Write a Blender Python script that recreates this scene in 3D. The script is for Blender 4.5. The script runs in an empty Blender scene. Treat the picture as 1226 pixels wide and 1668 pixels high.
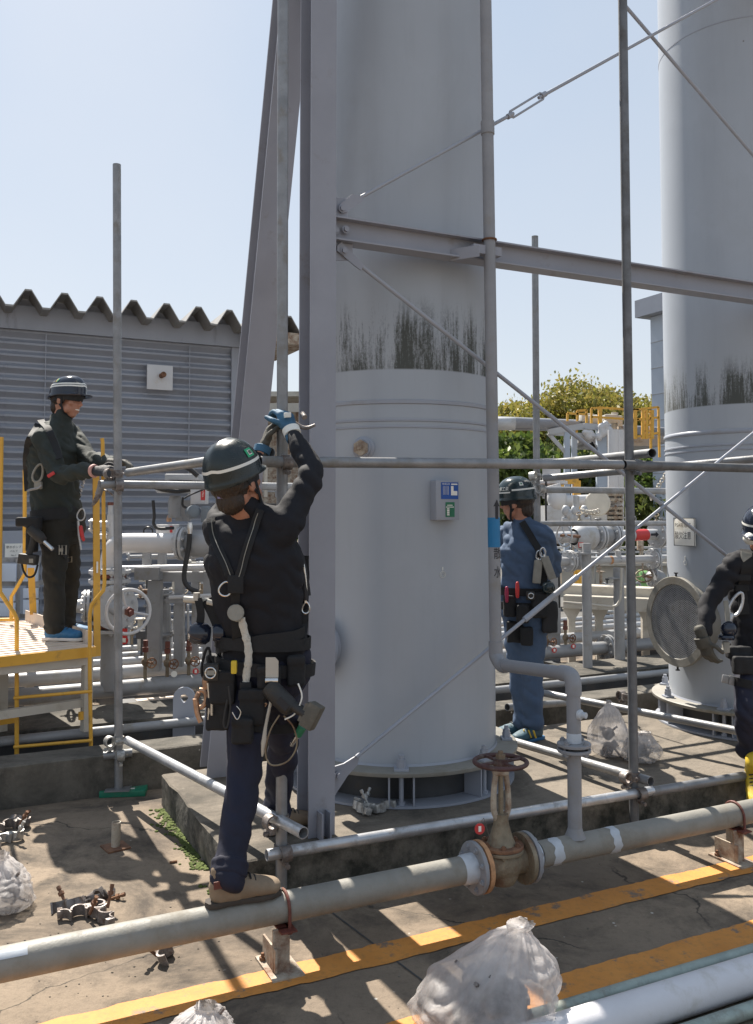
import bpy, bmesh, math, random
from mathutils import Vector, Matrix, noise
random.seed(11)
R = math.radians
sc = bpy.context.scene
# ---------------------------------------------------------------- camera
FPX, PW, PH = 1450.0, 1226.0, 1668.0
PITCH = R(3.0)
HORIZ = 834.0
PY0 = HORIZ - FPX * math.tan(PITCH)
EYE = 1.65
cd = bpy.data.cameras.new("camera"); cam = bpy.data.objects.new("camera", cd)
sc.collection.objects.link(cam); sc.camera = cam
cd.sensor_fit = 'VERTICAL'; cd.sensor_height = 36.0; cd.sensor_width = 36.0 * PW / PH
cd.lens = 36.0 * FPX / PH
cd.shift_y = -(PH / 2 - PY0) / PH
cd.clip_start = 0.05; cd.clip_end = 3000
cam.location = (0, 0, EYE); cam.rotation_euler = (R(90) + PITCH, 0, 0)
# ---------------------------------------------------------------- light
SUN_AZ, SUN_EL = R(-27), R(51)      # azimuth measured from +Y, negative towards -X
w = bpy.data.worlds.new("World"); sc.world = w; w.use_nodes = True
nt = w.node_tree
sky = nt.nodes.new("ShaderNodeTexSky"); sky.sky_type = 'NISHITA'; sky.sun_disc = False
sky.sun_elevation = SUN_EL; sky.sun_rotation = SUN_AZ
sky.altitude = 0; sky.air_density = 1.0; sky.dust_density = 1.0; sky.ozone_density = 1.0
# spring haze: the clear sky blended with a pale milky veil that whitens towards the horizon
tcw = nt.nodes.new("ShaderNodeTexCoord"); sepw = nt.nodes.new("ShaderNodeSeparateXYZ"); nt.links.new(tcw.outputs["Generated"], sepw.inputs[0])
rampw = nt.nodes.new("ShaderNodeValToRGB"); rampw.color_ramp.elements[0].position = 0.0; rampw.color_ramp.elements[0].color = (2.75, 2.78, 2.78, 1)
rampw.color_ramp.elements[1].position = 0.62; rampw.color_ramp.elements[1].color = (1.78, 2.22, 2.78, 1)
nt.links.new(sepw.outputs[2], rampw.inputs[0])
mixw = nt.nodes.new("ShaderNodeMix"); mixw.data_type = 'RGBA'; mixw.inputs["Factor"].default_value = 0.86
nt.links.new(sky.outputs[0], mixw.inputs["A"]); nzw = nt.nodes.new("ShaderNodeTexNoise"); nzw.inputs["Scale"].default_value = 2.2; nzw.inputs["Detail"].default_value = 5; nt.links.new(tcw.outputs["Generated"], nzw.inputs["Vector"])
veil = nt.nodes.new("ShaderNodeMix"); veil.data_type = 'RGBA'; veil.inputs["B"].default_value = (2.75, 2.8, 2.85, 1); nt.links.new(rampw.outputs[0], veil.inputs["A"])
mrw = nt.nodes.new("ShaderNodeMapRange"); mrw.inputs[1].default_value = 0.40; mrw.inputs[2].default_value = 0.75; mrw.inputs[4].default_value = 0.45; nt.links.new(nzw.outputs["Fac"], mrw.inputs[0]); nt.links.new(mrw.outputs[0], veil.inputs["Factor"])
nt.links.new(veil.outputs["Result"], mixw.inputs["B"]); nt.links.new(mixw.outputs["Result"], nt.nodes["Background"].inputs[0])
nt.nodes["Background"].inputs[1].default_value = 0.12
sl = bpy.data.lights.new("sun", 'SUN'); sl.energy = 5.0; sl.angle = R(0.5); sl.color = (1.0, 0.93, 0.83)
so = bpy.data.objects.new("sun", sl); sc.collection.objects.link(so)
SDIR = Vector((math.sin(SUN_AZ) * math.cos(SUN_EL), math.cos(SUN_AZ) * math.cos(SUN_EL), math.sin(SUN_EL)))
so.rotation_euler = SDIR.to_track_quat('Z', 'Y').to_euler(); so.location = (-8, 12, 20)
sc.view_settings.view_transform = 'Standard'; sc.view_settings.look = 'None'
sc.view_settings.exposure = 1.1; sc.view_settings.gamma = 1.0

# ---------------------------------------------------------------- frames and pixel helpers (used only to measure real positions)
CAMP = Vector((0, 0, EYE))
_RM = Matrix.Rotation(R(90) + PITCH, 3, 'X')
def V(*a): return Vector(a)
U = V(0.8997, 0.4366, 0).normalized(); N = V(-U.y, U.x, 0); Z = V(0, 0, 1)
X = V(1, 0, 0); Y = V(0, 1, 0)
def ray(px, py):
    d = _RM @ V((px - PW / 2) / FPX, (PY0 - py) / FPX, -1.0)
    return d / d.y
def P(px, py, D): return CAMP + ray(px, py) * D
def G(px, py, z=0.0):
    d = ray(px, py); return CAMP + d * ((z - EYE) / d.z)
def B(px, py, b):
    d = ray(px, py); return CAMP + d * (b / d.dot(N))
def UV(a, b, z=0.0): return U * a + N * b + Z * z

# ---------------------------------------------------------------- mesh builder
def frame(ax, hint=None):
    ax = ax.normalized()
    h = hint if hint is not None else (Z if abs(ax.z) < 0.9 else X)
    e1 = (h - ax * h.dot(ax))
    if e1.length < 1e-5: e1 = ax.orthogonal()
    e1.normalize()
    return e1, ax.cross(e1)
def catmull(pts, k=4):
    if len(pts) < 3: return list(pts)
    out = []
    for i in range(len(pts) - 1):
        p0 = pts[max(i - 1, 0)]; p1 = pts[i]; p2 = pts[i + 1]; p3 = pts[min(i + 2, len(pts) - 1)]
        for j in range(k):
            t = j / k
            out.append(0.5 * ((2 * p1) + (p2 - p0) * t + (2 * p0 - 5 * p1 + 4 * p2 - p3) * t * t + (3 * p1 - p0 - 3 * p2 + p3) * t ** 3))
    out.append(pts[-1]); return out
def lerps(vals, k):
    out = []
    for i in range(len(vals) - 1):
        for j in range(k): out.append(vals[i] + (vals[i + 1] - vals[i]) * j / k)
    out.append(vals[-1]); return out
class MB:
    def __init__(s): s.bm = bmesh.new()
    def quad(s, *ps):
        return s.bm.faces.new([s.bm.verts.new(p) for p in ps])
    def box(s, c, size, ax=(X, Y, Z), bev=0.0):
        c = Vector(c); e = [ax[i] * (size[i] / 2) for i in range(3)]
        vs = [s.bm.verts.new(c + e[0] * i + e[1] * j + e[2] * k) for i in (-1, 1) for j in (-1, 1) for k in (-1, 1)]
        fs = [s.bm.faces.new([vs[i] for i in f]) for f in ((0, 1, 3, 2), (4, 6, 7, 5), (0, 4, 5, 1), (2, 3, 7, 6), (0, 2, 6, 4), (1, 5, 7, 3))]
        if bev > 0:
            ed = {e for f in fs for e in f.edges}
            bmesh.ops.bevel(s.bm, geom=list(ed), offset=bev, segments=2, profile=0.6, affect='EDGES', clamp_overlap=True)
        return s
    def rings(s, rings, cap=True, closed=False):
        vr = [[s.bm.verts.new(p) for p in r] for r in rings]; n = len(vr[0])
        m = len(vr)
        for i in range(m if closed else m - 1):
            a, b = vr[i], vr[(i + 1) % m]
            for j in range(n):
                s.bm.faces.new((a[j], a[(j + 1) % n], b[(j + 1) % n], b[j]))
        if cap and not closed:
            s.bm.faces.new(list(reversed(vr[0]))); s.bm.faces.new(vr[-1])
        return s
    def tube(s, p0, p1, r, r2=None, n=14, cap=True):
        r2 = r if r2 is None else r2
        e1, e2 = frame(p1 - p0)
        cs = [(math.cos(2 * math.pi * j / n), math.sin(2 * math.pi * j / n)) for j in range(n)]
        return s.rings([[p + e1 * (c * q) + e2 * (d * q) for c, d in cs] for p, q in ((p0, r), (p1, r2))], cap)
    def hollow(s, p0, p1, r, t=0.003, n=16):
        e1, e2 = frame(p1 - p0)
        cs = [(math.cos(2 * math.pi * j / n), math.sin(2 * math.pi * j / n)) for j in range(n)]
        ring = lambda p, q: [p + e1 * (c * q) + e2 * (d * q) for c, d in cs]
        return s.rings([ring(p0, r), ring(p1, r), ring(p1, r - t), ring(p0, r - t)], closed=True)
    def path(s, pts, r, n=8, smooth=0, cap=True, closed=False, flat=None, side=None):
        rr = r if isinstance(r, (list, tuple)) else [r] * len(pts)
        if smooth: pts, rr = catmull(pts, smooth), lerps(list(rr), smooth)
        out = []; e1 = None; m = len(pts)
        for i, p in enumerate(pts):
            if closed: t = pts[(i + 1) % m] - pts[i - 1]
            else: t = pts[min(i + 1, m - 1)] - pts[max(i - 1, 0)]
            if t.length < 1e-7: t = Z
            t = t.normalized()
            h = side if side is not None else e1
            a, b = frame(t, h)
            e1 = a
            f = 1.0 if flat is None else flat
            out.append([p + a * (math.cos(2 * math.pi * j / n) * rr[i]) + b * (math.sin(2 * math.pi * j / n) * rr[i] * f) for j in range(n)])
        return s.rings(out, cap, closed)
    def ribbon(s, pts, wdir, w, t, smooth=4):
        """flat strap: wdir = function(index 0..1, tangent) -> width direction or a vector"""
        if smooth: pts = catmull(pts, smooth)
        out = []; m = len(pts)
        for i, p in enumerate(pts):
            tg = (pts[min(i + 1, m - 1)] - pts[max(i - 1, 0)]).normalized()
            wd = wdir[min(int(i / max(1, smooth)), len(wdir) - 1)] if isinstance(wdir, list) else wdir
            a = (wd - tg * wd.dot(tg)).normalized(); b = tg.cross(a)
            out.append([p + a * (w / 2 * i1) + b * (t / 2 * j1) for i1, j1 in ((-1, -1), (1, -1), (1, 1), (-1, 1))])
        return s.rings(out, True)
    def lathe(s, prof, o, ax, n=28, cap=False, e=None):
        e1, e2 = frame(ax, e); a = ax.normalized()
        return s.rings([[o + a * h + e1 * (math.cos(2 * math.pi * j / n) * q) + e2 * (math.sin(2 * math.pi * j / n) * q) for j in range(n)] for q, h in prof], cap)
    def torus(s, c, ax, rad, r, n=28, m=8, sq=1.0):
        e1, e2 = frame(ax); a = ax.normalized()
        rs = []
        for i in range(n):
            t = 2 * math.pi * i / n; d = e1 * math.cos(t) + e2 * math.sin(t)
            rs.append([c + d * (rad + r * math.cos(2 * math.pi * j / m)) + a * (r * sq * math.sin(2 * math.pi * j / m)) for j in range(m)])
        return s.rings(rs, closed=True)
    def prism(s, poly, o, ex, ey, ez):
        """poly of 2-D points in the plane (ex, ey) at o, thickness vector ez"""
        a = [s.bm.verts.new(o + ex * x + ey * y) for x, y in poly]; b = [s.bm.verts.new(v.co + ez) for v in a]
        n = len(a); s.bm.faces.new(list(reversed(a))); s.bm.faces.new(b)
        for i in range(n): s.bm.faces.new((a[i], a[(i + 1) % n], b[(i + 1) % n], b[i]))
        return s
    def ell(s, c, rad, ax=(X, Y, Z), n=14, m=9):
        rs = []
        for i in range(1, m):
            t = math.pi * i / m
            rs.append([c + ax[2] * (-rad[2] * math.cos(t)) + ax[0] * (rad[0] * math.sin(t) * math.cos(2 * math.pi * j / n)) + ax[1] * (rad[1] * math.sin(t) * math.sin(2 * math.pi * j / n)) for j in range(n)])
        vr = [[s.bm.verts.new(p) for p in r] for r in rs]
        for i in range(len(vr) - 1):
            for j in range(n): s.bm.faces.new((vr[i][j], vr[i][(j + 1) % n], vr[i + 1][(j + 1) % n], vr[i + 1][j]))
        a = s.bm.verts.new(c - ax[2] * rad[2]); b = s.bm.verts.new(c + ax[2] * rad[2])
        for j in range(n):
            s.bm.faces.new((a, vr[0][(j + 1) % n], vr[0][j])); s.bm.faces.new((b, vr[-1][j], vr[-1][(j + 1) % n]))
        return s
    def hexn(s, c, ax, r, h):
        return s.tube(c, c + ax.normalized() * h, r, n=6)
    def limb(s, pts, rad, k=5, flat=None, side=None, n=14):
        """tapered tube with rounded ends; rad entries may be (a, b) ellipses, a along `side`"""
        rad = [q if isinstance(q, tuple) else (q, q) for q in rad]
        ps = catmull(pts, k); ra = lerps([q[0] for q in rad], k) if len(pts) > 2 else [q[0] for q in rad]; rb = lerps([q[1] for q in rad], k) if len(pts) > 2 else [q[1] for q in rad]
        out = []; e1 = side; m = len(ps)
        def ring(p, t, a, b):
            nonlocal e1
            f1, f2 = frame(t, side if side is not None else e1)
            if side is None: e1 = f1
            return [p + f1 * (a * math.cos(2 * math.pi * j / n)) + f2 * (b * math.sin(2 * math.pi * j / n)) for j in range(n)]
        for i, p in enumerate(ps):
            t = (ps[min(i + 1, m - 1)] - ps[max(i - 1, 0)]).normalized()
            if i == 0:
                q = min(ra[0], rb[0])
                for f in (0.95, 0.7): out.append(ring(p - t * q * f * 0.75, t, ra[0] * math.sqrt(1 - f * f), rb[0] * math.sqrt(1 - f * f)))
            out.append(ring(p, t, ra[i], rb[i]))
            if i == m - 1:
                q = min(ra[-1], rb[-1])
                for f in (0.7, 0.95): out.append(ring(p + t * q * f * 0.75, t, ra[-1] * math.sqrt(1 - f * f), rb[-1] * math.sqrt(1 - f * f)))
        return s.rings(out, True)
def fold(amp, sx=9.0, sz=26.0, seed=0.0, amp2=None):
    """cloth folds: anisotropic noise along the normal"""
    def f(co, no):
        p = V(co.x * sx + seed, co.y * sx, co.z * sz * 0.6 + co.x * sx)
        q = abs(noise.noise(p)) * 2 - 0.5
        r = noise.noise(V(co.x * 40, co.y * 40, co.z * 55 + seed))
        return amp * q + (amp2 or amp * 0.12) * r
    return f
def soften(mb, voxel=0.008, it=4, disp=None, fac=0.5):
    """union overlapping shapes into one continuous skin"""
    bmesh.ops.recalc_face_normals(mb.bm, faces=mb.bm.faces)
    me = bpy.data.meshes.new("soft"); mb.bm.to_mesh(me); mb.bm.free()
    o = bpy.data.objects.new("soft", me); sc.collection.objects.link(o)
    m = o.modifiers.new("r", 'REMESH'); m.mode = 'VOXEL'; m.voxel_size = voxel; m.adaptivity = 0
    if it:
        q = o.modifiers.new("s", 'SMOOTH'); q.iterations = it; q.factor = fac
    dg = bpy.context.evaluated_depsgraph_get(); dg.update()
    out = bpy.data.meshes.new_from_object(o.evaluated_get(dg))
    bpy.data.objects.remove(o); bpy.data.meshes.remove(me)
    if disp:
        ns = [v.normal.copy() for v in out.vertices]
        for v, nn in zip(out.vertices, ns): v.co += nn * disp(v.co, nn)
    r = MB(); r.bm.from_mesh(out); bpy.data.meshes.remove(out)
    r.soft = True
    return r
# ---------------------------------------------------------------- objects
def root(name, label, cat, loc=(0, 0, 0), group=None):
    o = bpy.data.objects.new(name, None); sc.collection.objects.link(o)
    o.location = loc; o.empty_display_size = 0.1
    o["label"] = label; o["category"] = cat
    if group: o["group"] = group
    return o
def wl(o):
    l = Vector(o.location)
    if o.parent:
        l = Vector(o.parent.location) if o.parent.type == 'EMPTY' else wl(o.parent)
    return l
def obj(name, mb, mat, parent=None, ang=38, label=None, fix=True):
    if fix and not getattr(mb, 'soft', False): bmesh.ops.recalc_face_normals(mb.bm, faces=mb.bm.faces)
    me = bpy.data.meshes.new(name); mb.bm.to_mesh(me); mb.bm.free()
    for m in (mat if isinstance(mat, (list, tuple)) else [mat]): me.materials.append(m)
    me.polygons.foreach_set("use_smooth", [True] * len(me.polygons))
    if not getattr(mb, 'soft', False): me.set_sharp_from_angle(angle=R(ang))
    o = bpy.data.objects.new(name, me); sc.collection.objects.link(o)
    if parent is not None:
        o.parent = parent
        top = parent
        while top.parent: top = top.parent
        if parent.parent is None: o.matrix_parent_inverse = Matrix.Translation(-Vector(parent.location))
    if label: o["label"] = label
    return o
def tag(o, label, cat, group=None, kind=None):
    o["label"] = label; o["category"] = cat
    if group: o["group"] = group
    if kind: o["kind"] = kind
    return o
def struct(o, kind='structure'):
    o["kind"] = kind; return o
def dup(src, loc, rot=None, label=None, name=None):
    r = src.copy(); sc.collection.objects.link(r)
    r.location = loc
    if rot is not None: r.rotation_euler = rot
    if label: r["label"] = label
    def kids(a, b):
        for ch in a.children:
            c = ch.copy(); sc.collection.objects.link(c); c.parent = b; c.matrix_parent_inverse = ch.matrix_parent_inverse.copy()
            kids(ch, c)
    kids(src, r); return r
def text(name, s, size, o, ex, ey, mat, parent=None, bend=None, th=0.0006, align='CENTER', sx=1.0):
    cu = bpy.data.curves.new(name, 'FONT'); cu.body = s; cu.size = size; cu.align_x = align; cu.align_y = 'CENTER'; cu.resolution_u = 3
    t = bpy.data.objects.new(name, cu); sc.collection.objects.link(t)
    dg = bpy.context.evaluated_depsgraph_get(); dg.update()
    me = bpy.data.meshes.new_from_object(t.evaluated_get(dg)); bpy.data.objects.remove(t)
    m = MB(); m.bm.from_mesh(me); bpy.data.meshes.remove(me)
    if bend:
        ax, rad, e1, e2 = bend
        bmesh.ops.subdivide_edges(m.bm, edges=m.bm.edges[:], cuts=2)
        for v in m.bm.verts:
            a = v.co.x * sx / rad
            v.co = ax + (e1 * math.cos(a) + e2 * math.sin(a)) * rad + ey * v.co.y
    else:
        for v in m.bm.verts: v.co = o + ex * (v.co.x * sx) + ey * v.co.y
    return obj(name, m, mat, parent, fix=False)
# ---------------------------------------------------------------- materials
def mat(name, col, rough=0.5, metal=0.0, var=0.12, scale=6.0, bump=0.0, bscale=60.0, dirt=None, dscale=3.0, damt=0.5, stretch=None, spec=0.5, sheen=0, trans=0, col2=None):
    m = bpy.data.materials.new(name); m.use_nodes = True; t = m.node_tree; b = t.nodes["Principled BSDF"]
    b.inputs["Roughness"].default_value = rough; b.inputs["Metallic"].default_value = metal; b.inputs["Specular IOR Level"].default_value = spec
    tc = t.nodes.new("ShaderNodeTexCoord"); src = tc.outputs["Object"]
    if stretch:
        mp = t.nodes.new("ShaderNodeMapping"); mp.inputs["Scale"].default_value = stretch; t.links.new(src, mp.inputs[0]); src = mp.outputs[0]
    def nz(sc_, det=6, ro=0.6):
        n = t.nodes.new("ShaderNodeTexNoise"); n.inputs["Scale"].default_value = sc_; n.inputs["Detail"].default_value = det; n.inputs["Roughness"].default_value = ro
        t.links.new(src, n.inputs["Vector"]); return n
    n1 = nz(scale)
    mx = t.nodes.new("ShaderNodeMix"); mx.data_type = 'RGBA'
    c2 = col2 or tuple(min(1, c * (1 + var)) for c in col)
    mx.inputs["A"].default_value = (*[c * (1 - var) for c in col], 1); mx.inputs["B"].default_value = (*c2, 1)
    rm = t.nodes.new("ShaderNodeMapRange"); rm.inputs[1].default_value = 0.3; rm.inputs[2].default_value = 0.7
    t.links.new(n1.outputs["Fac"], rm.inputs[0]); t.links.new(rm.outputs[0], mx.inputs["Factor"])
    last = mx.outputs["Result"]
    if dirt:
        n2 = nz(dscale, 9, 0.7); r2 = t.nodes.new("ShaderNodeMapRange"); r2.inputs[1].default_value = 0.62 - damt * 0.25; r2.inputs[2].default_value = 0.72 - damt * 0.1
        t.links.new(n2.outputs["Fac"], r2.inputs[0])
        m2 = t.nodes.new("ShaderNodeMix"); m2.data_type = 'RGBA'; m2.inputs["B"].default_value = (*dirt, 1)
        t.links.new(last, m2.inputs["A"]); t.links.new(r2.outputs[0], m2.inputs["Factor"]); last = m2.outputs["Result"]
        r3 = t.nodes.new("ShaderNodeMapRange"); r3.inputs[3].default_value = rough; r3.inputs[4].default_value = min(1, rough + 0.35)
        t.links.new(r2.outputs[0], r3.inputs[0]); t.links.new(r3.outputs[0], b.inputs["Roughness"])
        if metal:
            r4 = t.nodes.new("ShaderNodeMapRange"); r4.inputs[3].default_value = metal; r4.inputs[4].default_value = 0.0
            t.links.new(r2.outputs[0], r4.inputs[0]); t.links.new(r4.outputs[0], b.inputs["Metallic"])
    t.links.new(last, b.inputs["Base Color"])
    if bump:
        n3 = nz(bscale, 5, 0.65); bp = t.nodes.new("ShaderNodeBump"); bp.inputs["Strength"].default_value = bump; bp.inputs["Distance"].default_value = 0.01
        t.links.new(n3.outputs["Fac"], bp.inputs["Height"]); t.links.new(bp.outputs[0], b.inputs["Normal"])
    if sheen: b.inputs["Sheen Weight"].default_value = sheen
    if trans: b.inputs["Transmission Weight"].default_value = trans
    return m
M = {}
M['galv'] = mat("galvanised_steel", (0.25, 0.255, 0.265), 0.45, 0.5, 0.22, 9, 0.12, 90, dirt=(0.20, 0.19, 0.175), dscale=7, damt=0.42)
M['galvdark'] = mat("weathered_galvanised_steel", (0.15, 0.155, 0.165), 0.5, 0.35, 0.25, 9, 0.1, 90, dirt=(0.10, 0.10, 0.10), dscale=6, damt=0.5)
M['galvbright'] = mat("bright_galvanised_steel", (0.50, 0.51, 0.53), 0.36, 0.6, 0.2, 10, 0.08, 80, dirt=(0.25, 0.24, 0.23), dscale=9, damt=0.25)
M['galvgreen'] = mat("aged_greenish_galvanised_steel", (0.30, 0.35, 0.32), 0.48, 0.4, 0.25, 10, 0.12, 80, dirt=(0.2, 0.19, 0.16), dscale=8, damt=0.45)
M['coupler'] = mat("coupler_steel", (0.23, 0.21, 0.20), 0.5, 0.6, 0.35, 30, 0.3, 120, dirt=(0.10, 0.06, 0.04), dscale=22, damt=0.6)
M['couplerpale'] = mat("plated_coupler_steel", (0.45, 0.45, 0.44), 0.42, 0.7, 0.3, 30, 0.2, 120, dirt=(0.16, 0.14, 0.12), dscale=18, damt=0.5)  # paler, shinier steel than the other couplers
M['greypaint'] = mat("grey_steel_paint", (0.315, 0.335, 0.385), 0.42, 0, 0.05, 3, 0.05, 40, dirt=(0.30, 0.30, 0.31), dscale=2.2, damt=0.15)
M['legpaint'] = mat("grey_column_paint", (0.28, 0.29, 0.335), 0.45, 0, 0.08, 3, 0.05, 40, dirt=(0.24, 0.23, 0.23), dscale=5, damt=0.1)
M['pipegrey'] = mat("dusty_grey_pipe_paint", (0.225, 0.215, 0.19), 0.55, 0, 0.14, 7, 0.18, 60, dirt=(0.20, 0.18, 0.145), dscale=4, damt=0.5)
M['pipeprimer'] = mat("fresh_grey_primer", (0.47, 0.50, 0.54), 0.5, 0, 0.12, 18, 0.1, 60)
M['pipegrey2'] = mat("grey_riser_paint", (0.25, 0.255, 0.275), 0.5, 0, 0.1, 7, 0.1, 60, dirt=(0.25, 0.24, 0.23), dscale=5, damt=0.3)
M['silver'] = mat("silver_pipe_paint", (0.42, 0.43, 0.445), 0.42, 0.1, 0.1, 5, 0.08, 50, dirt=(0.34, 0.32, 0.28), dscale=6, damt=0.3)
M['silverdk'] = mat("silver_equipment_paint", (0.27, 0.275, 0.285), 0.45, 0.1, 0.12, 5, 0.08, 50, dirt=(0.22, 0.2, 0.17), dscale=6, damt=0.35)
M['white'] = mat("white_enamel", (0.54, 0.54, 0.55), 0.4, 0, 0.05, 4, dirt=(0.5, 0.47, 0.42), dscale=6, damt=0.15)
M['whitepipe'] = mat("white_pipe_wrap", (0.60, 0.59, 0.61), 0.45, 0, 0.06, 5, 0.1, 40, dirt=(0.5, 0.48, 0.46), dscale=5, damt=0.25)
M['cream'] = mat("cream_steel_paint", (0.46, 0.43, 0.375), 0.5, 0, 0.08, 4, 0.05, 40, dirt=(0.36, 0.32, 0.26), dscale=6, damt=0.3)
M['beige'] = mat("beige_deck_paint", (0.62, 0.52, 0.43), 0.55, 0, 0.08, 4, dirt=(0.45, 0.36, 0.28), dscale=6, damt=0.25)
M['yellow'] = mat("yellow_steel_paint", (0.66, 0.36, 0.045), 0.42, 0, 0.1, 5, 0.05, 40, dirt=(0.34, 0.2, 0.06), dscale=9, damt=0.25)
M['rust'] = mat("rusty_iron", (0.17, 0.085, 0.05), 0.8, 0.1, 0.4, 24, 0.4, 90, dirt=(0.28, 0.15, 0.08), dscale=14, damt=0.5)
M['rustpaint'] = mat("peeling_cream_paint_over_rust", (0.40, 0.35, 0.28), 0.65, 0, 0.2, 12, 0.3, 60, dirt=(0.16, 0.075, 0.04), dscale=10, damt=0.8)
M['redox'] = mat("red_brown_primer", (0.13, 0.035, 0.025), 0.55, 0, 0.3, 20, 0.2, 80, dirt=(0.2, 0.1, 0.06), dscale=14, damt=0.4)
M['wheelred'] = mat("dark_red_handwheel_iron", (0.075, 0.034, 0.032), 0.55, 0.1, 0.3, 20, 0.3, 80, dirt=(0.16, 0.13, 0.11), dscale=14, damt=0.4)
M['bronze'] = mat("weathered_valve_bronze", (0.24, 0.20, 0.14), 0.6, 0.3, 0.3, 14, 0.35, 70, dirt=(0.15, 0.09, 0.055), dscale=9, damt=0.6)
M['gasket'] = mat("orange_gasket_rust", (0.45, 0.24, 0.12), 0.8, 0, 0.3, 30, 0.3, 90)
M['black'] = mat("black_plastic", (0.010, 0.010, 0.0115), 0.4, 0, 0.2, 8)
M['rubber'] = mat("black_rubber", (0.02, 0.02, 0.021), 0.65, 0, 0.2, 20, 0.1, 90)
M['darkgap'] = mat("dark_steel_and_shade", (0.05, 0.052, 0.056), 0.6, 0.0, 0.2, 6, 0.15, 50, dirt=(0.09, 0.08, 0.07), dscale=5, damt=0.4)  # dark steel tone, also painted on where gaps and recesses lie in shade
M['chrome'] = mat("polished_steel", (0.62, 0.62, 0.62), 0.2, 1.0, 0.08, 20)
M['copper'] = mat("coppery_clamp_steel", (0.42, 0.26, 0.17), 0.4, 0.7, 0.25, 24, 0.15, 90, dirt=(0.2, 0.12, 0.08), dscale=20, damt=0.4)
M['red'] = mat("red_enamel", (0.52, 0.035, 0.035), 0.45, 0, 0.1, 8)
M['blue'] = mat("blue_enamel", (0.012, 0.085, 0.36), 0.45, 0, 0.08, 8)
M['cyan'] = mat("cyan_marking_tape", (0.008, 0.17, 0.38), 0.45, 0, 0.06, 8)
M['green'] = mat("green_enamel", (0.02, 0.17, 0.09), 0.5, 0, 0.1, 8)
M['greenboard'] = mat("green_plastic_board", (0.012, 0.17, 0.10), 0.45, 0, 0.15, 10, dirt=(0.09, 0.13, 0.10), dscale=10, damt=0.3)
M['greenbright'] = mat("bright_green_sticker", (0.02, 0.36, 0.16), 0.4, 0, 0.05, 8)
M['lime'] = mat("pale_green_machine_paint", (0.20, 0.40, 0.14), 0.4, 0, 0.08, 3)
M['ink'] = mat("black_lettering", (0.015, 0.016, 0.025), 0.5, 0, 0.1, 8)
M['paper'] = mat("white_sign_board", (0.84, 0.82, 0.76), 0.5, 0, 0.05, 5, dirt=(0.6, 0.55, 0.46), dscale=5, damt=0.3)
M['helmet'] = mat("dark_green_helmet_shell", (0.012, 0.024, 0.028), 0.16, 0, 0.1, 6, spec=0.6)
M['helmetnavy'] = mat("navy_helmet_shell", (0.012, 0.017, 0.032), 0.14, 0, 0.1, 6, spec=0.6)
M['helmetold'] = mat("scuffed_dark_green_helmet_shell", (0.012, 0.020, 0.022), 0.26, 0, 0.25, 14, 0.08, 60, dirt=(0.035, 0.04, 0.04), dscale=9, damt=0.35)
M['stripe'] = mat("white_reflective_stripe", (0.72, 0.72, 0.68), 0.35, 0, 0.05, 8)
M['skin'] = mat("skin", (0.40, 0.19, 0.125), 0.5, 0, 0.1, 14, 0.04, 200)
M['hair'] = mat("dark_brown_hair", (0.03, 0.018, 0.012), 0.45, 0, 0.3, 60, 0.5, 150)
M['navy'] = mat("black_navy_knit", (0.0048, 0.0052, 0.0095), 0.85, 0, 0.2, 12, 0.15, 320)
M['denim'] = mat("dark_navy_twill", (0.0075, 0.0090, 0.025), 0.8, 0, 0.18, 10, 0.15, 300)
M['olive'] = mat("dark_olive_jacket_cloth", (0.022, 0.028, 0.024), 0.82, 0, 0.15, 9, 0.15, 300)
M['olivetr'] = mat("black_olive_trouser_cloth", (0.015, 0.015, 0.0125), 0.85, 0, 0.15, 9, 0.15, 300)
M['workblue'] = mat("blue_work_cloth", (0.060, 0.098, 0.17), 0.85, 0, 0.12, 8, 0.15, 300)
M['charcoal'] = mat("charcoal_cloth", (0.022, 0.021, 0.023), 0.8, 0, 0.12, 8, 0.15, 300)
M['web'] = mat("black_webbing", (0.008, 0.0085, 0.0105), 0.75, 0, 0.2, 40, 0.3, 260)
M['webgrey'] = mat("grey_shock_absorber_cover", (0.26, 0.25, 0.22), 0.7, 0, 0.15, 20, 0.2, 120)
M['webwhite'] = mat("dirty_white_lanyard", (0.52, 0.50, 0.45), 0.7, 0, 0.15, 30, 0.4, 160, dirt=(0.2, 0.19, 0.17), dscale=30, damt=0.3)
M['gloveblue'] = mat("blue_work_glove", (0.035, 0.11, 0.19), 0.7, 0, 0.2, 20, 0.2, 200)
M['glovegrey'] = mat("grey_olive_work_glove", (0.075, 0.07, 0.058), 0.75, 0, 0.2, 20, 0.25, 200)
M['gloveblack'] = mat("black_work_glove", (0.022, 0.022, 0.026), 0.7, 0, 0.2, 20, 0.2, 200)
M['boot'] = mat("tan_suede", (0.225, 0.165, 0.11), 0.75, 0, 0.15, 14, 0.2, 200, dirt=(0.20, 0.15, 0.10), dscale=12, damt=0.3)
M['sole'] = mat("dark_boot_sole", (0.05, 0.04, 0.032), 0.8, 0, 0.2, 14)
M['shoeblue'] = mat("blue_sports_shoe_fabric", (0.018, 0.12, 0.26), 0.6, 0, 0.12, 20, 0.15, 200)
M['shoeteal'] = mat("dark_teal_sports_shoe_fabric", (0.03, 0.08, 0.11), 0.6, 0, 0.12, 20, 0.15, 200)
M['shoewhite'] = mat("white_shoe_sole", (0.66, 0.62, 0.58), 0.6, 0, 0.08, 10)
M['shoeyellow'] = mat("yellow_shoe_fabric", (0.60, 0.42, 0.03), 0.55, 0, 0.12, 20, 0.15, 200)
M['tool'] = mat("dusty_black_tool_body", (0.022, 0.021, 0.020), 0.6, 0, 0.25, 20, 0.1, 120, dirt=(0.06, 0.053, 0.043), dscale=12, damt=0.45)
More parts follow.
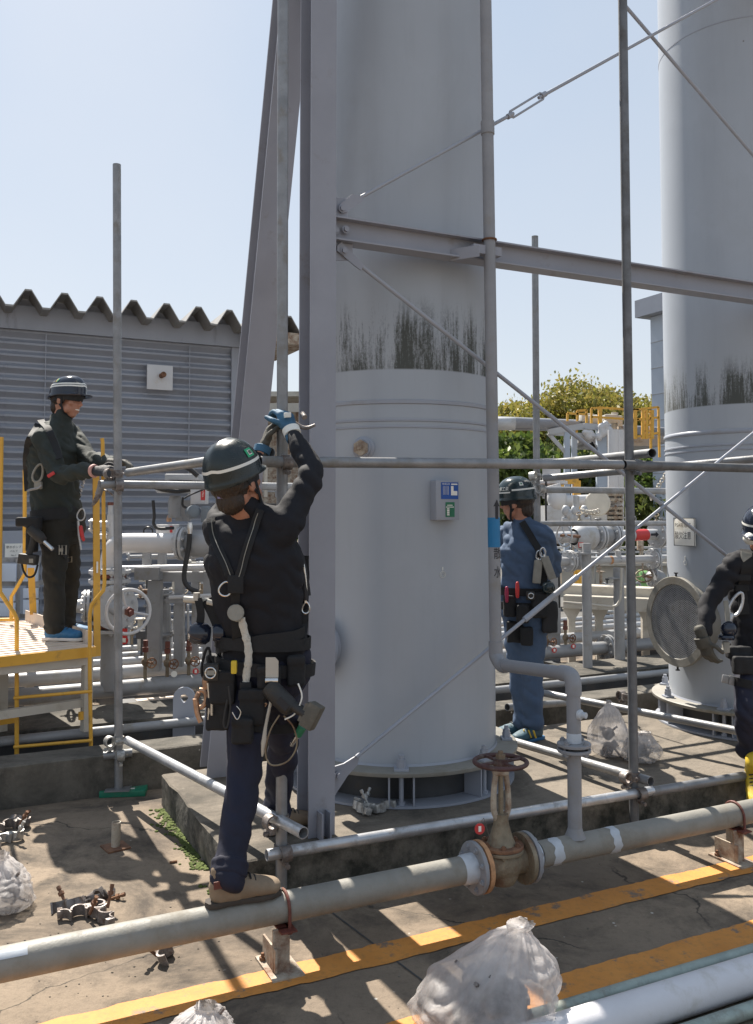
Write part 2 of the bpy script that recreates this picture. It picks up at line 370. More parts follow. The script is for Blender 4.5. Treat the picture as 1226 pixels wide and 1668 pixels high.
M['teeth'] = mat("teeth", (0.8, 0.78, 0.72), 0.3, 0, 0.02, 5)
M['eyewhite'] = mat("eye_white", (0.75, 0.72, 0.68), 0.2, 0, 0.02, 5)
M['trunk'] = mat("bark", (0.10, 0.075, 0.05), 0.9, 0, 0.3, 6, 0.4, 20)
M['wallgrey'] = mat("grey_profiled_cladding", (0.26, 0.275, 0.315), 0.45, 0.1, 0.09, 1.6, 0.03, 8, dirt=(0.17, 0.175, 0.20), dscale=2.5, damt=0.1, stretch=(1, 1, 0.18))
M['roofgrey'] = mat("galvanised_folded_roof", (0.28, 0.27, 0.255), 0.5, 0.25, 0.15, 2, 0.05, 10)
M['tile'] = mat("pale_blue_grey_panel", (0.36, 0.41, 0.48), 0.5, 0, 0.05, 1)
M['moss'] = mat("moss", (0.075, 0.10, 0.02), 0.95, 0, 0.35, 30, 0.6, 90)
M['padconc'] = mat("mossy_concrete_face", (0.17, 0.155, 0.13), 0.9, 0, 0.35, 9, 0.6, 30, dirt=(0.030, 0.031, 0.026), dscale=7, damt=1.0)
# ================================================================ special materials
def nodes(name):
    m = bpy.data.materials.new(name); m.use_nodes = True
    t = m.node_tree; return m, t, t.nodes["Principled BSDF"]
def N_(t, kind, **kw):
    n = t.nodes.new(kind)
    for k, v in kw.items(): setattr(n, k, v)
    return n
def mixc(t, fac, a, b):
    m = N_(t, "ShaderNodeMix", data_type='RGBA')
    for s, v in (("A", a), ("B", b), ("Factor", fac)):
        if isinstance(v, (tuple, list)): m.inputs[s].default_value = (*v, 1)
        elif isinstance(v, float): m.inputs[s].default_value = v
        else: t.links.new(v, m.inputs[s])
    return m.outputs["Result"]
def rng(t, v, a, b, c=0.0, d=1.0):
    r = N_(t, "ShaderNodeMapRange"); t.links.new(v, r.inputs[0])
    for i, q in enumerate((a, b, c, d)): r.inputs[i + 1].default_value = q
    return r.outputs[0]
def nz(t, src, s, det=6, ro=0.6, dist=0.0):
    n = N_(t, "ShaderNodeTexNoise"); n.inputs["Scale"].default_value = s; n.inputs["Detail"].default_value = det; n.inputs["Roughness"].default_value = ro; n.inputs["Distortion"].default_value = dist
    t.links.new(src, n.inputs["Vector"]); return n.outputs["Fac"]
def math_(t, op, a, b=None):
    n = N_(t, "ShaderNodeMath", operation=op)
    for i, v in enumerate((a, b)):
        if v is None: continue
        if isinstance(v, (int, float)): n.inputs[i].default_value = v
        else: t.links.new(v, n.inputs[i])
    return n.outputs[0]
def concrete(name, ca, cb, cdark, dark0=0.55, dark1=0.72, cracks=False):
    m, t, b = nodes(name); src = N_(t, "ShaderNodeTexCoord").outputs["Object"]
    c = mixc(t, rng(t, nz(t, src, 0.9, 8, 0.65), 0.35, 0.68), ca, cb)
    c = mixc(t, rng(t, nz(t, src, 1.7, 10, 0.72, 0.4), dark0, dark1, 0, 0.85), c, cdark)
    c = mixc(t, rng(t, nz(t, src, 26, 8, 0.75), 0.5, 0.75, 0, 0.55), c, tuple(q * 0.55 for q in ca))
    c = mixc(t, rng(t, nz(t, src, 9, 6, 0.75), 0.60, 0.74, 0, 0.4), c, tuple(min(1, q * 1.45) for q in cb))
    v = N_(t, "ShaderNodeTexVoronoi"); v.inputs["Scale"].default_value = 150; t.links.new(src, v.inputs["Vector"])
    c = mixc(t, rng(t, v.outputs["Distance"], 0.0, 0.35, 0.35, 0.0), c, tuple(q * 0.5 for q in ca))
    # pale chips
    v2 = N_(t, "ShaderNodeTexVoronoi"); v2.inputs["Scale"].default_value = 13; v2.inputs["Randomness"].default_value = 1; t.links.new(src, v2.inputs["Vector"])
    chip = math_(t, 'MULTIPLY', rng(t, v2.outputs["Distance"], 0.05, 0.1, 1, 0), rng(t, nz(t, src, 5, 3), 0.56, 0.6))
    c = mixc(t, chip, c, (0.52, 0.49, 0.44))
    # pale scuffs
    mp = N_(t, "ShaderNodeMapping"); mp.inputs["Rotation"].default_value = (0, 0, 0.6); mp.inputs["Scale"].default_value = (1, 7, 1); t.links.new(src, mp.inputs[0])
    c = mixc(t, rng(t, nz(t, mp.outputs[0], 2.2, 7, 0.7), 0.66, 0.74, 0, 0.5), c, tuple(min(1, q * 1.7) for q in cb))
    if cracks:
        wv = N_(t, "ShaderNodeVectorMath", operation='ADD'); nn = N_(t, "ShaderNodeTexNoise"); nn.inputs["Scale"].default_value = 3.5; nn.inputs["Detail"].default_value = 7; t.links.new(src, nn.inputs["Vector"])
        sc_ = N_(t, "ShaderNodeVectorMath", operation='SCALE'); sc_.inputs["Scale"].default_value = 0.35; t.links.new(nn.outputs["Color"], sc_.inputs[0]); t.links.new(src, wv.inputs[0]); t.links.new(sc_.outputs[0], wv.inputs[1])
        ve = N_(t, "ShaderNodeTexVoronoi", feature='DISTANCE_TO_EDGE'); ve.inputs["Scale"].default_value = 0.75; t.links.new(wv.outputs[0], ve.inputs["Vector"])
        c = mixc(t, math_(t, 'MULTIPLY', rng(t, ve.outputs["Distance"], 0.0015, 0.005, 0.8, 0), rng(t, nz(t, src, 0.8, 3), 0.46, 0.54)), c, (0.03, 0.028, 0.025))
        vs = N_(t, "ShaderNodeTexVoronoi"); vs.inputs["Scale"].default_value = 2.3; t.links.new(wv.outputs[0], vs.inputs["Vector"])
        c = mixc(t, math_(t, 'MULTIPLY', rng(t, vs.outputs["Distance"], 0.06, 0.16, 0.6, 0), rng(t, nz(t, src, 1.9, 2), 0.52, 0.58)), c, (0.035, 0.032, 0.03))
    t.links.new(c, b.inputs["Base Color"]); b.inputs["Roughness"].default_value = 0.88; b.inputs["Specular IOR Level"].default_value = 0.25
    h = math_(t, 'ADD', nz(t, src, 60, 8, 0.7), math_(t, 'MULTIPLY', nz(t, src, 6, 6, 0.6), 1.5))
    bp = N_(t, "ShaderNodeBump"); bp.inputs["Strength"].default_value = 0.45; bp.inputs["Distance"].default_value = 0.012
    t.links.new(h, bp.inputs["Height"]); t.links.new(bp.outputs[0], b.inputs["Normal"]); return m
M['ground'] = concrete("yard_concrete", (0.165, 0.131, 0.100), (0.285, 0.224, 0.163), (0.048, 0.041, 0.035), 0.46, 0.62, cracks=True)
M['padtop'] = concrete("plinth_concrete_top", (0.16, 0.138, 0.112), (0.24, 0.205, 0.165), (0.06, 0.055, 0.047), 0.46, 0.62)
M['kerbc'] = concrete("kerb_concrete", (0.13, 0.118, 0.10), (0.20, 0.182, 0.155), (0.035, 0.034, 0.03), 0.40, 0.58)
m, t, b = nodes("worn_yellow_road_paint"); src = N_(t, "ShaderNodeTexCoord").outputs["Object"]
c = mixc(t, rng(t, nz(t, src, 5, 6), 0.3, 0.7), (0.50, 0.20, 0.035), (0.62, 0.265, 0.055))
c = mixc(t, rng(t, nz(t, src, 30, 8, 0.75), 0.50, 0.72, 0, 0.75), c, (0.30, 0.15, 0.05))
c = mixc(t, rng(t, nz(t, src, 7, 9, 0.75), 0.555, 0.62, 0, 0.9), c, (0.15, 0.128, 0.105))
t.links.new(c, b.inputs["Base Color"]); b.inputs["Roughness"].default_value = 0.7
bp = N_(t, "ShaderNodeBump"); bp.inputs["Strength"].default_value = 0.3; bp.inputs["Distance"].default_value = 0.006
t.links.new(nz(t, src, 70, 6, 0.7), bp.inputs["Height"]); t.links.new(bp.outputs[0], b.inputs["Normal"]); M['roadpaint'] = m

def tower_paint(name, zs, zt, seed, thr=1.43, col=(0.365, 0.395, 0.44)):
    """grey vessel paint with black mould runs between heights zs (sharp lower edge) and zt, object origin on the axis"""
    m, t, b = nodes(name); src = N_(t, "ShaderNodeTexCoord").outputs["Object"]
    sp = N_(t, "ShaderNodeSeparateXYZ"); t.links.new(src, sp.inputs[0]); x, y, z = sp.outputs
    ang = math_(t, 'ARCTAN2', y, x)
    cb = N_(t, "ShaderNodeCombineXYZ"); t.links.new(math_(t, 'MULTIPLY', ang, 1.0), cb.inputs[0]); t.links.new(math_(t, 'MULTIPLY', z, 0.16), cb.inputs[1]); cb.inputs[2].default_value = seed
    run = nz(t, cb.outputs[0], 34, 8, 0.72); patch = nz(t, cb.outputs[0], 6, 3, 0.5)
    cb2 = N_(t, "ShaderNodeCombineXYZ"); t.links.new(ang, cb2.inputs[0]); t.links.new(math_(t, 'MULTIPLY', z, 0.9), cb2.inputs[1]); cb2.inputs[2].default_value = seed + 3
    brk = nz(t, cb2.outputs[0], 85, 6, 0.8)
    low = rng(t, z, zs - 0.004, zs + 0.004); hi = rng(t, z, zs, zt, 0.20, -0.05)
    val = math_(t, 'ADD', math_(t, 'ADD', math_(t, 'MULTIPLY', run, 1.1), math_(t, 'MULTIPLY', patch, 1.0)), math_(t, 'ADD', hi, math_(t, 'MULTIPLY', brk, 0.8)))
    fac = math_(t, 'MULTIPLY', rng(t, val, thr, thr + .30, 0, 0.95), low)
    fac = math_(t, 'MULTIPLY', fac, rng(t, z, zt + 0.02, zt - 0.14, 0, 1))
    c = mixc(t, rng(t, nz(t, src, 0.9, 5, 0.5), 0.35, 0.7), tuple(q * 0.96 for q in col), tuple(q * 1.04 for q in col))
    streak = nz(t, cb.outputs[0], 14, 5, 0.6)
    c = mixc(t, rng(t, streak, 0.52, 0.85, 0, 0.30), c, tuple(q * 0.8 for q in col))
    vo = N_(t, "ShaderNodeTexVoronoi"); vo.inputs["Scale"].default_value = 4.5; t.links.new(src, vo.inputs["Vector"])
    c = mixc(t, math_(t, 'MULTIPLY', rng(t, vo.outputs["Distance"], 0.025, 0.045, 1, 0), rng(t, nz(t, src, 1.1, 3), 0.52, 0.56)), c, (0.10, 0.075, 0.055))
    c = mixc(t, rng(t, nz(t, src, 2.6, 7, 0.62, 0.3), 0.52, 0.74, 0, 0.28), c, tuple(q * 1.18 for q in col))
    c = mixc(t, rng(t, nz(t, src, 1.3, 8, 0.7, 0.5), 0.56, 0.76, 0, 0.28), c, (col[0] * .80, col[1] * .77, col[2] * .72))
    band = math_(t, 'MULTIPLY', low, rng(t, z, zt + 0.05, zs, 0, 0.25))
    c = mixc(t, band, c, (0.36, 0.36, 0.35))
    c = mixc(t, fac, c, (0.06, 0.065, 0.056))
    t.links.new(c, b.inputs["Base Color"]); t.links.new(rng(t, fac, 0, 1, 0.36, 0.8), b.inputs["Roughness"])
    bp = N_(t, "ShaderNodeBump"); bp.inputs["Strength"].default_value = 0.06; bp.inputs["Distance"].default_value = 0.01
    t.links.new(nz(t, src, 3.5, 5, 0.55), bp.inputs["Height"]); t.links.new(bp.outputs[0], b.inputs["Normal"])
    return m
def plastic(name, col, alpha_noise=True, tl=0.45):
    m, t, b = nodes(name); src = N_(t, "ShaderNodeTexCoord").outputs["Object"]
    b.inputs["Base Color"].default_value = (*col, 1); b.inputs["Roughness"].default_value = 0.36
    tr = N_(t, "ShaderNodeBsdfTranslucent"); tr.inputs[0].default_value = (*[min(1, q * 1.05) for q in col], 1)
    mx = N_(t, "ShaderNodeMixShader"); mx.inputs[0].default_value = tl
    t.links.new(b.outputs[0], mx.inputs[1]); t.links.new(tr.outputs[0], mx.inputs[2])
    tp = N_(t, "ShaderNodeBsdfTransparent"); m2 = N_(t, "ShaderNodeMixShader")
    gz = N_(t, "ShaderNodeSeparateXYZ"); t.links.new(t.nodes["Texture Coordinate"].outputs["Generated"], gz.inputs[0])
    tv = math_(t, 'ADD', rng(t, nz(t, src, 7, 6, 0.6), 0.35, 0.65, -.2, .2), rng(t, gz.outputs[2], 0.10, 0.80, .72, .22)); cl = N_(t, "ShaderNodeClamp"); t.links.new(tv, cl.inputs[0]); t.links.new(cl.outputs[0], m2.inputs[0])
    t.links.new(mx.outputs[0], m2.inputs[1]); t.links.new(tp.outputs[0], m2.inputs[2])
    t.links.new(m2.outputs[0], t.nodes["Material Output"].inputs[0])
    mp = N_(t, "ShaderNodeMapping"); mp.inputs["Scale"].default_value = (1, 1, 0.45); t.links.new(src, mp.inputs[0])
    bp = N_(t, "ShaderNodeBump"); bp.inputs["Strength"].default_value = 0.32; bp.inputs["Distance"].default_value = 0.02
    h = math_(t, 'ADD', nz(t, mp.outputs[0], 22, 7, 0.62, 0.8), math_(t, 'MULTIPLY', nz(t, src, 80, 4, 0.6, 0.5), 0.3))
    t.links.new(h, bp.inputs["Height"])
    for s_ in (b, tr): t.links.new(bp.outputs[0], s_.inputs["Normal"])
    return m
M['bag'] = plastic("white_polythene", (0.66, 0.63, 0.62))
# ================================================================ setting
mb = MB(); mb.quad(V(-400, -100, 0), V(400, -100, 0), V(400, 1200, 0), V(-400, 1200, 0)); struct(obj("ground", mb, M['ground']))
def strip(name, b0, wdt, a0, a1, mt, z=0.004, jit=0.009):
    mb = MB(); n = int((a1 - a0) / 0.03); lo = []; hi = []
    for i in range(n + 1):
        a = a0 + (a1 - a0) * i / n
        j = lambda s: jit * (noise.noise(V(a * 9, s, 0)) + 0.8 * noise.noise(V(a * 40, s, 3)) + (2.2 if noise.noise(V(a * 3.1, s, 8)) > 0.42 else 0) * abs(noise.noise(V(a * 14, s, 8))))
        lo.append(mb.bm.verts.new(UV(a, b0 - wdt / 2 + j(1.3), z))); hi.append(mb.bm.verts.new(UV(a, b0 + wdt / 2 - j(7.7), z)))
    for i in range(n): mb.bm.faces.new((lo[i], lo[i + 1], hi[i + 1], hi[i]))
    return struct(obj(name, mb, mt))
def bof(px, py, z=0.0): return G(px, py, z).dot(N)
def aof(px, py, z=0.0): return G(px, py, z).dot(U)
strip("road_marking", bof(700, 1535), 0.145, -2.2, 6.5, M['roadpaint'])
strip("road_marking", bof(1000, 1585), 0.145, -2.2, 6.5, M['roadpaint'])
def groundline(name, p, q, w_, mt, z=0.003):
    d = (q - p).normalized(); s_ = V(-d.y, d.x, 0) * w_ / 2; mb = MB(); up = Z * z
    mb.quad(p - s_ + up, q - s_ + up, q + s_ + up, p + s_ + up); return struct(obj(name, mb, mt))
jd = (G(690, 1600) - G(540, 1487)).normalized()
groundline("expansion_joint", G(540, 1487) - jd * 0.25, G(690, 1600) + jd * 1.6, 0.007, M['darkgap'])
# plinth under the vessels
PADZ = 0.17; a_l = 1.14; b_f = 3.713; b_b = 5.13
mb = MB()
def padprism(mb, a0, a1, b0, b1, z0, z1, seg=0.07):
    """slab with uneven, chipped front and left faces"""
    cor = [(a0, b0), (a1, b0), (a1, b1), (a0, b1)]; ring = []
    for i in range(4):
        p, q = cor[i], cor[(i + 1) % 4]; L = math.hypot(q[0] - p[0], q[1] - p[1]); n = max(1, int(L / seg)) if i in (0, 3) else 1
        ring += [(p[0] + (q[0] - p[0]) * k / n, p[1] + (q[1] - p[1]) * k / n) for k in range(n)]
    rows = []
    for z in (z0, z0 + (z1 - z0) * 0.5, z1 - 0.02, z1 - 0.006, z1):
        row = []
        for (a, b) in ring:
            j = 0.012 * noise.noise(V(a * 4, b * 4, z * 9)) + (0.006 if z >= z1 - 0.007 else 0) * noise.noise(V(a * 20, b * 20, 4))
            ins = 0.010 if z >= z1 - 0.001 else 0.0
            da = (ins + j) if a < a0 + 1e-4 else 0; db = (ins + j) if b < b0 + 1e-4 else 0
            row.append(UV(a + da, b + db, z + 0.004 * noise.noise(V(a * 7, b * 7, 0)) * (z > z0)))
        rows.append(row)
    mb.rings(rows, cap=False); mb.bm.faces.new([mb.bm.verts.new(p) for p in rows[-1]])
padprism(mb, a_l, 9.5, b_f, b_b, -0.02, PADZ)
pad = obj("concrete_plinth", mb, [M['padconc'], M['padtop']])
for f in pad.data.polygons:
    if abs(f.normal.z) > 0.6: f.material_index = 1
tag(pad, "low mossy concrete plinth carrying the grey towers", "plinth")
# kerb behind it
mb = MB(); padprism(mb, -7, 14, 5.43, 5.68, -0.02, 0.235); k = obj("kerb_wall", mb, M['kerbc']); struct(k)
# trench floor and rack base beyond, deep shade painted into their dark colour
mb = MB(); mb.quad(UV(-8, 5.68, 0.02), UV(14, 5.68, 0.02), UV(14, 6.1, 0.02), UV(-8, 6.1, 0.02)); struct(obj("trench_floor", mb, M['darkgap']))
mb = MB(); mb.box(UV(3, 6.42, 0.12), (22, 0.55, 0.24), (U, N, Z)); struct(obj("rack_base_kerb", mb, M['darkgap'])); mb = MB(); mb.box(UV(3, 6.42, 0.251), (22, 0.57, 0.02), (U, N, Z)); struct(obj("rack_cap_kerb", mb, M['kerbc']))  # dark base under a paler top, shade put into the colour
# moss along the plinth foot
mb = MB()
for i in range(900):
    if i < 620: a, bb = a_l - abs(random.gauss(0, 0.035)), b_f + random.random() ** 1.1 * 1.35
    else: a, bb = a_l - 0.02 + random.random() * 0.55, b_f - abs(random.gauss(0, 0.03))
    if noise.noise(V(a * 3, bb * 4, 2)) < -0.12: continue
    s_ = random.uniform(0.005, 0.014); mb.ell(UV(a, bb, s_ * 0.15), (s_, s_ * random.uniform(.7, 1.2), s_ * 0.5), n=6, m=4)
o = obj("moss", mb, M['moss']); tag(o, "green moss growing along the foot of the plinth", "moss", kind='stuff')

# ================================================================ towers
T1 = V(0.125, 5.168, PADZ); T2 = V(2.66, 6.40, PADZ); RT = 0.553
def cyl(c, phi, r, z): return V(c.x + r * math.sin(phi), c.y - r * math.cos(phi), z)   # phi=0 faces the viewer
def tower(c, label, pm, rings, bolts0):
    r = root("vessel_tower", label, "tower", c, "grey pressure vessels on the plinth")
    f = 0.353
    mb = MB(); o0 = V(c.x, c.y, 0)
    prof = [(RT - 0.02, f), (RT, f)]
    zs = [0.6, 1.0, 1.5]
    prof += [(RT, z) for z in zs] + [(RT, 2.0)]
    prof += [(RT, 3.0), (RT, 4.5), (RT, 5.6), (RT * 1.0, 7.5), (RT * 0.96, 7.75), (RT * 0.8, 7.95), (RT * 0.5, 8.07), (0.02, 8.12)]
    mb2 = MB(); mb2.lathe([(q, h) for q, h in prof], V(0, 0, 0), Z, n=96)
    sh = obj("shell", mb2, pm, r); sh.matrix_parent_inverse = Matrix.Identity(4); sh.location = (0, 0, -PADZ)
    sh.location = (0, 0, -c.z)
    for z, h, t in rings:
        mb = MB(); mb.lathe([(RT - 0.003, z - h), (RT + t, z - h * 0.6), (RT + t, z + h * 0.6), (RT - 0.003, z + h)], o0, Z, n=96); obj("weld_ring", mb, M['greypaint'], r, 60)
    mb = MB(); mb.lathe([(RT - 0.02, f - 0.001), (RT + 0.008, f), (RT + 0.002, f + 0.012)], o0, Z, n=96); obj("weld_seam", mb, M['greypaint'], r)
    mb = MB(); mb.lathe([(0.4, f - 0.022), (0.672, f - 0.022), (0.674, f - 0.018), (0.674, f - 0.003), (0.670, f), (0.4, f)], o0, Z, n=96); obj("base_flange", mb, M['pipegrey'], r)
    mb = MB(); mb.lathe([(0.53, PADZ), (0.53, f - 0.02)], o0, Z, n=64); obj("skirt", mb, M['darkgap'], r)  # dark colour stands in for the recess shade below the flange
    mb = MB(); mb.lathe([(0.5, PADZ + 0.001), (0.655, PADZ + 0.002), (0.655, PADZ + 0.014), (0.5, PADZ + 0.014)], o0, Z, n=96); obj("base_ring", mb, M['greypaint'], r)
    for k in range(8):
        ph = bolts0 + k * math.pi / 4; e = V(math.cos(ph), math.sin(ph), 0); n_ = V(math.sin(ph), -math.cos(ph), 0)
        bo = MB(); p = cyl(c, ph, 0.618, f)
        bo.box(p + Z * 0.006, (0.075, 0.06, 0.012), (e, n_, Z), 0.002); bo.hexn(p + Z * 0.012, Z, 0.024, 0.026); bo.hexn(p + Z * 0.038, Z, 0.021, 0.018); bo.tube(p + Z * 0.056, p + Z * 0.076, 0.0125)
        bo.tube(V(p.x, p.y, PADZ + .014), V(p.x, p.y, f - 0.02), 0.0125); bo.hexn(V(p.x, p.y, PADZ + .014), Z, 0.02, 0.016)
        obj("anchor_bolt", bo, M['greypaint'], r)
        for s_ in (-1, 1):
            g = MB(); q = cyl(c, ph, 0.595, 0) + e * (0.062 * s_); q.z = (PADZ + f) / 2; g.box(q, (0.009, 0.11, f - PADZ - 0.03), (e, n_, Z)); obj("rib", g, M['greypaint'], r)
    return r
z600 = B(660, 601, 4.13).z
d1 = 4.615
def zt(px, py, D): return P(px, py, D).z
zs1 = zt(640, 601, d1); tp1 = tower_paint("tower_paint_with_mould_runs", zs1, zs1 + 0.38, 1.7)
tw1 = tower(T1, "grey tower in the middle, behind the steel column, with a blue name plate", tp1,
            [(zt(640, 654, d1), 0.014, 0.007), (zt(640, 684, d1), 0.008, 0.006), (zt(640, 695, d1), 0.007, 0.005)], 0)
d2 = 5.83
zs2 = zt(1150, 655, d2); tp2 = tower_paint("tower_paint_with_heavy_mould_runs", zs2, zs2 + 0.32, 9.3, 1.38)
tw2 = tower(T2, "grey tower with the mesh covered manhole and an oxygen warning sign", tp2,
            [(zt(1150, 700, d2), 0.018, 0.008), (zt(1150, 722, d2), 0.008, 0.006), (zt(1150, 730, d2), 0.007, 0.005), (zt(1150, 22, d2), 0.006, 0.002)], 0.12)
# name plate bracket on tower 1
def facing(c, px, rr):
    best = min((abs((lambda q: ((q.x / q.y) * FPX + PW / 2))(cyl(c, k / 400, rr, 0)) - px), k / 400) for k in range(-600, 600)); return best[1]
ph = facing(T1, 727, RT + 0.05); e = V(math.cos(ph), math.sin(ph), 0); n_ = V(math.sin(ph), -math.cos(ph), 0)
pc = cyl(T1, ph, RT + 0.03, 0); Dn = pc.y; z1, z0 = zt(727, 783, Dn), zt(727, 847, Dn); zc = (z1 + z0) / 2
mb = MB(); mb.box(V(pc.x, pc.y, zc), (0.135, 0.07, z1 - z0), (e, n_, Z), 0.003); br = obj("name_plate_bracket", mb, M['greypaint'], tw1)
fp = V(pc.x, pc.y, 0) + n_ * 0.0355
def onp(dx, py, off=0.0): return fp + e * dx + n_ * off + Z * zt(727, py, Dn)
def plate(name, dx, py, w_, py0, py1, mt, off, par):
    h = abs(zt(727, py0, Dn) - zt(727, py1, Dn)); mb = MB(); mb.box(onp(dx, (py0 + py1) / 2, off), (w_, 0.0016, h), (e, n_, Z)); return obj(name, mb, mt, par)
bp_ = plate("blue_plate", 0.010, 0, 0.100, 786, 813, M['blue'], 0.001, br)
plate("white_field", 0.036, 0, 0.036, 788, 790, M['paper'], 0.003, br); plate("white_field", 0.024, 0, 0.014, 792, 807, M['paper'], 0.003, br); plate("white_field", 0.042, 0, 0.022, 800, 807, M['paper'], 0.003, br)
for k in range(5): plate("plate_line", -0.028 + k * 0.0075, 0, 0.0012, 792, 806, M['paper'], 0.003, br)
text("plate_heading", "塔 類 名 板", 0.011, onp(-0.012, 789, 0.003), e, Z, M['paper'], br, sx=0.8)
plate("green_plate", 0.012, 0, 0.052, 818, 842, M['green'], 0.001, br)
for py, w_ in ((823, 0.03), (826, 0.046)): plate("white_field", 0.010, 0, w_, py - 0.6, py + 0.6, M['paper'], 0.003, br)
plate("white_field", 0.0, 0, 0.014, 828, 840, M['paper'], 0.003, br)
for py in (830, 833, 836, 839): plate("plate_line", 0.008, 0, 0.036, py - 0.3, py + 0.3, M['green'], 0.0045, br)
# threaded plug, side nozzle, small earthing mark
ph = facing(T1, 592, RT); n_ = V(math.sin(ph), -math.cos(ph), 0); p = cyl(T1, ph, RT, zt(592, 730, 4.64))
mb = MB(); mb.lathe([(0.062, -0.01), (0.062, 0.004), (0.05, 0.012), (0.05, 0.03), (0.045, 0.034)], p, n_, cap=True); pl = obj("threaded_boss", mb, M['greypaint'], tw1)
mb = MB(); mb.hexn(p + n_ * 0.03, n_, 0.042, 0.022); mb.box(p + n_ * 0.062, (0.02, 0.02, 0.022), (frame(n_)[0], frame(n_)[1], n_), 0.002); obj("plug", mb, M['rustpaint'], pl)
ph = facing(T1, 520, RT + 0.04); n_ = V(math.sin(ph), -math.cos(ph), 0); p = cyl(T1, ph, RT - 0.03, zt(520, 1052, 4.75))
mb = MB(); mb.lathe([(0.12, 0.0), (0.12, 0.07), (0.155, 0.07), (0.158, 0.074), (0.158, 0.1), (0.15, 0.105), (0.0, 0.107)], p, n_, n=40); obj("side_nozzle", mb, M['greypaint'], tw1)
ph = facing(T1, 720, RT); e = V(math.cos(ph), math.sin(ph), 0); n_ = V(math.sin(ph), -math.cos(ph), 0); p = cyl(T1, ph, RT + 0.002, zt(720, 936, 4.65))
mb = MB(); mb.torus(p, n_, 0.016, 0.0015); mb.torus(p, n_, 0.009, 0.001); mb.box(p + Z * 0.03, (0.006, 0.002, 0.018), (e, n_, Z)); obj("survey_mark", mb, M['stripe'], tw1)
# manhole with mesh on tower 2
mh_n = V(-math.sin(R(68)), -math.cos(R(68)), 0); mh_e = V(math.cos(R(68)), -math.sin(R(68)), 0)
mh_d = 0.66; mz = (zt(1106, 940, 6.1) + zt(1106, 1088, 6.1)) / 2; RM_ = (zt(1106, 940, 6.1) - zt(1106, 1088, 6.1)) / 2
mc = V(T2.x, T2.y, 0) + mh_n * mh_d + Z * mz
sh = P(1106, 1014, 6.1); mc.x += 0; 
mb = MB(); mb.lathe([(RM_ - 0.075, -0.45), (RM_ - 0.075, -0.03), (RM_ - 0.003, -0.03), (RM_, -0.026), (RM_, -0.003), (RM_ - 0.003, 0), (RM_ - 0.052, 0), (RM_ - 0.054, -0.003), (RM_ - 0.054, -0.45)], mc, mh_n, n=64)
mh = obj("manhole_flange", mb, M['pipegrey'], tw2)
mb = MB(); mb.lathe([(RM_ - 0.056, -0.04), (0.0, -0.04)], mc, mh_n, n=48); obj("manhole_shade_disc", mb, M['black'], mh)  # black disc painted in for the unlit inside
mb = MB(); rr = RM_ - 0.053; s_ = 0.0115
for k in range(-60, 61):
    for sg in (1, -1):
        d = (mh_e * math.cos(R(28)) + Z * (math.sin(R(28)) * sg)); pn = mh_n.cross(d); off = k * s_
        if abs(off) >= rr: continue
        h = math.sqrt(rr * rr - off * off); c_ = mc - mh_n * 0.008 + pn * off
        mb.box(c_, (2 * h, 0.0032, 0.002), (d, pn, mh_n))
obj("mesh_screen", mb, M['galvbright'], mh)
mb = MB()
for sg in (1, -1):
    q = mc + Z * (sg * RM_) - mh_n * 0.015; mb.tube(q, q + Z * (sg * 0.02), 0.007); mb.tube(q + Z * (sg * 0.02), q + Z * (sg * 0.027), 0.014, 0.016)
obj("clamp_screw", mb, M['black'], mh)
# warning sign on tower 2
ph = facing(T2, 1117, RT); e = V(math.cos(ph), math.sin(ph), 0); n_ = V(math.sin(ph), -math.cos(ph), 0); pc = cyl(T2, ph, RT + 0.02, 0); Ds = pc.y
z1, z0 = zt(1117, 844, Ds), zt(1117, 889, Ds); 
mb = MB(); mb.box(V(pc.x, pc.y, (z1 + z0) / 2), (0.205, 0.006, z1 - z0), (e, n_, Z), 0.001); sg_ = obj("warning_sign", mb, M['paper'], tw2)
mb = MB()
for dx, dz, a, b_ in ((-0.1, 0, 0.004, z1 - z0 + .004), (0.1, 0, 0.004, z1 - z0 + .004), (0, (z1 - z0) / 2, 0.204, 0.004), (0, -(z1 - z0) / 2, 0.204, 0.004)):
    mb.box(V(pc.x, pc.y, (z1 + z0) / 2 + dz) + e * dx, (a, 0.010, b_), (e, n_, Z))
obj("sign_frame", mb, M['darkgap'], sg_)
q = V(pc.x, pc.y, 0) + n_ * 0.004
text("sign_heading", "PSA吸着塔", 0.036, q + Z * zt(1117, 856, Ds) - e * 0.012, e, Z, M['ink'], sg_, sx=0.95)
text("sign_warning", "酸欠注意", 0.056, q + Z * zt(1117, 873, Ds) - e * 0.012, e, Z, M['ink'], sg_, sx=0.72)
mb = MB(); mb.box(cyl(T2, facing(T2, 1114, RT), RT + 0.002, zt(1114, 910, Ds)), (0.008, 0.003, 0.03), (e, n_, Z)); mb.torus(cyl(T2, facing(T2, 1114, RT), RT + 0.002, zt(1114, 917, Ds)), n_, 0.015, 0.0014); obj("survey_mark", mb, M['stripe'], tw2)
for px_, py_ in ((590, 566),): pass

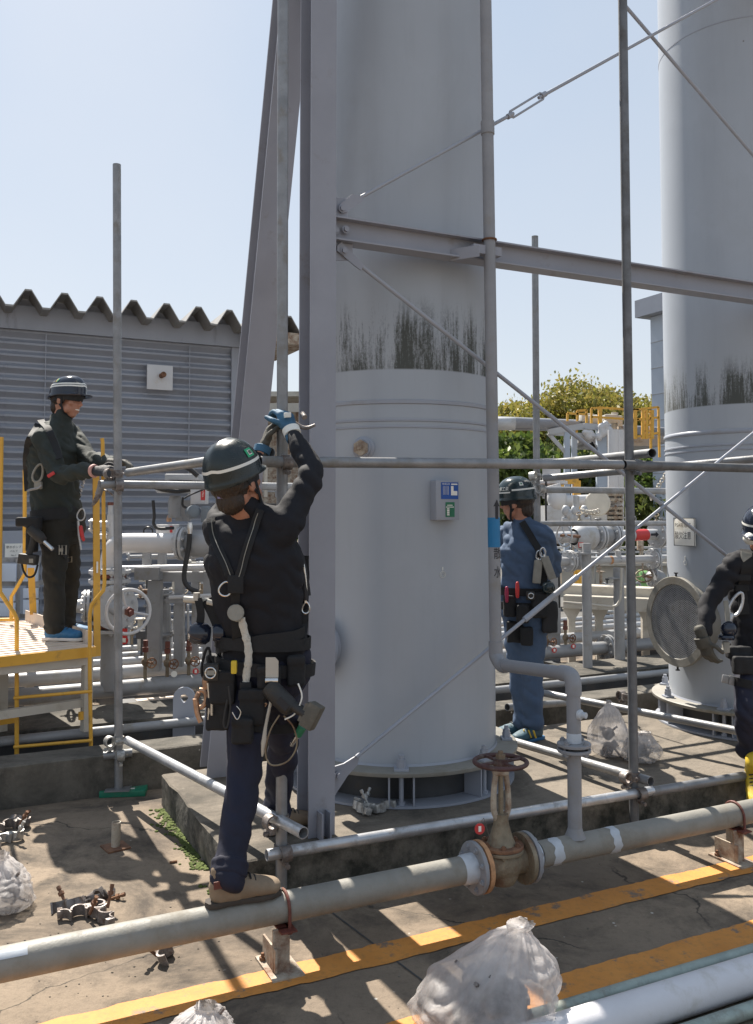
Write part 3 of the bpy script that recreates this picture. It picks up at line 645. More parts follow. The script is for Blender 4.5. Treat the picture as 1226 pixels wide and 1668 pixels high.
# ================================================================ braced steel frame round the towers
def hbeam(mb, p0, p1, hx, hy, w_, h_, tf=0.009, tw=0.007):
    """H section from p0 to p1: flanges normal to hy (spacing h_), flange width w_ along hx"""
    ax = (p1 - p0).normalized(); L = (p1 - p0).length; c = (p0 + p1) / 2
    hx = (hx - ax * hx.dot(ax)).normalized(); hy = (hy - ax * hy.dot(ax) - hx * hy.dot(hx)).normalized()
    for s_ in (-1, 1): mb.box(c + hy * (s_ * (h_ / 2 - tf / 2)), (w_, tf, L), (hx, hy, ax))
    mb.box(c, (tw, h_ - 2 * tf, L), (hx, hy, ax)); return mb
BF = 3.84
c1 = B(524, 1300, BF); a1 = c1.dot(U); HC = 0.15
fr = root("braced_steel_frame", "grey steel frame with column, cross beam and thin diagonal rods around the towers", "steel frame", UV(a1, BF + HC / 2, PADZ))
wcol = abs(B(545, 900, BF).dot(U) - B(503, 900, BF).dot(U))
cb_ = UV(a1, BF + HC / 2, 0)
mb = MB(); hbeam(mb, cb_ + Z * PADZ, cb_ + Z * 6.6, U, N, wcol, HC, 0.010, 0.008)
for sx_ in (-1, 1):
    mb.box(cb_ + U * (sx_ * 0.02) + N * (-HC / 2 - 0.03) + Z * (PADZ + 0.06), (0.008, 0.06, 0.12), (U, N, Z))
col = obj("column", mb, M['legpaint'], fr)
c2a = a1 + 3.87
mb = MB(); hbeam(mb, UV(c2a, BF + HC / 2, PADZ), UV(c2a, BF + HC / 2, 6.6), U, N, wcol, HC, 0.010, 0.008); obj("column", mb, M['legpaint'], fr)
# battered rear leg
lp0 = P(352, 1256, 5.08); lp1 = P(474, 0, 4.40); d_ = (lp1 - lp0); lp1 = lp0 + d_ * 1.35
mb = MB(); hbeam(mb, lp0, lp1, U, N, 0.15, 0.15, 0.010, 0.008); obj("battered_leg", mb, M['legpaint'], fr)
# beam
zb = B(545, 376, BF + 0.08).z; bw = 0.125
mb = MB(); hbeam(mb, UV(a1 + 0.004, BF + HC / 2, zb), UV(c2a, BF + HC / 2, zb), N, Z, 0.10, 0.115, 0.008, 0.006); bm_ = obj("cross_beam", mb, M['legpaint'], fr)
mb = MB(); zb2 = zb + 2.3; hbeam(mb, UV(a1 + 0.004, BF + HC / 2, zb2), UV(c2a, BF + HC / 2, zb2), N, Z, 0.10, 0.115, 0.008, 0.006); obj("cross_beam", mb, M['legpaint'], fr)
BR = BF + HC / 2 - 0.01
def gusset(pts, b_=BR, th=0.009, name="gusset_plate"):
    mb = MB(); ps = [B(x, y, b_) for x, y in pts]
    va = [mb.bm.verts.new(p) for p in ps]; vb = [mb.bm.verts.new(p + N * th) for p in ps]; n = len(ps)
    mb.bm.faces.new(va); mb.bm.faces.new(list(reversed(vb)))
    for i in range(n): mb.bm.faces.new((va[i], va[(i + 1) % n], vb[(i + 1) % n], vb[i]))
    return obj(name, mb, M['legpaint'], fr)
def bolt(px, py, b_, r_=0.0135, par=None):
    p = B(px, py, b_); mb = MB(); mb.lathe([(r_ * 1.5, 0.0), (r_ * 1.5, -0.003)], p, N, cap=True, n=14); mb.hexn(p - N * 0.003, -N, r_, 0.011); return obj("bolt", mb, M['legpaint'], par or fr)
gusset([(544, 322), (566, 322), (566, 356), (544, 354)]); gusset([(544, 395), (574, 398), (574, 424), (544, 424)])
gusset([(553, 333), (574, 316), (590, 320), (592, 327), (565, 345), (556, 346)], BR - 0.012); gusset([(549, 400), (556, 394), (593, 432), (588, 440), (577, 432), (549, 408)], BR - 0.012)
gusset([(544, 1249), (560, 1244), (579, 1232), (585, 1236), (582, 1246), (566, 1264), (545, 1296)], BR, 0.01)
for x, y in ((557, 340), (563, 374), (546, 375), (560, 409), (551, 1263)): bolt(x, y, BR - 0.012)
def rod(p, q, r_, name="brace_rod"):
    mb = MB(); mb.tube(p, q, r_, n=12); return obj(name, mb, M['greypaint'], fr)
rA0 = B(588, 321, BR); rA1 = B(1166, 0, BR); rAe = rA0 + (rA1 - rA0) * 1.45
# turnbuckle on the rising rod
tb0 = B(829, 189, BR); tb1 = B(886, 154, BR)
rod(rA0, tb0 + (tb1 - tb0) * 0.12, 0.0095); rod(tb1 - (tb1 - tb0) * 0.16, rAe, 0.0095)
mb = MB(); td = (tb1 - tb0).normalized(); ts = td.cross(N).normalized()
for s_ in (-1, 1): mb.path([tb0, tb0 + td * 0.02 + ts * (s_ * 0.018), tb1 - td * 0.02 + ts * (s_ * 0.018), tb1], 0.0062, n=8)
mb.tube(tb0 - td * 0.012, tb0 + td * 0.022, 0.015); mb.tube(tb1 - td * 0.022, tb1 + td * 0.012, 0.015); obj("turnbuckle", mb, M['greypaint'], fr)
rB0 = B(580, 427, BR); rB1 = B(1195, 914, BR); rod(rB0, rB0 + (rB1 - rB0) * 1.35, 0.011)
rC0 = B(1022, 14, BR + 0.03); rC1 = B(1226, 252, BR + 0.03); rod(rC0 - (rC1 - rC0) * 2.2, rC0 + (rC1 - rC0) * 1.9, 0.0105)
rD0 = B(580, 1233, BR - 0.012); rD1 = B(1226, 706, BR - 0.012); rDm = B(850, 1016, BR - .012); rDn = B(897, 977, BR - .012)
rod(rD0, rD0 + (rD1 - rD0) * 1.28, 0.0095)
mb = MB(); mb.tube(rD0 + (rD1 - rD0) * 0.362, rD0 + (rD1 - rD0) * 0.492, 0.0155, n=14); obj("rod_sleeve", mb, M['greypaint'], fr)
# clip carrying the sprinkler riser
SR = P(797, 405, 4.5)
mb = MB(); q = B(795, 408, BF + 0.02)
mb.box(B(757, 412, BF + 0.005), (0.16, 0.006, 0.06), ((U * 0.55 - N * 0.83).normalized(), (U * .83 + N * .55).normalized(), Z)); mb.box(B(790, 409, BF + 0.0), (0.17, 0.05, 0.045), (U, N, Z)); obj("pipe_bracket", mb, M['legpaint'], fr)

# ================================================================ scaffold
SCAF = "scaffold tubes of the half built frame"
def stube(p, q, label, mt='galv', r_=0.0243):
    mb = MB(); mb.hollow(p, q, r_, 0.0028, n=20); o = obj("scaffold_tube", mb, M[mt]); tag(o, label, "scaffold tube", SCAF); return o
pL0 = P(193, 1283, 5.30); pL1 = P(190, 268, 5.30); stube(pL0, pL1, "free standing scaffold upright by the yellow platform, standing on a green board")
pC0 = G(458, 1447, 0.0); pC0 = P(458, 1446, 3.85); pC1 = P(461, -90, 3.86); stube(pC0, pC1, "tall scaffold upright gripped by the worker with his arms raised")
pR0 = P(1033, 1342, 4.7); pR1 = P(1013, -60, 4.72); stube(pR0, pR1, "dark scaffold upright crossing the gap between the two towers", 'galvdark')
pB0 = P(877, 1168, 6.38); pB1 = P(871, 385, 6.42); stube(pB0, pB1, "thin scaffold upright behind the blue shirted worker, ending below the beam")
def ubar(px0, px1, py, b_, label, mt='galv', py1=None, r_=0.0243):
    p = B(px0, py, b_); q = B(px1, py1 if py1 is not None else py, b_)
    if py1 is None: q = q + Z * (p.z - q.z)
    return p, q, stube(p, q, label, mt, r_)
bL = 3.59
t1p = B(424, 752, bL); t1m = B(1012, 757, bL); stube(t1p, t1m, "waist high scaffold rail across the middle tower, from the gripped upright to the dark upright")
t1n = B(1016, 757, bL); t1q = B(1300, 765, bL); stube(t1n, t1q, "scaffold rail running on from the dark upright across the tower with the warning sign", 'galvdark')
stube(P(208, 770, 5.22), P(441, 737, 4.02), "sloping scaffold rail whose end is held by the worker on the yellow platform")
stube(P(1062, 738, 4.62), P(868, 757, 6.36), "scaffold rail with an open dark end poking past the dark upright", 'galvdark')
stube(P(886, 779, 6.34), P(1290, 742, 5.35), "sloping scaffold rail clamped to the thin upright behind the blue shirted worker")
t4p = P(163, 789, 5.24); t4q = P(163, 789, 5.24) + U * 5.6; t4q.z = P(1000, 797, 6.6).z; stube(t4p, t4q, "rear scaffold rail, long and level, running behind both towers at waist height")
stube(B(845, 853, 5.42), B(1200, 852, 5.42), "rear scaffold rail at chest height beside the blue shirted worker", r_=0.02)
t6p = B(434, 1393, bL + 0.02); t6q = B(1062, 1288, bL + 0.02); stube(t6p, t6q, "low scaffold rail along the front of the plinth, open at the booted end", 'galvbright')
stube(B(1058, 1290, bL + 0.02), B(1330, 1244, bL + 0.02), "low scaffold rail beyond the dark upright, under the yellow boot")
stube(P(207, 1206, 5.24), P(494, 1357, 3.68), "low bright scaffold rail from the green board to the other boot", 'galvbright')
stube(P(886, 1129, 6.35), P(1300, 1210, 5.05), "low scaffold rail in front of the base of the tower with the warning sign")
stube(P(800, 1197, 5.80), P(1060, 1273, 4.62), "low scaffold rail from the middle tower flange to the foot of the dark upright")
t11a = P(0, 1250, 5.25); t11 = (P(-80, 1259, 5.22), P(330, 1211, 5.9)); stube(P(-150, 1262, 5.05), P(-150, 1262, 5.05) + U * 9, "long rail lying along the kerb behind the plinth", r_=0.019)
stube(P(168, 1231, 5.27), P(215, 1226, 5.32), "short tube stub clamped to the foot of the free standing upright")
stube(P(826, 1152, 6.1), P(920, 1145, 6.5), "short tube with a capped end behind the blue trouser leg")
CP = "scaffold couplers on the joints"
def coupler(p, ax1, ax2, label, mt='coupler', grp=CP):
    """double coupler: ring round ax1 at p, second ring round ax2 offset to the next tube"""
    r = root("scaffold_coupler", label, "coupler", p, grp)
    n1 = ax1.cross(ax2).normalized()
    if n1.y > 0: n1 = -n1
    q = p + n1 * 0.052
    mb = MB()
    for c, a in ((p, ax1), (q, ax2)): a = a.normalized(); mb.hollow(c - a * 0.022, c + a * 0.022, 0.0325, 0.0075, 18)
    mb.box((p + q) / 2, (0.04, 0.04, 0.016), (*frame(n1), n1)); obj("clamp_body", mb, M[mt], r)
    for c, a, o_ in ((p, ax1, ax2), (q, ax2, ax1)):
        s_ = a.cross(n1).normalized(); bo = MB(); c_ = c + s_ * 0.044
        bo.box(c_ - s_ * 0.004, (0.02, 0.026, 0.018), (s_, n1, a), 0.002); bo.tube(c_ - n1 * 0.02, c_ + n1 * 0.035, 0.006, n=8); bo.hexn(c_ + n1 * 0.02, n1, 0.011, 0.012); obj("bolt", bo, M[mt], r)
    return r
def onp_(p, q, py):   # point on segment at height of pixel row py, by z match
    return p
def atz(p, q, z): return p + (q - p) * ((z - p.z) / (q.z - p.z))
ac = (pC1 - pC0).normalized(); aL = (pL1 - pL0).normalized()
coupler(atz(pC0, pC1, t1p.z), Z, U, "coupler hidden behind the raised elbow on the gripped upright")
coupler(atz(pR0, pR1, t1n.z), Z, U, "coupler on the dark upright at waist height", 'galvdark')
coupler(atz(pL0, pL1, P(190, 772, 5.3).z), Z, (P(441, 737, 4.02) - P(208, 770, 5.22)), "coupler under the black glove on the free standing upright")
coupler(atz(pL0, pL1, t4p.z - 0.01), Z, U, "coupler fixing the level rear rail to the free standing upright")
coupler(atz(pL0, pL1, P(190, 1206, 5.3).z), Z, (P(494, 1357, 3.7) - P(207, 1206, 5.24)), "upper coupler near the foot of the free standing upright", 'couplerpale')
coupler(atz(pL0, pL1, P(190, 1228, 5.3).z), Z, U, "lower coupler near the foot of the free standing upright", 'couplerpale')
coupler(atz(pC0, pC1, t6p.z), Z, U, "coupler behind the laces, low on the gripped upright")
coupler(atz(pC0, pC1, P(478, 1349, 3.75).z), Z, (P(494, 1357, 3.7) - P(207, 1206, 5.24)), "coupler at the open tube end beside the boot toe")
coupler(atz(pR0, pR1, P(1040, 1268, 4.66).z), Z, (P(1060, 1273, 4.62) - P(800, 1197, 5.8)), "upper coupler near the foot of the dark upright")
coupler(atz(pR0, pR1, t6q.z), Z, U, "lower coupler near the foot of the dark upright")
coupler(atz(pB0, pB1, P(872, 776, 6.4).z), Z, (P(1290, 742, 5.35) - P(886, 779, 6.34)), "upper coupler on the thin upright behind the blue shirted worker", 'couplerpale')
coupler(atz(pB0, pB1, P(884, 797, 6.4).z), Z, U, "middle coupler on the thin upright behind the blue shirted worker", 'couplerpale')
coupler(atz(pB0, pB1, P(880, 1128, 6.4).z), Z, (P(1300, 1210, 5.05) - P(886, 1129, 6.35)), "lowest coupler on the thin upright behind the blue shirted worker")
coupler(P(1012, 1133, 6.06), U, Z, "coupler on the kerb rail right of the drop pipe")
# green board and base jack
gb = root("base_board", "green plastic board under the free standing upright", "board", P(205, 1288, 5.25) * 1.0)
gp = G(203, 1290, 0); gb.location = gp
mb = MB(); e1 = V(1, .12, 0).normalized(); e2 = V(-.12, 1, 0).normalized(); mb.box(gp + Z * 0.017, (0.26, 0.20, 0.034), (e1, e2, Z), 0.004); obj("board", mb, M['greenboard'], gb)
mb = MB()
for dx, dy in ((-0.06, -0.05), (0.05, -0.055), (0.09, 0.03)): mb.box(gp + e1 * dx + e2 * dy + Z * 0.0352, (0.03, 0.02, 0.0012), (e1, e2, Z))
obj("reflective_patch", mb, M['stripe'], gb)
bj = root("base_plate", "square steel base plate on the green board", "base plate", gp + Z * 0.034)
mb = MB(); q = V(pL0.x, pL0.y, 0.038); mb.box(q, (0.14, 0.14, 0.006), (e1, e2, Z)); mb.tube(q, q + Z * 0.05, 0.019); obj("plate", mb, M['galv'], bj)
# ================================================================ piping helpers
def colx(c, d, px):
    """point on the line c + d*t that stands in picture column px (measures lengths along a pipe)"""
    s = (px - PW / 2) / FPX; t = (s * c.y - c.x) / (d.x - s * d.y); return c + d * t
def flange_mb(mb, c, ax, r_, t=0.02, hub=None, nb=8, br=0.008):
    ax = ax.normalized(); e1, e2 = frame(ax)
    mb.lathe([(0.002, -t / 2), (r_ - 0.002, -t / 2), (r_, -t / 2 + 0.002), (r_, t / 2 - 0.002), (r_ - 0.002, t / 2), (0.002, t / 2)], c, ax, n=36)
    for k in range(nb):
        a = 2 * math.pi * (k + .5) / nb; q = c + (e1 * math.cos(a) + e2 * math.sin(a)) * (r_ * 0.80)
        mb.hexn(q + ax * (t / 2), ax, br * 1.4, br); mb.hexn(q - ax * (t / 2), -ax, br * 1.4, br)
        mb.tube(q - ax * (t / 2 + br * 1.6), q + ax * (t / 2 + br * 1.6), br * .75, n=8)
def flanges(par, c, ax, r_, mt, gap=0.012, t=0.02, nb=8, br=0.008):
    ax = ax.normalized()
    for s_ in (-1, 1):
        mb = MB(); flange_mb(mb, c + ax * (s_ * (gap / 2 + t / 2)), ax, r_, t, nb=nb, br=br); obj("flange", mb, mt, par)
def wheel(par, c, ax, r_, mt, rt=0.008, spokes=4, hub=0.02, dish=0.0, name="handwheel", tw=0.3):
    mb = MB(); ax = ax.normalized(); e1, e2 = frame(ax); mb.torus(c, ax, r_, rt, n=36, m=10)
    for k in range(spokes):
        a = 2 * math.pi * k / spokes + tw; d = e1 * math.cos(a) + e2 * math.sin(a)
        mb.path([c - ax * dish + d * hub * .6, c - ax * dish * .6 + d * r_ * 0.55, c + d * (r_ - rt * .3)], rt * 0.75, n=8, smooth=3)
    mb.lathe([(0.004, -0.014), (hub, -0.014), (hub, 0.014), (0.004, 0.014)], c - ax * dish, ax, n=18); return obj(name, mb, mt, par)
# ================================================================ header pipe in front of the plinth
HP = P(613, 1446, 3.5); HR = 0.0535
hdr = root("header_pipe", "long dusty grey pipe on low supports that the booted worker stands on", "pipe", V(HP.x, HP.y, 0))
HL = lambda px: colx(HP, U, px)
mb = MB(); mb.tube(HP - U * 4.2, HL(757), HR, n=40, cap=False); obj("pipe_run", mb, M['pipegrey'], hdr)
mb = MB(); mb.tube(HL(870), HP + U * 6.5, HR, n=40, cap=False); obj("pipe_run", mb, M['pipegrey'], hdr)
for px, hw in ((757, .014), (858, .012)):
    q = HL(px); mb = MB(); mb.lathe([(HR, -0.03), (HR + .004, -0.02), (HR + .006, 0.03), (HR, 0.034)], q, U, n=40); obj("weld_neck", mb, M['pipeprimer'], hdr)
for px, w_ in ((894, .045), (986, .04)):
    q = HL(px); mb = MB(); n = 40; e1, e2 = frame(U); rows = []
    for h in (-1, 1): rows.append([q + U * (h * w_ * (0.55 + 0.45 * noise.noise(V(math.cos(2 * math.pi * j / n) * 2 + px, math.sin(2 * math.pi * j / n) * 2, h)))) + (e1 * math.cos(2 * math.pi * j / n) + e2 * math.sin(2 * math.pi * j / n)) * (HR + 0.0012) for j in range(n)])
    mb.rings(rows, cap=False); obj("primer_band", mb, M['pipeprimer'], hdr)
# pale repair tape on the header
q = HL(5); mb = MB(); e1, e2 = frame(U)
mb.rings([[q + U * (h) + (Z * math.sin(a) + e1.cross(U).normalized() * 0 + N * -math.cos(a)) * (HR + .0015) for a in [R(38 + 3 * k) for k in range(12)]] for h in (-.25, .1)], cap=False); obj("tape_patch", mb, M['pipeprimer'], hdr)
gv = root("gate_valve", "rust stained gate valve with a dark red handwheel in the header pipe", "valve", HL(812))
qa, qb = HL(775), HL(848); FR = 0.103
for q, s_ in ((qa, 1), (qb, -1)):
    mb = MB(); flange_mb(mb, q - U * (s_ * 0.018), U, FR, 0.018, nb=8, br=0.009); obj("flange", mb, M['pipegrey2'], gv)
    mb = MB(); mb.lathe([(0.05, -.003), (FR - .012, -.003), (FR - .012, .003), (.05, .003)], q - U * (s_ * 0.0055), U, n=36); obj("gasket", mb, M['gasket'], gv)
    mb = MB(); mb.lathe([(0.002, -.010), (FR - .001, -.010), (FR, -.008), (FR, .008), (FR - .001, .010), (.002, .010)], q + U * (s_ * 0.008), U, n=36); obj("flange", mb, M['gasket'] if s_ == 1 else M['bronze'], gv)
vc = (qa + qb) / 2
mb = MB(); L = (qb - qa).length
mb.lathe([(0.06, -L / 2 + .015), (0.058, -L * .3), (0.075, -L * .12), (0.080, 0), (0.075, L * .12), (0.058, L * .3), (0.06, L / 2 - .015)], vc, U, n=32)
mb.lathe([(0.055, -.08), (0.07, -.05), (0.068, 0.03), (0.064, 0.075)], vc, Z, n=28, cap=True)
obj("valve_body", mb, M['bronze'], gv)
zt_ = lambda py: 1.65 - (py - 834) / 1450 * vc.y * 0.995
def vz(z): return V(vc.x, vc.y, z)
zb0 = P(812, 1385, vc.y).z
for k, (z, mt) in enumerate(((zb0 + 0.005, 'bronze'), (zb0 + 0.021, 'rust'))):
    mb = MB(); flange_mb(mb, vz(z), Z, 0.092, 0.014, nb=6, br=0.009); obj("bonnet_flange", mb, M[mt], gv)
zw = P(803, 1241, vc.y).z
mb = MB(); mb.lathe([(0.06, zb0 + .028), (0.05, zb0 + .05), (0.034, zb0 + .10), (0.030, zb0 + .13), (0.03, zb0 + .15)], vz(0), Z, n=24, cap=True); obj("bonnet", mb, M['bronze'], gv)
mb = MB()
for s_ in (-1, 1): mb.path([vz(zb0 + .13) + U * (s_ * .02), vz(zb0 + .17) + U * (s_ * .036), vz(zw - .11) + U * (s_ * .034), vz(zw - .035) + U * (s_ * .022)], [.013, .013, .012, .012], n=8, smooth=3)
mb.lathe([(0.03, zw - .05), (0.036, zw - .045), (0.036, zw - .02), (0.026, zw - .012)], vz(0), Z, n=20, cap=True); obj("yoke", mb, M['rustpaint'], gv)
mb = MB(); mb.tube(vz(zb0 + .12), vz(zw + .045), 0.0105); mb.hexn(vz(zw + .012), Z, 0.02, 0.02); obj("stem", mb, M['bronze'], gv)
wheel(gv, vz(zw), Z, 0.108, M['wheelred'], rt=0.0095, spokes=4, hub=0.032, tw=0.5)
tp = P(781, 1350, vc.y - 0.07); tg = root("valve_tag", "red oval tag hanging on the gate valve by the plinth", "tag", tp)
mb = MB(); mb.lathe([(0.0, 0), (0.022, 0), (0.022, 0.0015), (0.0, 0.0015)], tp, V(.3, -1, .1), n=24); o = obj("tag_disc", mb, M['red'], tg)
mb = MB(); mb.box(tp + V(.3, -1, .1).normalized() * .0025, (.012, .001, .022), (V(1, .3, 0).normalized(), V(.3, -1, .1).normalized(), Z)); obj("tag_print", mb, M['paper'], tg)
mb = MB(); mb.path([tp + Z * .02, tp + Z * .04 + U * .02, vz(zb0 + .04) - U * .05], .0012, n=5); obj("tag_wire", mb, M['coupler'], tg)
def support(px, label, grp="pipe supports under the header"):
    q = HL(px); r = root("pipe_support", label, "pipe support", V(q.x, q.y, 0), grp); zb_ = q.z - HR
    mb = MB(); mb.box(V(q.x, q.y, 0.005) - N * .01, (0.12, 0.20, 0.010), (U, N, Z)); obj("foot_plate", mb, M['rustpaint'], r)
    mb = MB(); h = zb_ - 0.01
    mb.box(V(q.x, q.y, 0.01 + h / 2) + U * .02, (0.008, 0.10, h), (U, N, Z)); mb.box(V(q.x, q.y, 0.01 + h / 2) - N * .046 + U * (-.012), (0.056, 0.008, h), (U, N, Z)); mb.box(V(q.x, q.y, 0.01 + h * .3) + U * (-.034), (0.008, 0.14, h * .55), (U, N, Z))
    obj("post", mb, M['rustpaint'], r)
    mb = MB(); mb.box(V(q.x, q.y, zb_ - .003) + U * .01, (0.06, 0.17, 0.006), (U, N, Z)); obj("saddle_plate", mb, M['redox'], r)
    mb = MB(); pts = [q + U * .02 - N * (HR + .006) - Z * (HR + .02)] + [q + U * .02 - N * (math.cos(t) * (HR + .006)) + Z * (math.sin(t) * (HR + .006)) for t in [math.pi * k / 10 for k in range(11)]] + [q + U * .02 + N * (HR + .006) - Z * (HR + .02)]
    mb.path(pts, 0.006, n=8)
    for s_ in (-1, 1): mb.hexn(q + U * .02 + N * (s_ * (HR + .006)) - Z * (HR + .018), Z, .011, .01)
    obj("u_bolt", mb, M['redox'], r)
    mb = MB(); c_ = V(q.x, q.y, .01) + U * (-.045) + N * .05; mb.hexn(c_, Z, .012, .012); mb.tube(c_, c_ + Z * .026, .006, n=8); obj("anchor", mb, M['rust'], r)
support(458, "rusty pipe support with a red clamp by the toe of the suede boot"); support(1180, "rusty pipe support with a red clamp below the yellow boot")

# ================================================================ sprinkler riser
sr = root("sprinkler_pipe", "grey sprinkler riser beside the middle tower with a blue band and an arrow", "pipe", V(0.86, 3.92, HP.z))
s0 = P(789, -120, 4.56); s1 = P(807, 1045, 4.50); rz = 0.0303
mb = MB(); mb.tube(s0, s1, rz, n=28); obj("riser", mb, M['pipegrey2'], sr)
q = s0 + (s1 - s0) * ((222 + 120) / 1165); sd = (s1 - s0).normalized(); mb = MB(); mb.lathe([(rz, -.036), (rz + .005, -.034), (rz + .005, .034), (rz, .036)], q, sd, n=28); obj("coupling", mb, M['pipegrey2'], sr)
mb = MB(); mb.torus(s0 + (s1 - s0) * ((407 + 120) / 1165), sd, rz + .004, .0055); obj("u_bolt", mb, M['rust'], sr)
tq = P(928, 1140, HL(928).y); tq = V(HL(930).x, HL(930).y, tq.z)
e0 = P(815, 1083, 4.46); e1_ = V(tq.x, tq.y, P(925, 1099, HL(928).y).z)
hd = (e1_ - e0).normalized()
mb = MB(); mb.path([s1, s1 + sd * .045, s1 + sd * .075 + hd * .006, e0 + hd * .01 , e0 + hd * .05], [rz + .005] * 5, n=24, smooth=5); obj("elbow", mb, M['pipegrey2'], sr)
mb = MB(); mb.tube(e0 + hd * .04, e1_ - hd * .07, rz, n=28); obj("cross_pipe", mb, M['pipegrey2'], sr)
mb = MB(); mb.path([e1_ - hd * .085, e1_ - hd * .05, e1_ - hd * .014 - Z * .010, e1_ - Z * .045, e1_ - Z * .085], [rz + .005] * 5, n=24, smooth=5); obj("elbow", mb, M['pipegrey2'], sr)
zf = P(928, 1217, tq.y).z
mb = MB(); mb.tube(e1_ - Z * .08, V(tq.x, tq.y, HP.z + HR * .8), rz, n=28); mb.lathe([(rz, HP.z + HR + .03), (rz + .006, HP.z + HR + .01), (rz + .016, HP.z + HR - .012)], V(tq.x, tq.y, 0), Z, n=28); obj("drop_pipe", mb, M['pipegrey2'], sr)
for z in (zf + .012, zf - .012):
    mb = MB(); flange_mb(mb, V(tq.x, tq.y, z), Z, 0.073, 0.014, nb=4, br=0.009); obj("flange", mb, M['pipegrey2'], sr)
mb = MB(); mb.lathe([(rz + .0015, zf + .02), (rz + .0015, zf + .06), (rz, .062 + zf)], V(tq.x, tq.y, 0), Z, n=24); obj("primer_patch", mb, M['pipeprimer'], sr)
q = P(934, 1165, tq.y - rz); dn = V(.75, -.66, 0).normalized(); q = V(tq.x, tq.y, q.z) + dn * rz
mb = MB(); mb.lathe([(.024, -.006), (.022, .006), (.013, .012), (.013, .03), (.004, .031)], q, dn, n=16, cap=True); obj("plugged_boss", mb, M['pipeprimer'], sr)
# markings on the riser
def onriser(py): 
    t = (P(800, py, 4.53).z - s0.z) / (s1.z - s0.z); return s0 + (s1 - s0) * t
za, zb_ = onriser(843), onriser(891); mb = MB(); mb.tube(za, zb_, rz + .0012, n=28, cap=False); obj("blue_band", mb, M['cyan'], sr)
av = -math.pi / 2 + R(24)
def wrapquads(polys, c):
    mb = MB()
    for poly in polys: mb.bm.faces.new([mb.bm.verts.new((x, y, 0)) for x, y in poly])
    bmesh.ops.triangulate(mb.bm, faces=mb.bm.faces[:]); bmesh.ops.subdivide_edges(mb.bm, edges=mb.bm.edges[:], cuts=3)
    for v in mb.bm.verts:
        a = av + v.co.x / rz; v.co = c + V(math.cos(a), math.sin(a), 0) * (rz + .0022) + Z * v.co.y
    return mb
hz_ = abs(onriser(815).z - onriser(843).z)
obj("flow_arrow", wrapquads([[(-.0085, -hz_ / 2 - .01), (.0085, -hz_ / 2 - .01), (.0085, .01), (-.0085, .01)], [(-.017, .01), (.017, .01), (0, .045)]], onriser(828)), M['ink'], sr, fix=False)
for ch, py in (("散", 902), ("水", 932)):
    c = onriser(py); text("marking", ch, 0.062, c, X, Z, M['ink'], sr, bend=(c, rz + .0022, V(math.cos(av), math.sin(av), 0), V(-math.sin(av), math.cos(av), 0)), sx=0.72)
# ================================================================ foreground tubes
FG = "tubes lying in the near corner"
def lay(px, py, r_, label, mt, z=None, name="scaffold_tube", cat="scaffold tube", a0=-.9, a1=4.0, ang=0.0):
    p = G(px, py, r_ if z is None else z); d = (U * math.cos(ang) + N * math.sin(ang)); mb = MB()
    if r_ < .03: mb.hollow(p + d * a0, p + d * a1, r_, .003, 24)
    else: mb.tube(p + d * a0, p + d * a1, r_, n=40)
    o = obj(name, mb, M[mt]); tag(o, label, cat, FG); return o
lay(1100, 1587, .0243, "greenish scaffold tube lying next to the big white pipe, farthest from the camera", 'galvgreen', a0=-.62)
lay(1100, 1605, .0215, "thinner dull scaffold tube squeezed between the greenish tube and the white pipe", 'galvgreen', a0=-.6)
lay(1100, 1627, .060, "big white pipe lying in the near corner of the yard", 'whitepipe', name="white_pipe", cat="pipe", a0=-.8)
lay(1130, 1676, .0243, "scaffold tube in front of the big white pipe, nearest to the camera", 'galvgreen', a0=-.8)
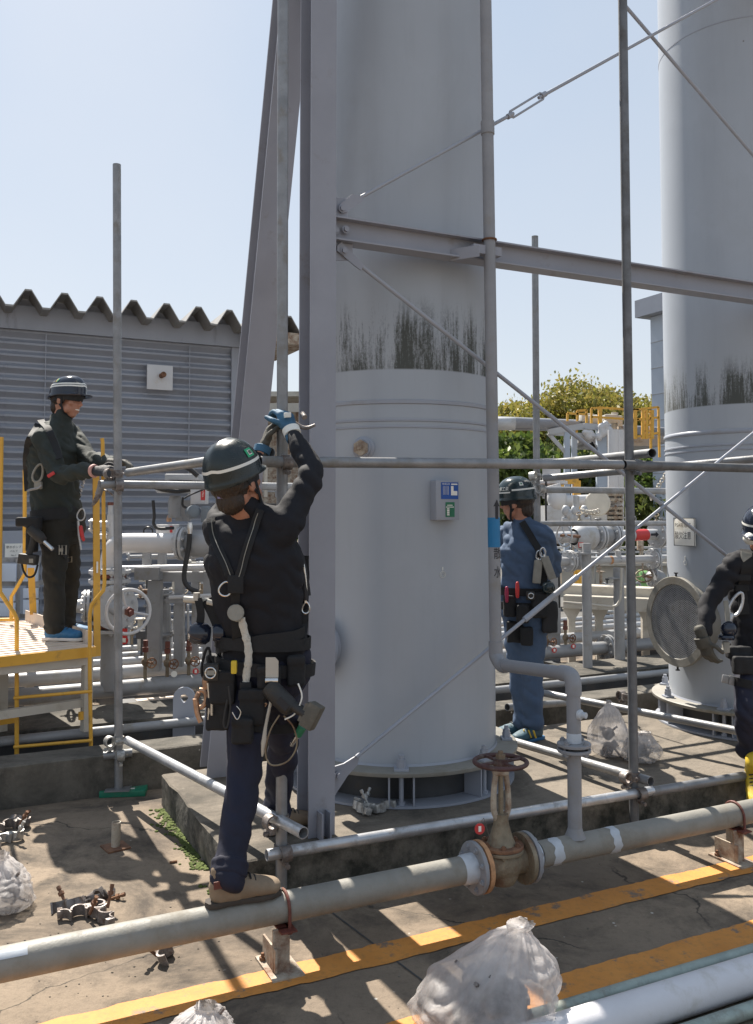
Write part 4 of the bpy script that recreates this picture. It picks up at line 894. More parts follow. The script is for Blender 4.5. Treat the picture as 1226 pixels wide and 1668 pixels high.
# ================================================================ plastic bags
BG = "white plastic bags with scaffold fittings"
def bag(base, w_, d_, h_, label, seed, neck=(0, 0), nk=0.16, loose=1.0, knot=True, contents=5, lean=0.0):
    r = root("plastic_bag", label, "plastic bag", base, BG); mb = MB(); n, m = 128, 64; rows = []
    for i in range(m + 1):
        t = i / m; z = h_ * (1 - (1 - t) ** 1.15) if t < 1 else h_
        prof = (min(1, (t / 0.10)) ** .5) * ((1 - nk) * max(0, math.cos(min(1, max(0, (t - 0.12) / 0.80)) * math.pi / 2)) ** 0.85 + nk)
        if t > .93: prof *= 1 + (t - .93) * 4
        row = []
        for j in range(n):
            a = 2 * math.pi * j / n; ca, sa = math.cos(a), math.sin(a)
            pl = noise.noise(V(ca * 4 + seed, sa * 4, t * 1.2)) * 0.5 + abs(noise.noise(V(ca * 9 + seed, sa * 9, t * 2.0 + 4))) * 0.9 - .3
            cr = abs(noise.noise(V(ca * 3.0 + seed, sa * 3.0, t * 9))) - .25
            big = noise.noise(V(ca * 1.3 + seed * 2, sa * 1.3, t * 2.2))
            k = prof * (1 + 0.22 * big * loose + 0.16 * pl * loose * (0.3 + t) + 0.12 * cr * loose)
            x = ca * w_ / 2 * k + neck[0] * t ** 1.6; y = sa * d_ / 2 * k + neck[1] * t ** 1.6
            zz = max(0.002, z + h_ * 0.07 * loose * noise.noise(V(ca * 2 + seed, sa * 2, t * 4 + 9)) * min(1, t * 5) * (1 - t * .6))
            row.append(base + V(x, y, zz))
        rows.append(row)
    mb.rings(rows, cap=True); obj("bag_film", mb, M['bag'], r, 180)
    if knot:
        top = base + V(neck[0], neck[1], h_); mb = MB(); mb.torus(top - Z * .012, V(neck[0], neck[1], h_), nk * w_ * .42, .004, n=20); obj("tie", mb, M['bag'], r)
    cm = MB(); rd = random.Random(seed)
    for k in range(contents):
        th_, zz_ = rd.uniform(0, 6.28), rd.random() * .42; rr_ = rd.uniform(.05, .30 * (1 - zz_)); q = base + V(math.cos(th_) * rr_ * w_, math.sin(th_) * rr_ * d_, .03 + zz_ * h_); a = V(rd.uniform(-1, 1), rd.uniform(-1, 1), rd.uniform(-1, 1)).normalized()
        cm.hollow(q - a * .022, q + a * .022, .034, .008, 14); cm.box(q + a.orthogonal().normalized() * .045, (.03, .03, .02)); cm.tube(q, q + a * .08, .007, n=6)
    if contents: obj("fittings", cm, M['coupler'], r)
    return r
bag(G(800, 1690, 0) + Y * .02, 0.46, 0.44, 0.315, "white plastic bag of fittings on the yellow line in the near middle", 3.3, neck=(.11, .06), nk=.15, loose=1.15, contents=26)
bag(G(5, 1478, 0), 0.28, 0.30, 0.20, "slumped white plastic bag beside the pile of loose couplers", 8.1, neck=(-.05, .03), nk=.3, loose=1.2, knot=False, contents=4)
bag(G(318, 1715, 0), 0.24, 0.22, 0.13, "crumpled white plastic bag at the bottom edge on the yellow line", 5.7, neck=(.03, .02), nk=.25, loose=1.4, knot=False, contents=2)
bag(G(994, 1232, PADZ) , 0.26, 0.24, 0.33, "tall peaked white plastic bag on the plinth behind the dark upright", 12.4, neck=(.0, .02), nk=.10, loose=1.0, contents=3)
bag(G(1043, 1240, PADZ), 0.25, 0.24, 0.17, "low white plastic bag on the plinth, leaning on the taller bag", 15.9, neck=(.02, 0), nk=.3, loose=1.3, knot=False, contents=4)
# ================================================================ loose couplers
LC = "loose couplers lying about"
def loose(p, rz_, tilt, label, mt='coupler', op=1.9):
    r = root("loose_coupler", label, "coupler", p, LC); A = Matrix.Rotation(rz_, 3, 'Z') @ Matrix.Rotation(tilt, 3, 'X')
    L_ = lambda x, y, z: p + A @ V(x, y, z)
    ex, ey, ez = A @ X, A @ Y, A @ Z
    def arc(mb, c, a0, a1, ri=.026, ro=.034, hw=.022, n=12):
        rs = []
        for k in range(n + 1):
            a = a0 + (a1 - a0) * k / n; d = ex * math.cos(a) + ey * math.sin(a); rs.append([c + d * ri - ez * hw, c + d * ro - ez * hw, c + d * ro + ez * hw, c + d * ri + ez * hw])
        mb.rings(rs)
    mb = MB(); arc(mb, L_(0, 0, .024), -.4, math.pi + .2); arc(mb, L_(.075, .0, .03), math.pi - .3, 2 * math.pi - .3); mb.box(L_(.037, .012, .026), (.03, .034, .04), (ex, ey, ez), .003); obj("clamp_body", mb, M[mt], r)
    mb = MB(); arc(mb, L_(-.062, -.012, .024), -.1, op, .026, .032, .019); mb.box(L_(-.062 + .03 * math.cos(op), -.012 + .04 * math.sin(op), .024), (.02, .034, .03), (ex, ey, ez), .002); obj("flap", mb, M[mt], r)
    mb = MB(); b0 = L_(.04, -.03, .03); bd = (A @ V(.25, -.35, 1.0)).normalized(); mb.tube(b0, b0 + bd * .085, .0065, n=10); mb.hexn(b0 + bd * .05, bd, .0125, .014); mb.tube(b0 + bd * .075, b0 + bd * .09, .009, n=6); obj("bolt", mb, M['rust'] if mt == 'coupler' else M[mt], r)
    return r
for px, py, rz_, ti, lb in ((128, 1497, 0.4, 0.1, "loose coupler nearest to the slumped bag in the pile, ring upwards"), (172, 1500, 2.4, .05, "loose coupler half hidden behind the header pipe"), (148, 1470, 1.3, 0.9, "loose coupler with its bolt pointing up, topmost of the pile"), (128, 1482, 3.7, .5, "rusty loose coupler in the middle of the pile"),
                            (268, 1552, 5.2, .4, "rusty loose coupler lying under the header pipe"), (14, 1352, .8, .2, "dark loose coupler above the slumped bag"), (28, 1346, 2.6, .8, "upright loose coupler at the edge of the picture above the slumped bag")):
    loose(G(px, py, 0), rz_, ti, lb)
loose(G(6, 1376, 0), 1.1, 0.1, "shiny loose coupler lying in front of the dark one above the slumped bag", 'couplerpale')
loose(G(590, 1324, PADZ), 2.2, .3, "shiny loose coupler on the plinth beside the steel column", 'couplerpale'); loose(G(618, 1322, PADZ), 4.0, .1, "second shiny loose coupler on the plinth, right of the other", 'couplerpale')
# rusty stub on a plate
p = G(188, 1381, 0); st = root("pipe_stub", "rusty pipe stub on a square plate in the yard", "pipe stub", p)
mb = MB(); e1 = V(.8, .6, 0); mb.box(p + Z * .004, (.115, .115, .008), (e1, V(-.6, .8, 0), Z)); obj("plate", mb, M['rust'], st)
mb = MB(); mb.hollow(p + Z * .008, p + Z * .125 + X * .002, .022, .004, 18); obj("stub", mb, M['rustpaint'], st)
p = G(276, 1407, 0); mb = MB(); mb.tube(p + Z * .006, p + Z * .006 + U * .035, .006, n=8); tag(obj("bolt_end", mb, M['rust']), "small rusty bolt end lying alone on the yard", "bolt")
# scraps on the yard
random.seed(5)
mb = MB()
for k in range(260):
    px, py = random.uniform(0, 1226), random.uniform(1400, 1668)
    q = G(px, py, 0); s_ = random.uniform(.0015, .005)
    if q.dot(N) > b_f - .02 and q.dot(U) > a_l - .02: continue
    mb.ell(q + Z * s_ * .3, (s_, s_ * random.uniform(.5, 1), s_ * .5), n=6, m=4)
o = obj("grit", mb, M['padtop']); tag(o, "fine grit and pebbles scattered over the yard", "grit", kind='stuff')
# ================================================================ yellow access platform
pf = root("access_platform", "cream access platform with yellow ladder and hand rails, carrying the man in the olive jacket", "platform", P(80, 1060, 6.2) * 1.0)
PZ = 0.80
fl = [G(-230, 1092, PZ), G(154, 1052, PZ), G(41, 1011, PZ), G(-230, 1030, PZ)]; pf.location = (fl[1].x, fl[1].y, 0)
cen = V(0, 0, 0)
for p in fl: cen = cen + p / 4
mb = MB(); top = [p + Z * 0 for p in fl]; bot = [p - Z * .012 for p in fl]; mb.rings([bot, top]); obj("deck", mb, M['beige'], pf)
fe = (fl[1] - fl[0]).normalized(); fs = (fl[2] - fl[1]).normalized(); fin = V(-fe.y, fe.x, 0)
mb = MB()
for k in range(17):
    t = (k + .5) / 17; a = fl[0].lerp(fl[3], t); b_ = fl[1].lerp(fl[2], t); mb.box((a + b_) / 2 + Z * .003, ((b_ - a).length * .97, .016, .006), ((b_ - a).normalized(), V(-(b_ - a).normalized().y, (b_ - a).normalized().x, 0), Z))
obj("tread_strips", mb, M['beige'], pf)
mb = MB(); L = (fl[1] - fl[0]).length; mb.box((fl[0] + fl[1]) / 2 - Z * .035 - fin * .004, (L, .03, .062), (fe, fin, Z)); obj("fascia", mb, M['yellow'], pf)
mb = MB(); mb.box((fl[0] + fl[1]) / 2 - Z * .09 + fin * .03, (L - .06, .05, .05), (fe, fin, Z)); mb.box(fl[1] - fe * .75 - Z * .36 + fin * .06, (1.5, .045, .05), (fe, fin, Z)); obj("cross_bar", mb, M['cream'], pf)
for p in (fl[1] - fe * .03 + fin * .04, P(4, 1100, 5.72)):
    mb = MB(); q = V(p.x, p.y, 0); mb.box(q + Z * (.25 + (PZ - .03)) / 2 + Z * 0, (.055, .055, PZ - .27), (fe, fin, Z)); o = obj("leg", mb, M['cream'], pf); o.location.z += 0.02
for p in (fl[2] + fe * .03 + V(.05, -.1, 0), fl[2] - fe * 1.2):
    mb = MB(); q = V(p.x, p.y, 0); mb.box(q + Z * (PZ - .02) / 2, (.055, .055, PZ - .04), (fe, fin, Z)); obj("leg", mb, M['cream'], pf)
mb = MB(); L = (fl[2] - fl[1]).length; mb.box((fl[1] + fl[2]) / 2 + Z * .04 + fs * .02, (L - .05, .008, .085), (fs, V(-fs.y, fs.x, 0), Z)); obj("toe_board", mb, M['beige'], pf)
def pp(l, D): return [P(x, y, d) for (x, y), d in zip(l, D if isinstance(D, list) else [D] * len(l))]
def rail(pts, w_, name="hand_rail", smooth=0, r_=None):
    mb = MB()
    if r_: mb.path(pts, r_, n=10, smooth=smooth)
    else:
        d = (pts[-1] - pts[0]).normalized(); mb.box((pts[0] + pts[-1]) / 2, (w_, .008, (pts[-1] - pts[0]).length), (fe, fe.cross(d), d))
    return obj(name, mb, M['yellow'], pf)
rail(pp([(156, 772), (158, 1069)], 5.98), .046, "rail_post")
rail(pp([(148, 1221), (146, 1100), (146, 1000), (149, 985), (156, 976), (168, 962), (170, 950), (167, 720), (166, 714)], [5.62] * 4 + [5.62, 5.65, 5.66, 5.66, 5.66]), 0, "ladder_rail", r_=.0125)
rail(pp([(27, 1232), (27, 1100), (27, 1008), (22, 998), (0, 965), (-1, 950), (2, 712)], 5.52), 0, "ladder_rail", r_=.0135)
for y0, y1 in ((1137, 1126), (1217, 1206)): rail(pp([(22, y0), (150, y1)], [5.5, 5.6]), 0, "ladder_rung", r_=.0105)
rail(pp([(40, 930), (40, 765)], 6.75), 0, "hand_rail", r_=.0155); rail(pp([(18, 1012), (18, 972), (24, 962), (40, 935), (40, 925)], 6.75), 0, "hand_rail", r_=.0135)
rail(pp([(50, 925), (54, 1001)], 6.85), .05, "rail_post"); rail(pp([(-120, 1012), (24, 1009)], [6.8, 6.78]), 0, "hand_rail", r_=.013)
mb = MB(); mb.box(P(8, 1175, 5.6), (.14, .02, .035), (fe, fin, Z)); mb.box(P(137, 1165, 5.7), (.07, .02, .05), (fe, fin, Z)); obj("ladder_bracket", mb, M['yellow'], pf)
mb = MB(); mb.box(P(158, 924, 5.97), (.012, .003, .075), (fe, fin, Z)); obj("rail_sticker", mb, M['paper'], pf)
mb = MB()
for k in range(9): q = P(140 - k * 2.0, 772 + k * 6.5, 6.0); mb.torus(q, V(1, k % 2, .3), .012, .0035, n=12, m=6)
obj("safety_chain", mb, M['galvbright'], pf)
# ================================================================ clad building with folded roof
BW = 11.9; zb_top = B(0, 527, BW).z
bd = root("clad_building", "grey building with horizontal profiled cladding and a folded metal roof", "building", UV(-6, BW, 0))
aR = B(389, 700, BW).dot(U); aL_ = -9.0
prof = []; pitch = 0.152; z = -0.05
while z < zb_top + .1:
    prof += [(0, z), (0, z + pitch * .16), (0.058, z + pitch * .46), (0.058, z + pitch * .60)]; z += pitch
mb = MB(); va = [mb.bm.verts.new(UV(aL_, BW + o_, z)) for o_, z in prof]; vb = [mb.bm.verts.new(UV(aR, BW + o_, z)) for o_, z in prof]
for i in range(len(prof) - 1): mb.bm.faces.new((va[i], vb[i], vb[i + 1], va[i + 1]))
obj("wall", mb, M['wallgrey'], bd, 20)
mb = MB(); mb.box(UV(aR - .03, BW + 3, zb_top / 2), (.06, 5.92, zb_top), (U, N, Z)); obj("end_wall", mb, M['wallgrey'], bd)
mb = MB(); mb.box(UV(aR - .06, BW - .012, zb_top / 2), (.12, .02, zb_top), (U, N, Z)); obj("corner_trim", mb, M['wallgrey'], bd)
mb = MB(); mb.box(UV((aL_ + aR) / 2, BW - .03, zb_top + .09), (aR - aL_ + .1, .07, .30), (U, N, Z)); obj("eaves_trim", mb, M['wallgrey'], bd)
mb = MB()
for k in range(10): mb.box(UV(aR - .7 - k * .92, BW - .002, zb_top / 2), (.012, .008, zb_top - .1), (U, N, Z))
obj("sheet_lap", mb, M['wallgrey'], bd)
# folded roof: trapezoid ribs along N, eaves line fitted to the photo
zlo = B(0, 488, BW - .35).z - .16; rp = 0.42; hh = 0.21; mb = MB(); n0 = -22; rows = [[], []]
a_ref = B(45, 480, BW - .35).dot(U)
zr = lambda a: B(45, 473, BW - .35).z + (a - a_ref) * 0.0
A_ = []
for k in range(-24, 12):
    a = a_ref + k * rp
    if a > aR + .85: break
    A_ += [(a - rp * .40, 0), (a - rp * .09, hh), (a + rp * .09, hh), (a + rp * .40, 0)]
lo = zr(0) - hh
fr0 = [mb.bm.verts.new(UV(a, BW - .42, lo + h)) for a, h in A_]; fr1 = [mb.bm.verts.new(UV(a, BW + 6, lo + h - .15)) for a, h in A_]
fr2 = [mb.bm.verts.new(UV(a, BW - .42, lo + h - .02)) for a, h in A_]; fr3 = [mb.bm.verts.new(UV(a, BW + 6, lo + h - .17)) for a, h in A_]
for i in range(len(A_) - 1):
    mb.bm.faces.new((fr0[i], fr0[i + 1], fr1[i + 1], fr1[i])); mb.bm.faces.new((fr2[i + 1], fr2[i], fr3[i], fr3[i + 1])); mb.bm.faces.new((fr0[i + 1], fr0[i], fr2[i], fr2[i + 1]))
obj("roof", mb, M['roofgrey'], bd, 15)
mb = MB()
for i in range(0, len(A_) - 4, 4):
    a0_, a1_ = A_[i], A_[i + 3]
    mb.prism([(A_[i][0], 0.0), (A_[i + 1][0], hh - .03), (A_[i + 2][0], hh - .03), (A_[i + 3][0], 0.0)], N * (BW + .0) + Z * (lo - .01), U, Z, N * .02)
obj("rib_closures", mb, M['wallgrey'], bd)
q = B(260, 615, BW - .06); mb = MB(); mb.box(q, (.34, .03, .33), (U, N, Z), .004); obj("vent_plate", mb, M['white'], bd)
mb = MB(); q2 = B(263, 612, BW - .08); mb.tube(q2 + N * .05, q2 - N * .12, .036); mb.torus(q2 - N * .12, N, .03, .008); obj("vent_pipe", mb, M['rust'], bd)
mb = MB(); mb.box(UV(aR + .45, BW + .3, lo - .10), (.85, 1.4, .16), (U, N, Z)); obj("gutter_end", mb, M['rustpaint'], bd)
q = B(-10, 880, BW - .05); mb = MB(); mb.box(UV(q.dot(U) - 1.0, BW - .05, .72), (2.75, .04, 1.40), (U, N, Z)); dr = obj("steel_door", mb, M['greypaint'], bd)
q = B(22, 898, BW - .09); mb = MB(); mb.box(q, (.20, .012, .19), (U, N, Z)); sg2 = obj("door_sign", mb, M['paper'], bd)
text("sign_line", "散水ポンプ", .036, q - N * .009 + Z * .05, U, Z, M['ink'], sg2, sx=.95); text("sign_line", "バルブ", .03, q - N * .009, U, Z, M['ink'], sg2); text("sign_line", "No.1", .03, q - N * .009 - Z * .05, U, Z, M['ink'], sg2)
# rack with pale panels
rk = root("panel_rack", "rack of pale blue panels standing beside the clad building", "rack", B(25, 1010, 9.6))
pm_ = mat("pale_blue_board", (.50, .56, .66), .5, 0, .08, 3)
mb = MB()
for x in (-60, -10, 29, 60): p = P(x, 912, 8.9); mb.box(V(p.x, p.y, p.z / 2 - .0), (.05, .05, p.z + .05), (U, N, Z))
for y in (912, 951, 1005): mb.box(P(0, y, 8.88), (1.0, .05, .045), (U, N, Z))
obj("rack_frame", mb, M['silverdk'], rk)
for x0, x1, y0, y1 in ((-30, 27, 918, 947), (37, 62, 918, 947), (-30, 25, 958, 979), (-30, 25, 982, 1004), (38, 62, 958, 974), (38, 62, 977, 1000)):
    mb = MB(); p0, p1 = P(x0, y1, 8.84), P(x1, y0, 8.84); c_ = (p0 + p1) / 2; mb.box(c_, (abs(p1.x - p0.x), .03, abs(p1.z - p0.z)), (X, Y, Z), .002); obj("panel", mb, pm_, rk)
# ================================================================ pipe rack behind the kerb
PR = "long pipes behind the kerb"
def run(px, py, b_, r_, label, mt, a0=-5.5, a1=13.0):
    p = B(px, py, b_); c_ = p - U * p.dot(U); mb = MB(); mb.tube(c_ + U * a0, c_ + U * a1, r_, n=24); o = obj("process_pipe", mb, M[mt]); tag(o, label, "pipe", PR); return c_
run(0, 1208, 6.0, .030, "thin grey pipe along the trench, nearest to the kerb", 'silverdk')
c_p2 = run(155, 1125, 6.95, .062, "thickest pipe behind the trench, carrying the small drain valves", 'silverdk')
run(160, 1098, 7.3, .052, "second thickest silver pipe behind the drain valves", 'silver'); run(160, 1081, 7.6, .036, "silver pipe, third row behind the trench", 'silver')
run(160, 1071, 7.95, .032, "thin silver pipe, fourth row behind the trench", 'silver'); run(160, 1060, 8.3, .03, "thinnest silver pipe, last row behind the trench", 'silver')
mb = MB()
for a in range(-5, 13, 2): mb.box(UV(a + .3, 7.6, c_p2.z / 2 - .06), (.12, 1.7, max(.06, c_p2.z - .1)), (U, N, Z))
struct(obj("pipe_sleeper_kerb", mb, M['darkgap']))
mb = MB(); mb.box(P(262, 1147, 7.0), (.52, .5, .012), (U, N, Z)); tag(obj("cover_plate", mb, M['beige']), "tan cover plate lying between the lifting lug and the thick pipe", "cover plate")
# bracket on the trench pipe
lg = root("lifting_lug", "grey steel plate with a round eye standing behind the trench pipe", "lifting lug", P(300, 1215, 6.13))
lc = P(300, 1137, 6.13); rr_ = 17.5 * 6.13 / 1450; hb = lc.z - .02
mb = MB(); out = [(rr_ * math.cos(t), rr_ * math.sin(t)) for t in [math.pi * k / 16 for k in range(17)]] + [(-rr_, -hb), (rr_, -hb)]
nn = len(out); ih = [(.028 * math.cos(2 * math.pi * k / nn), .028 * math.sin(2 * math.pi * k / nn)) for k in range(nn)]
for off in (0, 1):
    pass
def ring2(pts, y): return [lc + X * a + Z * b_ + Y * y for a, b_ in pts]
ih = [(.028 * math.cos(math.atan2(b_ + 1e-9, a)), .028 * math.sin(math.atan2(b_ + 1e-9, a))) for a, b_ in out]
mb.rings([ring2(out, -.012), ring2(out, .012), ring2(ih, .012), ring2(ih, -.012)], closed=True); obj("lug_plate", mb, M['greypaint'], lg)
# ---------------------------------------------------------------- small drain valves
def drain(px, py, label, tagc=None, par_b=6.95):
    base = B(px, py + 38, par_b); p = V(base.x, base.y, c_p2.z + .05); r = root("drain_valve", label, "valve", p, "small drain valves on the thick pipes")
    top = P(px, py, base.y).z
    mb = MB(); mb.tube(p - Z * .01, V(p.x, p.y, top), .014, n=12); mb.ell(V(p.x, p.y, top - .085), (.03, .03, .034)); obj("valve_body", mb, M['bronze'], r)
    mb = MB(); mb.hexn(V(p.x, p.y, top - .01), Z, .024, .035); mb.hexn(V(p.x, p.y, top + .03), Z, .02, .05); obj("cap", mb, M['redox'], r)
    d = V(.8, -.6, 0); q = V(p.x, p.y, top - .085); mb = MB(); mb.tube(q, q + d * .075, .008, n=8); obj("stem", mb, M['rust'], r); wheel(r, q + d * .075, V(.5, -.85, 0), .036, M['rust'], rt=.005, spokes=5, hub=.01)
    if tagc:
        q = q + d * .08 - Z * .075; mb = MB(); mb.lathe([(0, 0), (.024, 0), (.024, .002), (0, .002)], q, V(.2, -1, 0), n=16); tgo = obj("tag_disc", mb, M[tagc], r)
        if tagc == 'red': mb = MB(); mb.box(q + V(.2, -1, 0) * .003, (.02, .001, .026)); obj("tag_print", mb, M['paper'], tgo)
        mb = MB(); mb.path([q + Z * .024, q + Z * .06], .0015, n=5); obj("tag_wire", mb, M['rust'], tgo)
    return r
drain(236, 1060, "drain valve nearest to the free standing upright, without a tag"); drain(272, 1062, "drain valve with a white round tag", 'paper'); drain(307, 1058, "drain valve with a red tag beside the lifting lug", 'red')
drain(921, 1024, "rusty drain valve with a red tag behind the sloping brace rod", 'red'); drain(890, 1030, "rusty drain valve right beside the blue trouser leg", 'red')
# ---------------------------------------------------------------- manifold left of the column
mv = root("valve_manifold", "big silver valve manifold with two handwheels between the platform and the column", "valve manifold", B(183, 1110, 6.95))
D0 = 6.75
def mp_(px, py, d=0.0): return P(px, py, D0 + d)
vx = mp_(178, 985)
def col_(py): return V(vx.x, vx.y, P(178, py, D0).z)
mb = MB(); mb.tube(V(vx.x + .02, vx.y, c_p2.z), col_(1030) + X * .02, .08, n=24); obj("riser", mb, M['silverdk'], mv)
for py in (1026, 1012, 946, 931):
    mb = MB(); flange_mb(mb, col_(py), Z, .155, .026, nb=8, br=.012); obj("flange", mb, M['silver'], mv)
for py in (1019, 938): mb = MB(); mb.tube(col_(py + 3), col_(py - 3), .12, n=20); obj("spacer", mb, M['redox'], mv)
mb = MB(); mb.lathe([(.09, col_(1010).z), (.13, col_(1000).z), (.145, col_(980).z), (.13, col_(960).z), (.09, col_(948).z)], V(vx.x, vx.y, 0), Z, n=28, cap=True); obj("valve_body", mb, M['silver'], mv)
for ax, wl_, fr_, wr in ((V(.52, -.85, 0).normalized(), .50, .165, .155), (V(-1, -.28, 0).normalized(), .34, .12, .155)):
    q = col_(986)
    mb = MB(); mb.lathe([(.09, .06), (.1, .13)], q, ax, n=24); flange_mb(mb, q + ax * .15, ax, fr_, .022, nb=12, br=.01); flange_mb(mb, q + ax * .176, ax, fr_, .018, nb=12, br=.01); mb.lathe([(.06, .18), (.045, .24), (.04, .30)], q, ax, n=20, cap=True); obj("bonnet", mb, M['silver'], mv)
    mb = MB(); mb.tube(q + ax * .3, q + ax * (wl_ + .07), .014); mb.hexn(q + ax * (wl_ + .01), ax, .034, .03); obj("stem", mb, M['redox'], mv)
    wheel(mv, q + ax * wl_, ax, wr, M['white'], rt=.012, spokes=3, hub=.04, dish=.03)
hx0 = col_(925); zh = P(240, 885, D0 - .1).z; he = P(292, 885, D0 - .12); he.z = zh
mb = MB(); hd2 = (V(he.x, he.y, 0) - V(hx0.x, hx0.y, 0)).normalized()
mb.path([hx0, V(hx0.x, hx0.y, zh - .16), V(hx0.x, hx0.y, zh - .06) + hd2 * .02, V(hx0.x, hx0.y, zh - .01) + hd2 * .08, V(hx0.x, hx0.y, zh) + hd2 * .18, he], .074, n=24, smooth=5); obj("elbow_pipe", mb, M['white'], mv)
flanges(mv, he + hd2 * .03, hd2, .125, M['silver'], t=.022, nb=8, br=.012)
mb = MB(); mb.lathe([(.07, .05), (.1, .12), (.1, .22), (.07, .28)], he, hd2, n=20, cap=True); obj("control_valve_body", mb, M['silverdk'], mv)
mb = MB(); mb.tube(mp_(160, 874, .35), mp_(292, 873, .35), .022); obj("small_pipe", mb, M['white'], mv)
mb = MB(); mb.tube(mp_(180, 905, .1), mp_(180, 838, .1), .028); mb.tube(mp_(180, 838, .1), mp_(180, 823, .1), .02); obj("vent_riser", mb, M['silver'], mv); mb = MB(); mb.tube(mp_(180, 823, .1), mp_(180, 818, .1), .024); obj("cap", mb, M['redox'], mv)
mb = MB(); flange_mb(mb, mp_(165, 868, .1), Z, .07, .014, nb=4, br=.008); mb.tube(mp_(150, 856, .1), mp_(180, 855, .1), .034); flange_mb(mb, mp_(150, 856, .1), X, .055, .014, nb=4); obj("side_branch", mb, M['silver'], mv)
tq_ = P(202, 1043, 6.5); mb = MB(); mb.lathe([(0, 0), (.03, 0), (.03, .002), (0, .002)], tq_, V(0, -1, 0), n=18); tt = obj("tag_disc", mb, M['red'], mv); mb = MB(); mb.box(tq_ - Y * .004, (.025, .001, .03)); obj("tag_print", mb, M['paper'], tt); mb = MB(); mb.box(tq_ + Z * .055, (.045, .002, .06)); obj("tag_card", mb, M['red'], tt)
# ---------------------------------------------------------------- support frame, hoses and actuator
sf = root("steel_stand", "grey steel posts and beams carrying silver pipes behind the manifold", "steel stand", P(250, 1092, 7.2))
mb = MB()
for x, y0, y1, w_ in ((252, 945, 1092, .10), (239, 897, 926, .06), (264, 897, 926, .06), (292, 940, 1085, .07), (340, 930, 1080, .08), (318, 930, 1078, .05)):
    p, q = P(x, y0, 7.1), P(x, y1, 7.1); mb.box((p + q) / 2, (w_, w_, (p - q).length))
obj("posts", mb, M['silverdk'], sf)
mb = MB(); mb.box(P(242, 934, 7.0), (.19, .14, .095)); obj("bracket_box", mb, M['silverdk'], sf)
mb = MB(); mb.box(P(300, 939, 7.12), (.50, .1, .075)); mb.box(P(302, 977, 7.05), (.30, .06, .05)); obj("beam", mb, M['silverdk'], sf)
for py, r_, a, b_ in ((925, .027, 195, 345), (971, .016, 275, 345)):
    mb = MB(); mb.tube(P(a, py + 2, 7.0), P(b_, py - 1, 7.0), r_); obj("rack_pipe", mb, M['white'], sf)
mb = MB()
for x in (276, 284, 291, 299, 306): mb.tube(P(x, 985, 7.3), P(x + 1, 1078, 7.3), .010, n=8)
obj("tube_bundle", mb, M['silver'], sf)
mb = MB(); flange_mb(mb, P(268, 968, 7.25), Z, .085, .018, nb=6); flange_mb(mb, P(268, 976, 7.25), Z, .085, .018, nb=6); mb.tube(P(268, 960, 7.25), P(268, 1060, 7.25), .04); flange_mb(mb, P(268, 1033, 7.25), Z, .085, .018, nb=6); obj("branch_pipe", mb, M['silverdk'], sf)
ac_ = root("valve_actuator", "white and grey valve actuator with black hoses behind the raised arms", "actuator", P(315, 880, 6.6))
mb = MB(); mb.box(P(325, 806, 6.7), (.115, .12, .14), bev=.008); wb = obj("white_housing", mb, M['white'], ac_)
mb = MB(); mb.box(P(333, 803, 6.7) - Y * .062, (.032, .003, .11)); lb = obj("red_label", mb, M['red'], wb)
text("label_print", "VALVE", .022, P(333, 803, 6.7) - Y * .065, Z, X * -1, M['paper'], lb)
mb = MB(); mb.lathe([(.0, .0), (.15, .0), (.17, .03), (.17, .05), (.15, .07), (.06, .09)], P(288, 803, 6.9), Z, n=28); mb.box(P(300, 778, 6.95), (.26, .2, .05), bev=.01); obj("diaphragm_case", mb, M['silver'], ac_)
mb = MB(); mb.lathe([(.05, -.12), (.055, 0), (.04, .05)], P(285, 818, 6.85), Z, n=20, cap=True); mb.box(P(300, 832, 6.85), (.10, .03, .16)); mb.box(P(292, 845, 6.85), (.05, .05, .04)); obj("yoke", mb, M['silverdk'], ac_)
mb = MB(); mb.lathe([(.042, -.04), (.048, -.03), (.048, .05), (.03, .06)], P(313, 834, 6.6), V(.5, -.85, .1), n=20, cap=True); mb.box(P(335, 838, 6.6), (.06, .08, .12), bev=.012); obj("positioner", mb, mat("grey_blue_casting", (.14, .165, .19), .5), ac_)
mb = MB(); mb.box(P(273, 862, 6.9), (.16, .10, .07), bev=.004); obj("junction_box", mb, M['white'], ac_); mb = MB(); mb.box(P(281, 862, 6.9) - Y * .052, (.02, .002, .05)); obj("red_label", mb, M['red'], ac_)
mb = MB(); mb.lathe([(.0, 0), (.02, 0), (.022, .02), (.01, .05), (0, .05)], P(275, 850, 6.9), Z, n=12); obj("relief_cap", mb, M['copper'], ac_)
def hose(pts, r_=.012, par=ac_, mt='rubber', name="hose"):
    mb = MB(); mb.path(pts, r_, n=8, smooth=5); return obj(name, mb, M[mt], par)
hose([P(x, y, 6.75) for x, y in ((249, 815), (251, 840), (250, 853), (258, 861), (283, 860))]); hose([P(x, y, 6.5) for x, y in ((309, 862), (307, 890), (301, 925), (300, 945), (308, 958), (322, 964))], .018)
hose([P(x, y, 6.7) for x, y in ((252, 793), (268, 798), (290, 800), (310, 797))], .018); hose([P(x, y, 6.7) for x, y in ((322, 775), (300, 760), (262, 760), (240, 768))], .02); hose([P(x, y, 6.7) for x, y in ((298, 810), (297, 822), (303, 827), (312, 826))], .009)
hose([P(x, y, 6.6) for x, y in ((345, 792), (310, 806), (300, 812))], .006)
mb = MB(); mb.torus(P(241, 866, 7.1), Y, .036, .006); obj("small_wheel", mb, M['black'], ac_)
mb = MB(); mb.lathe([(.018, -.05), (.022, 0), (.018, .03)], P(309, 858, 6.45), Z, n=14, cap=True); obj("hose_fitting", mb, M['chrome'], ac_)
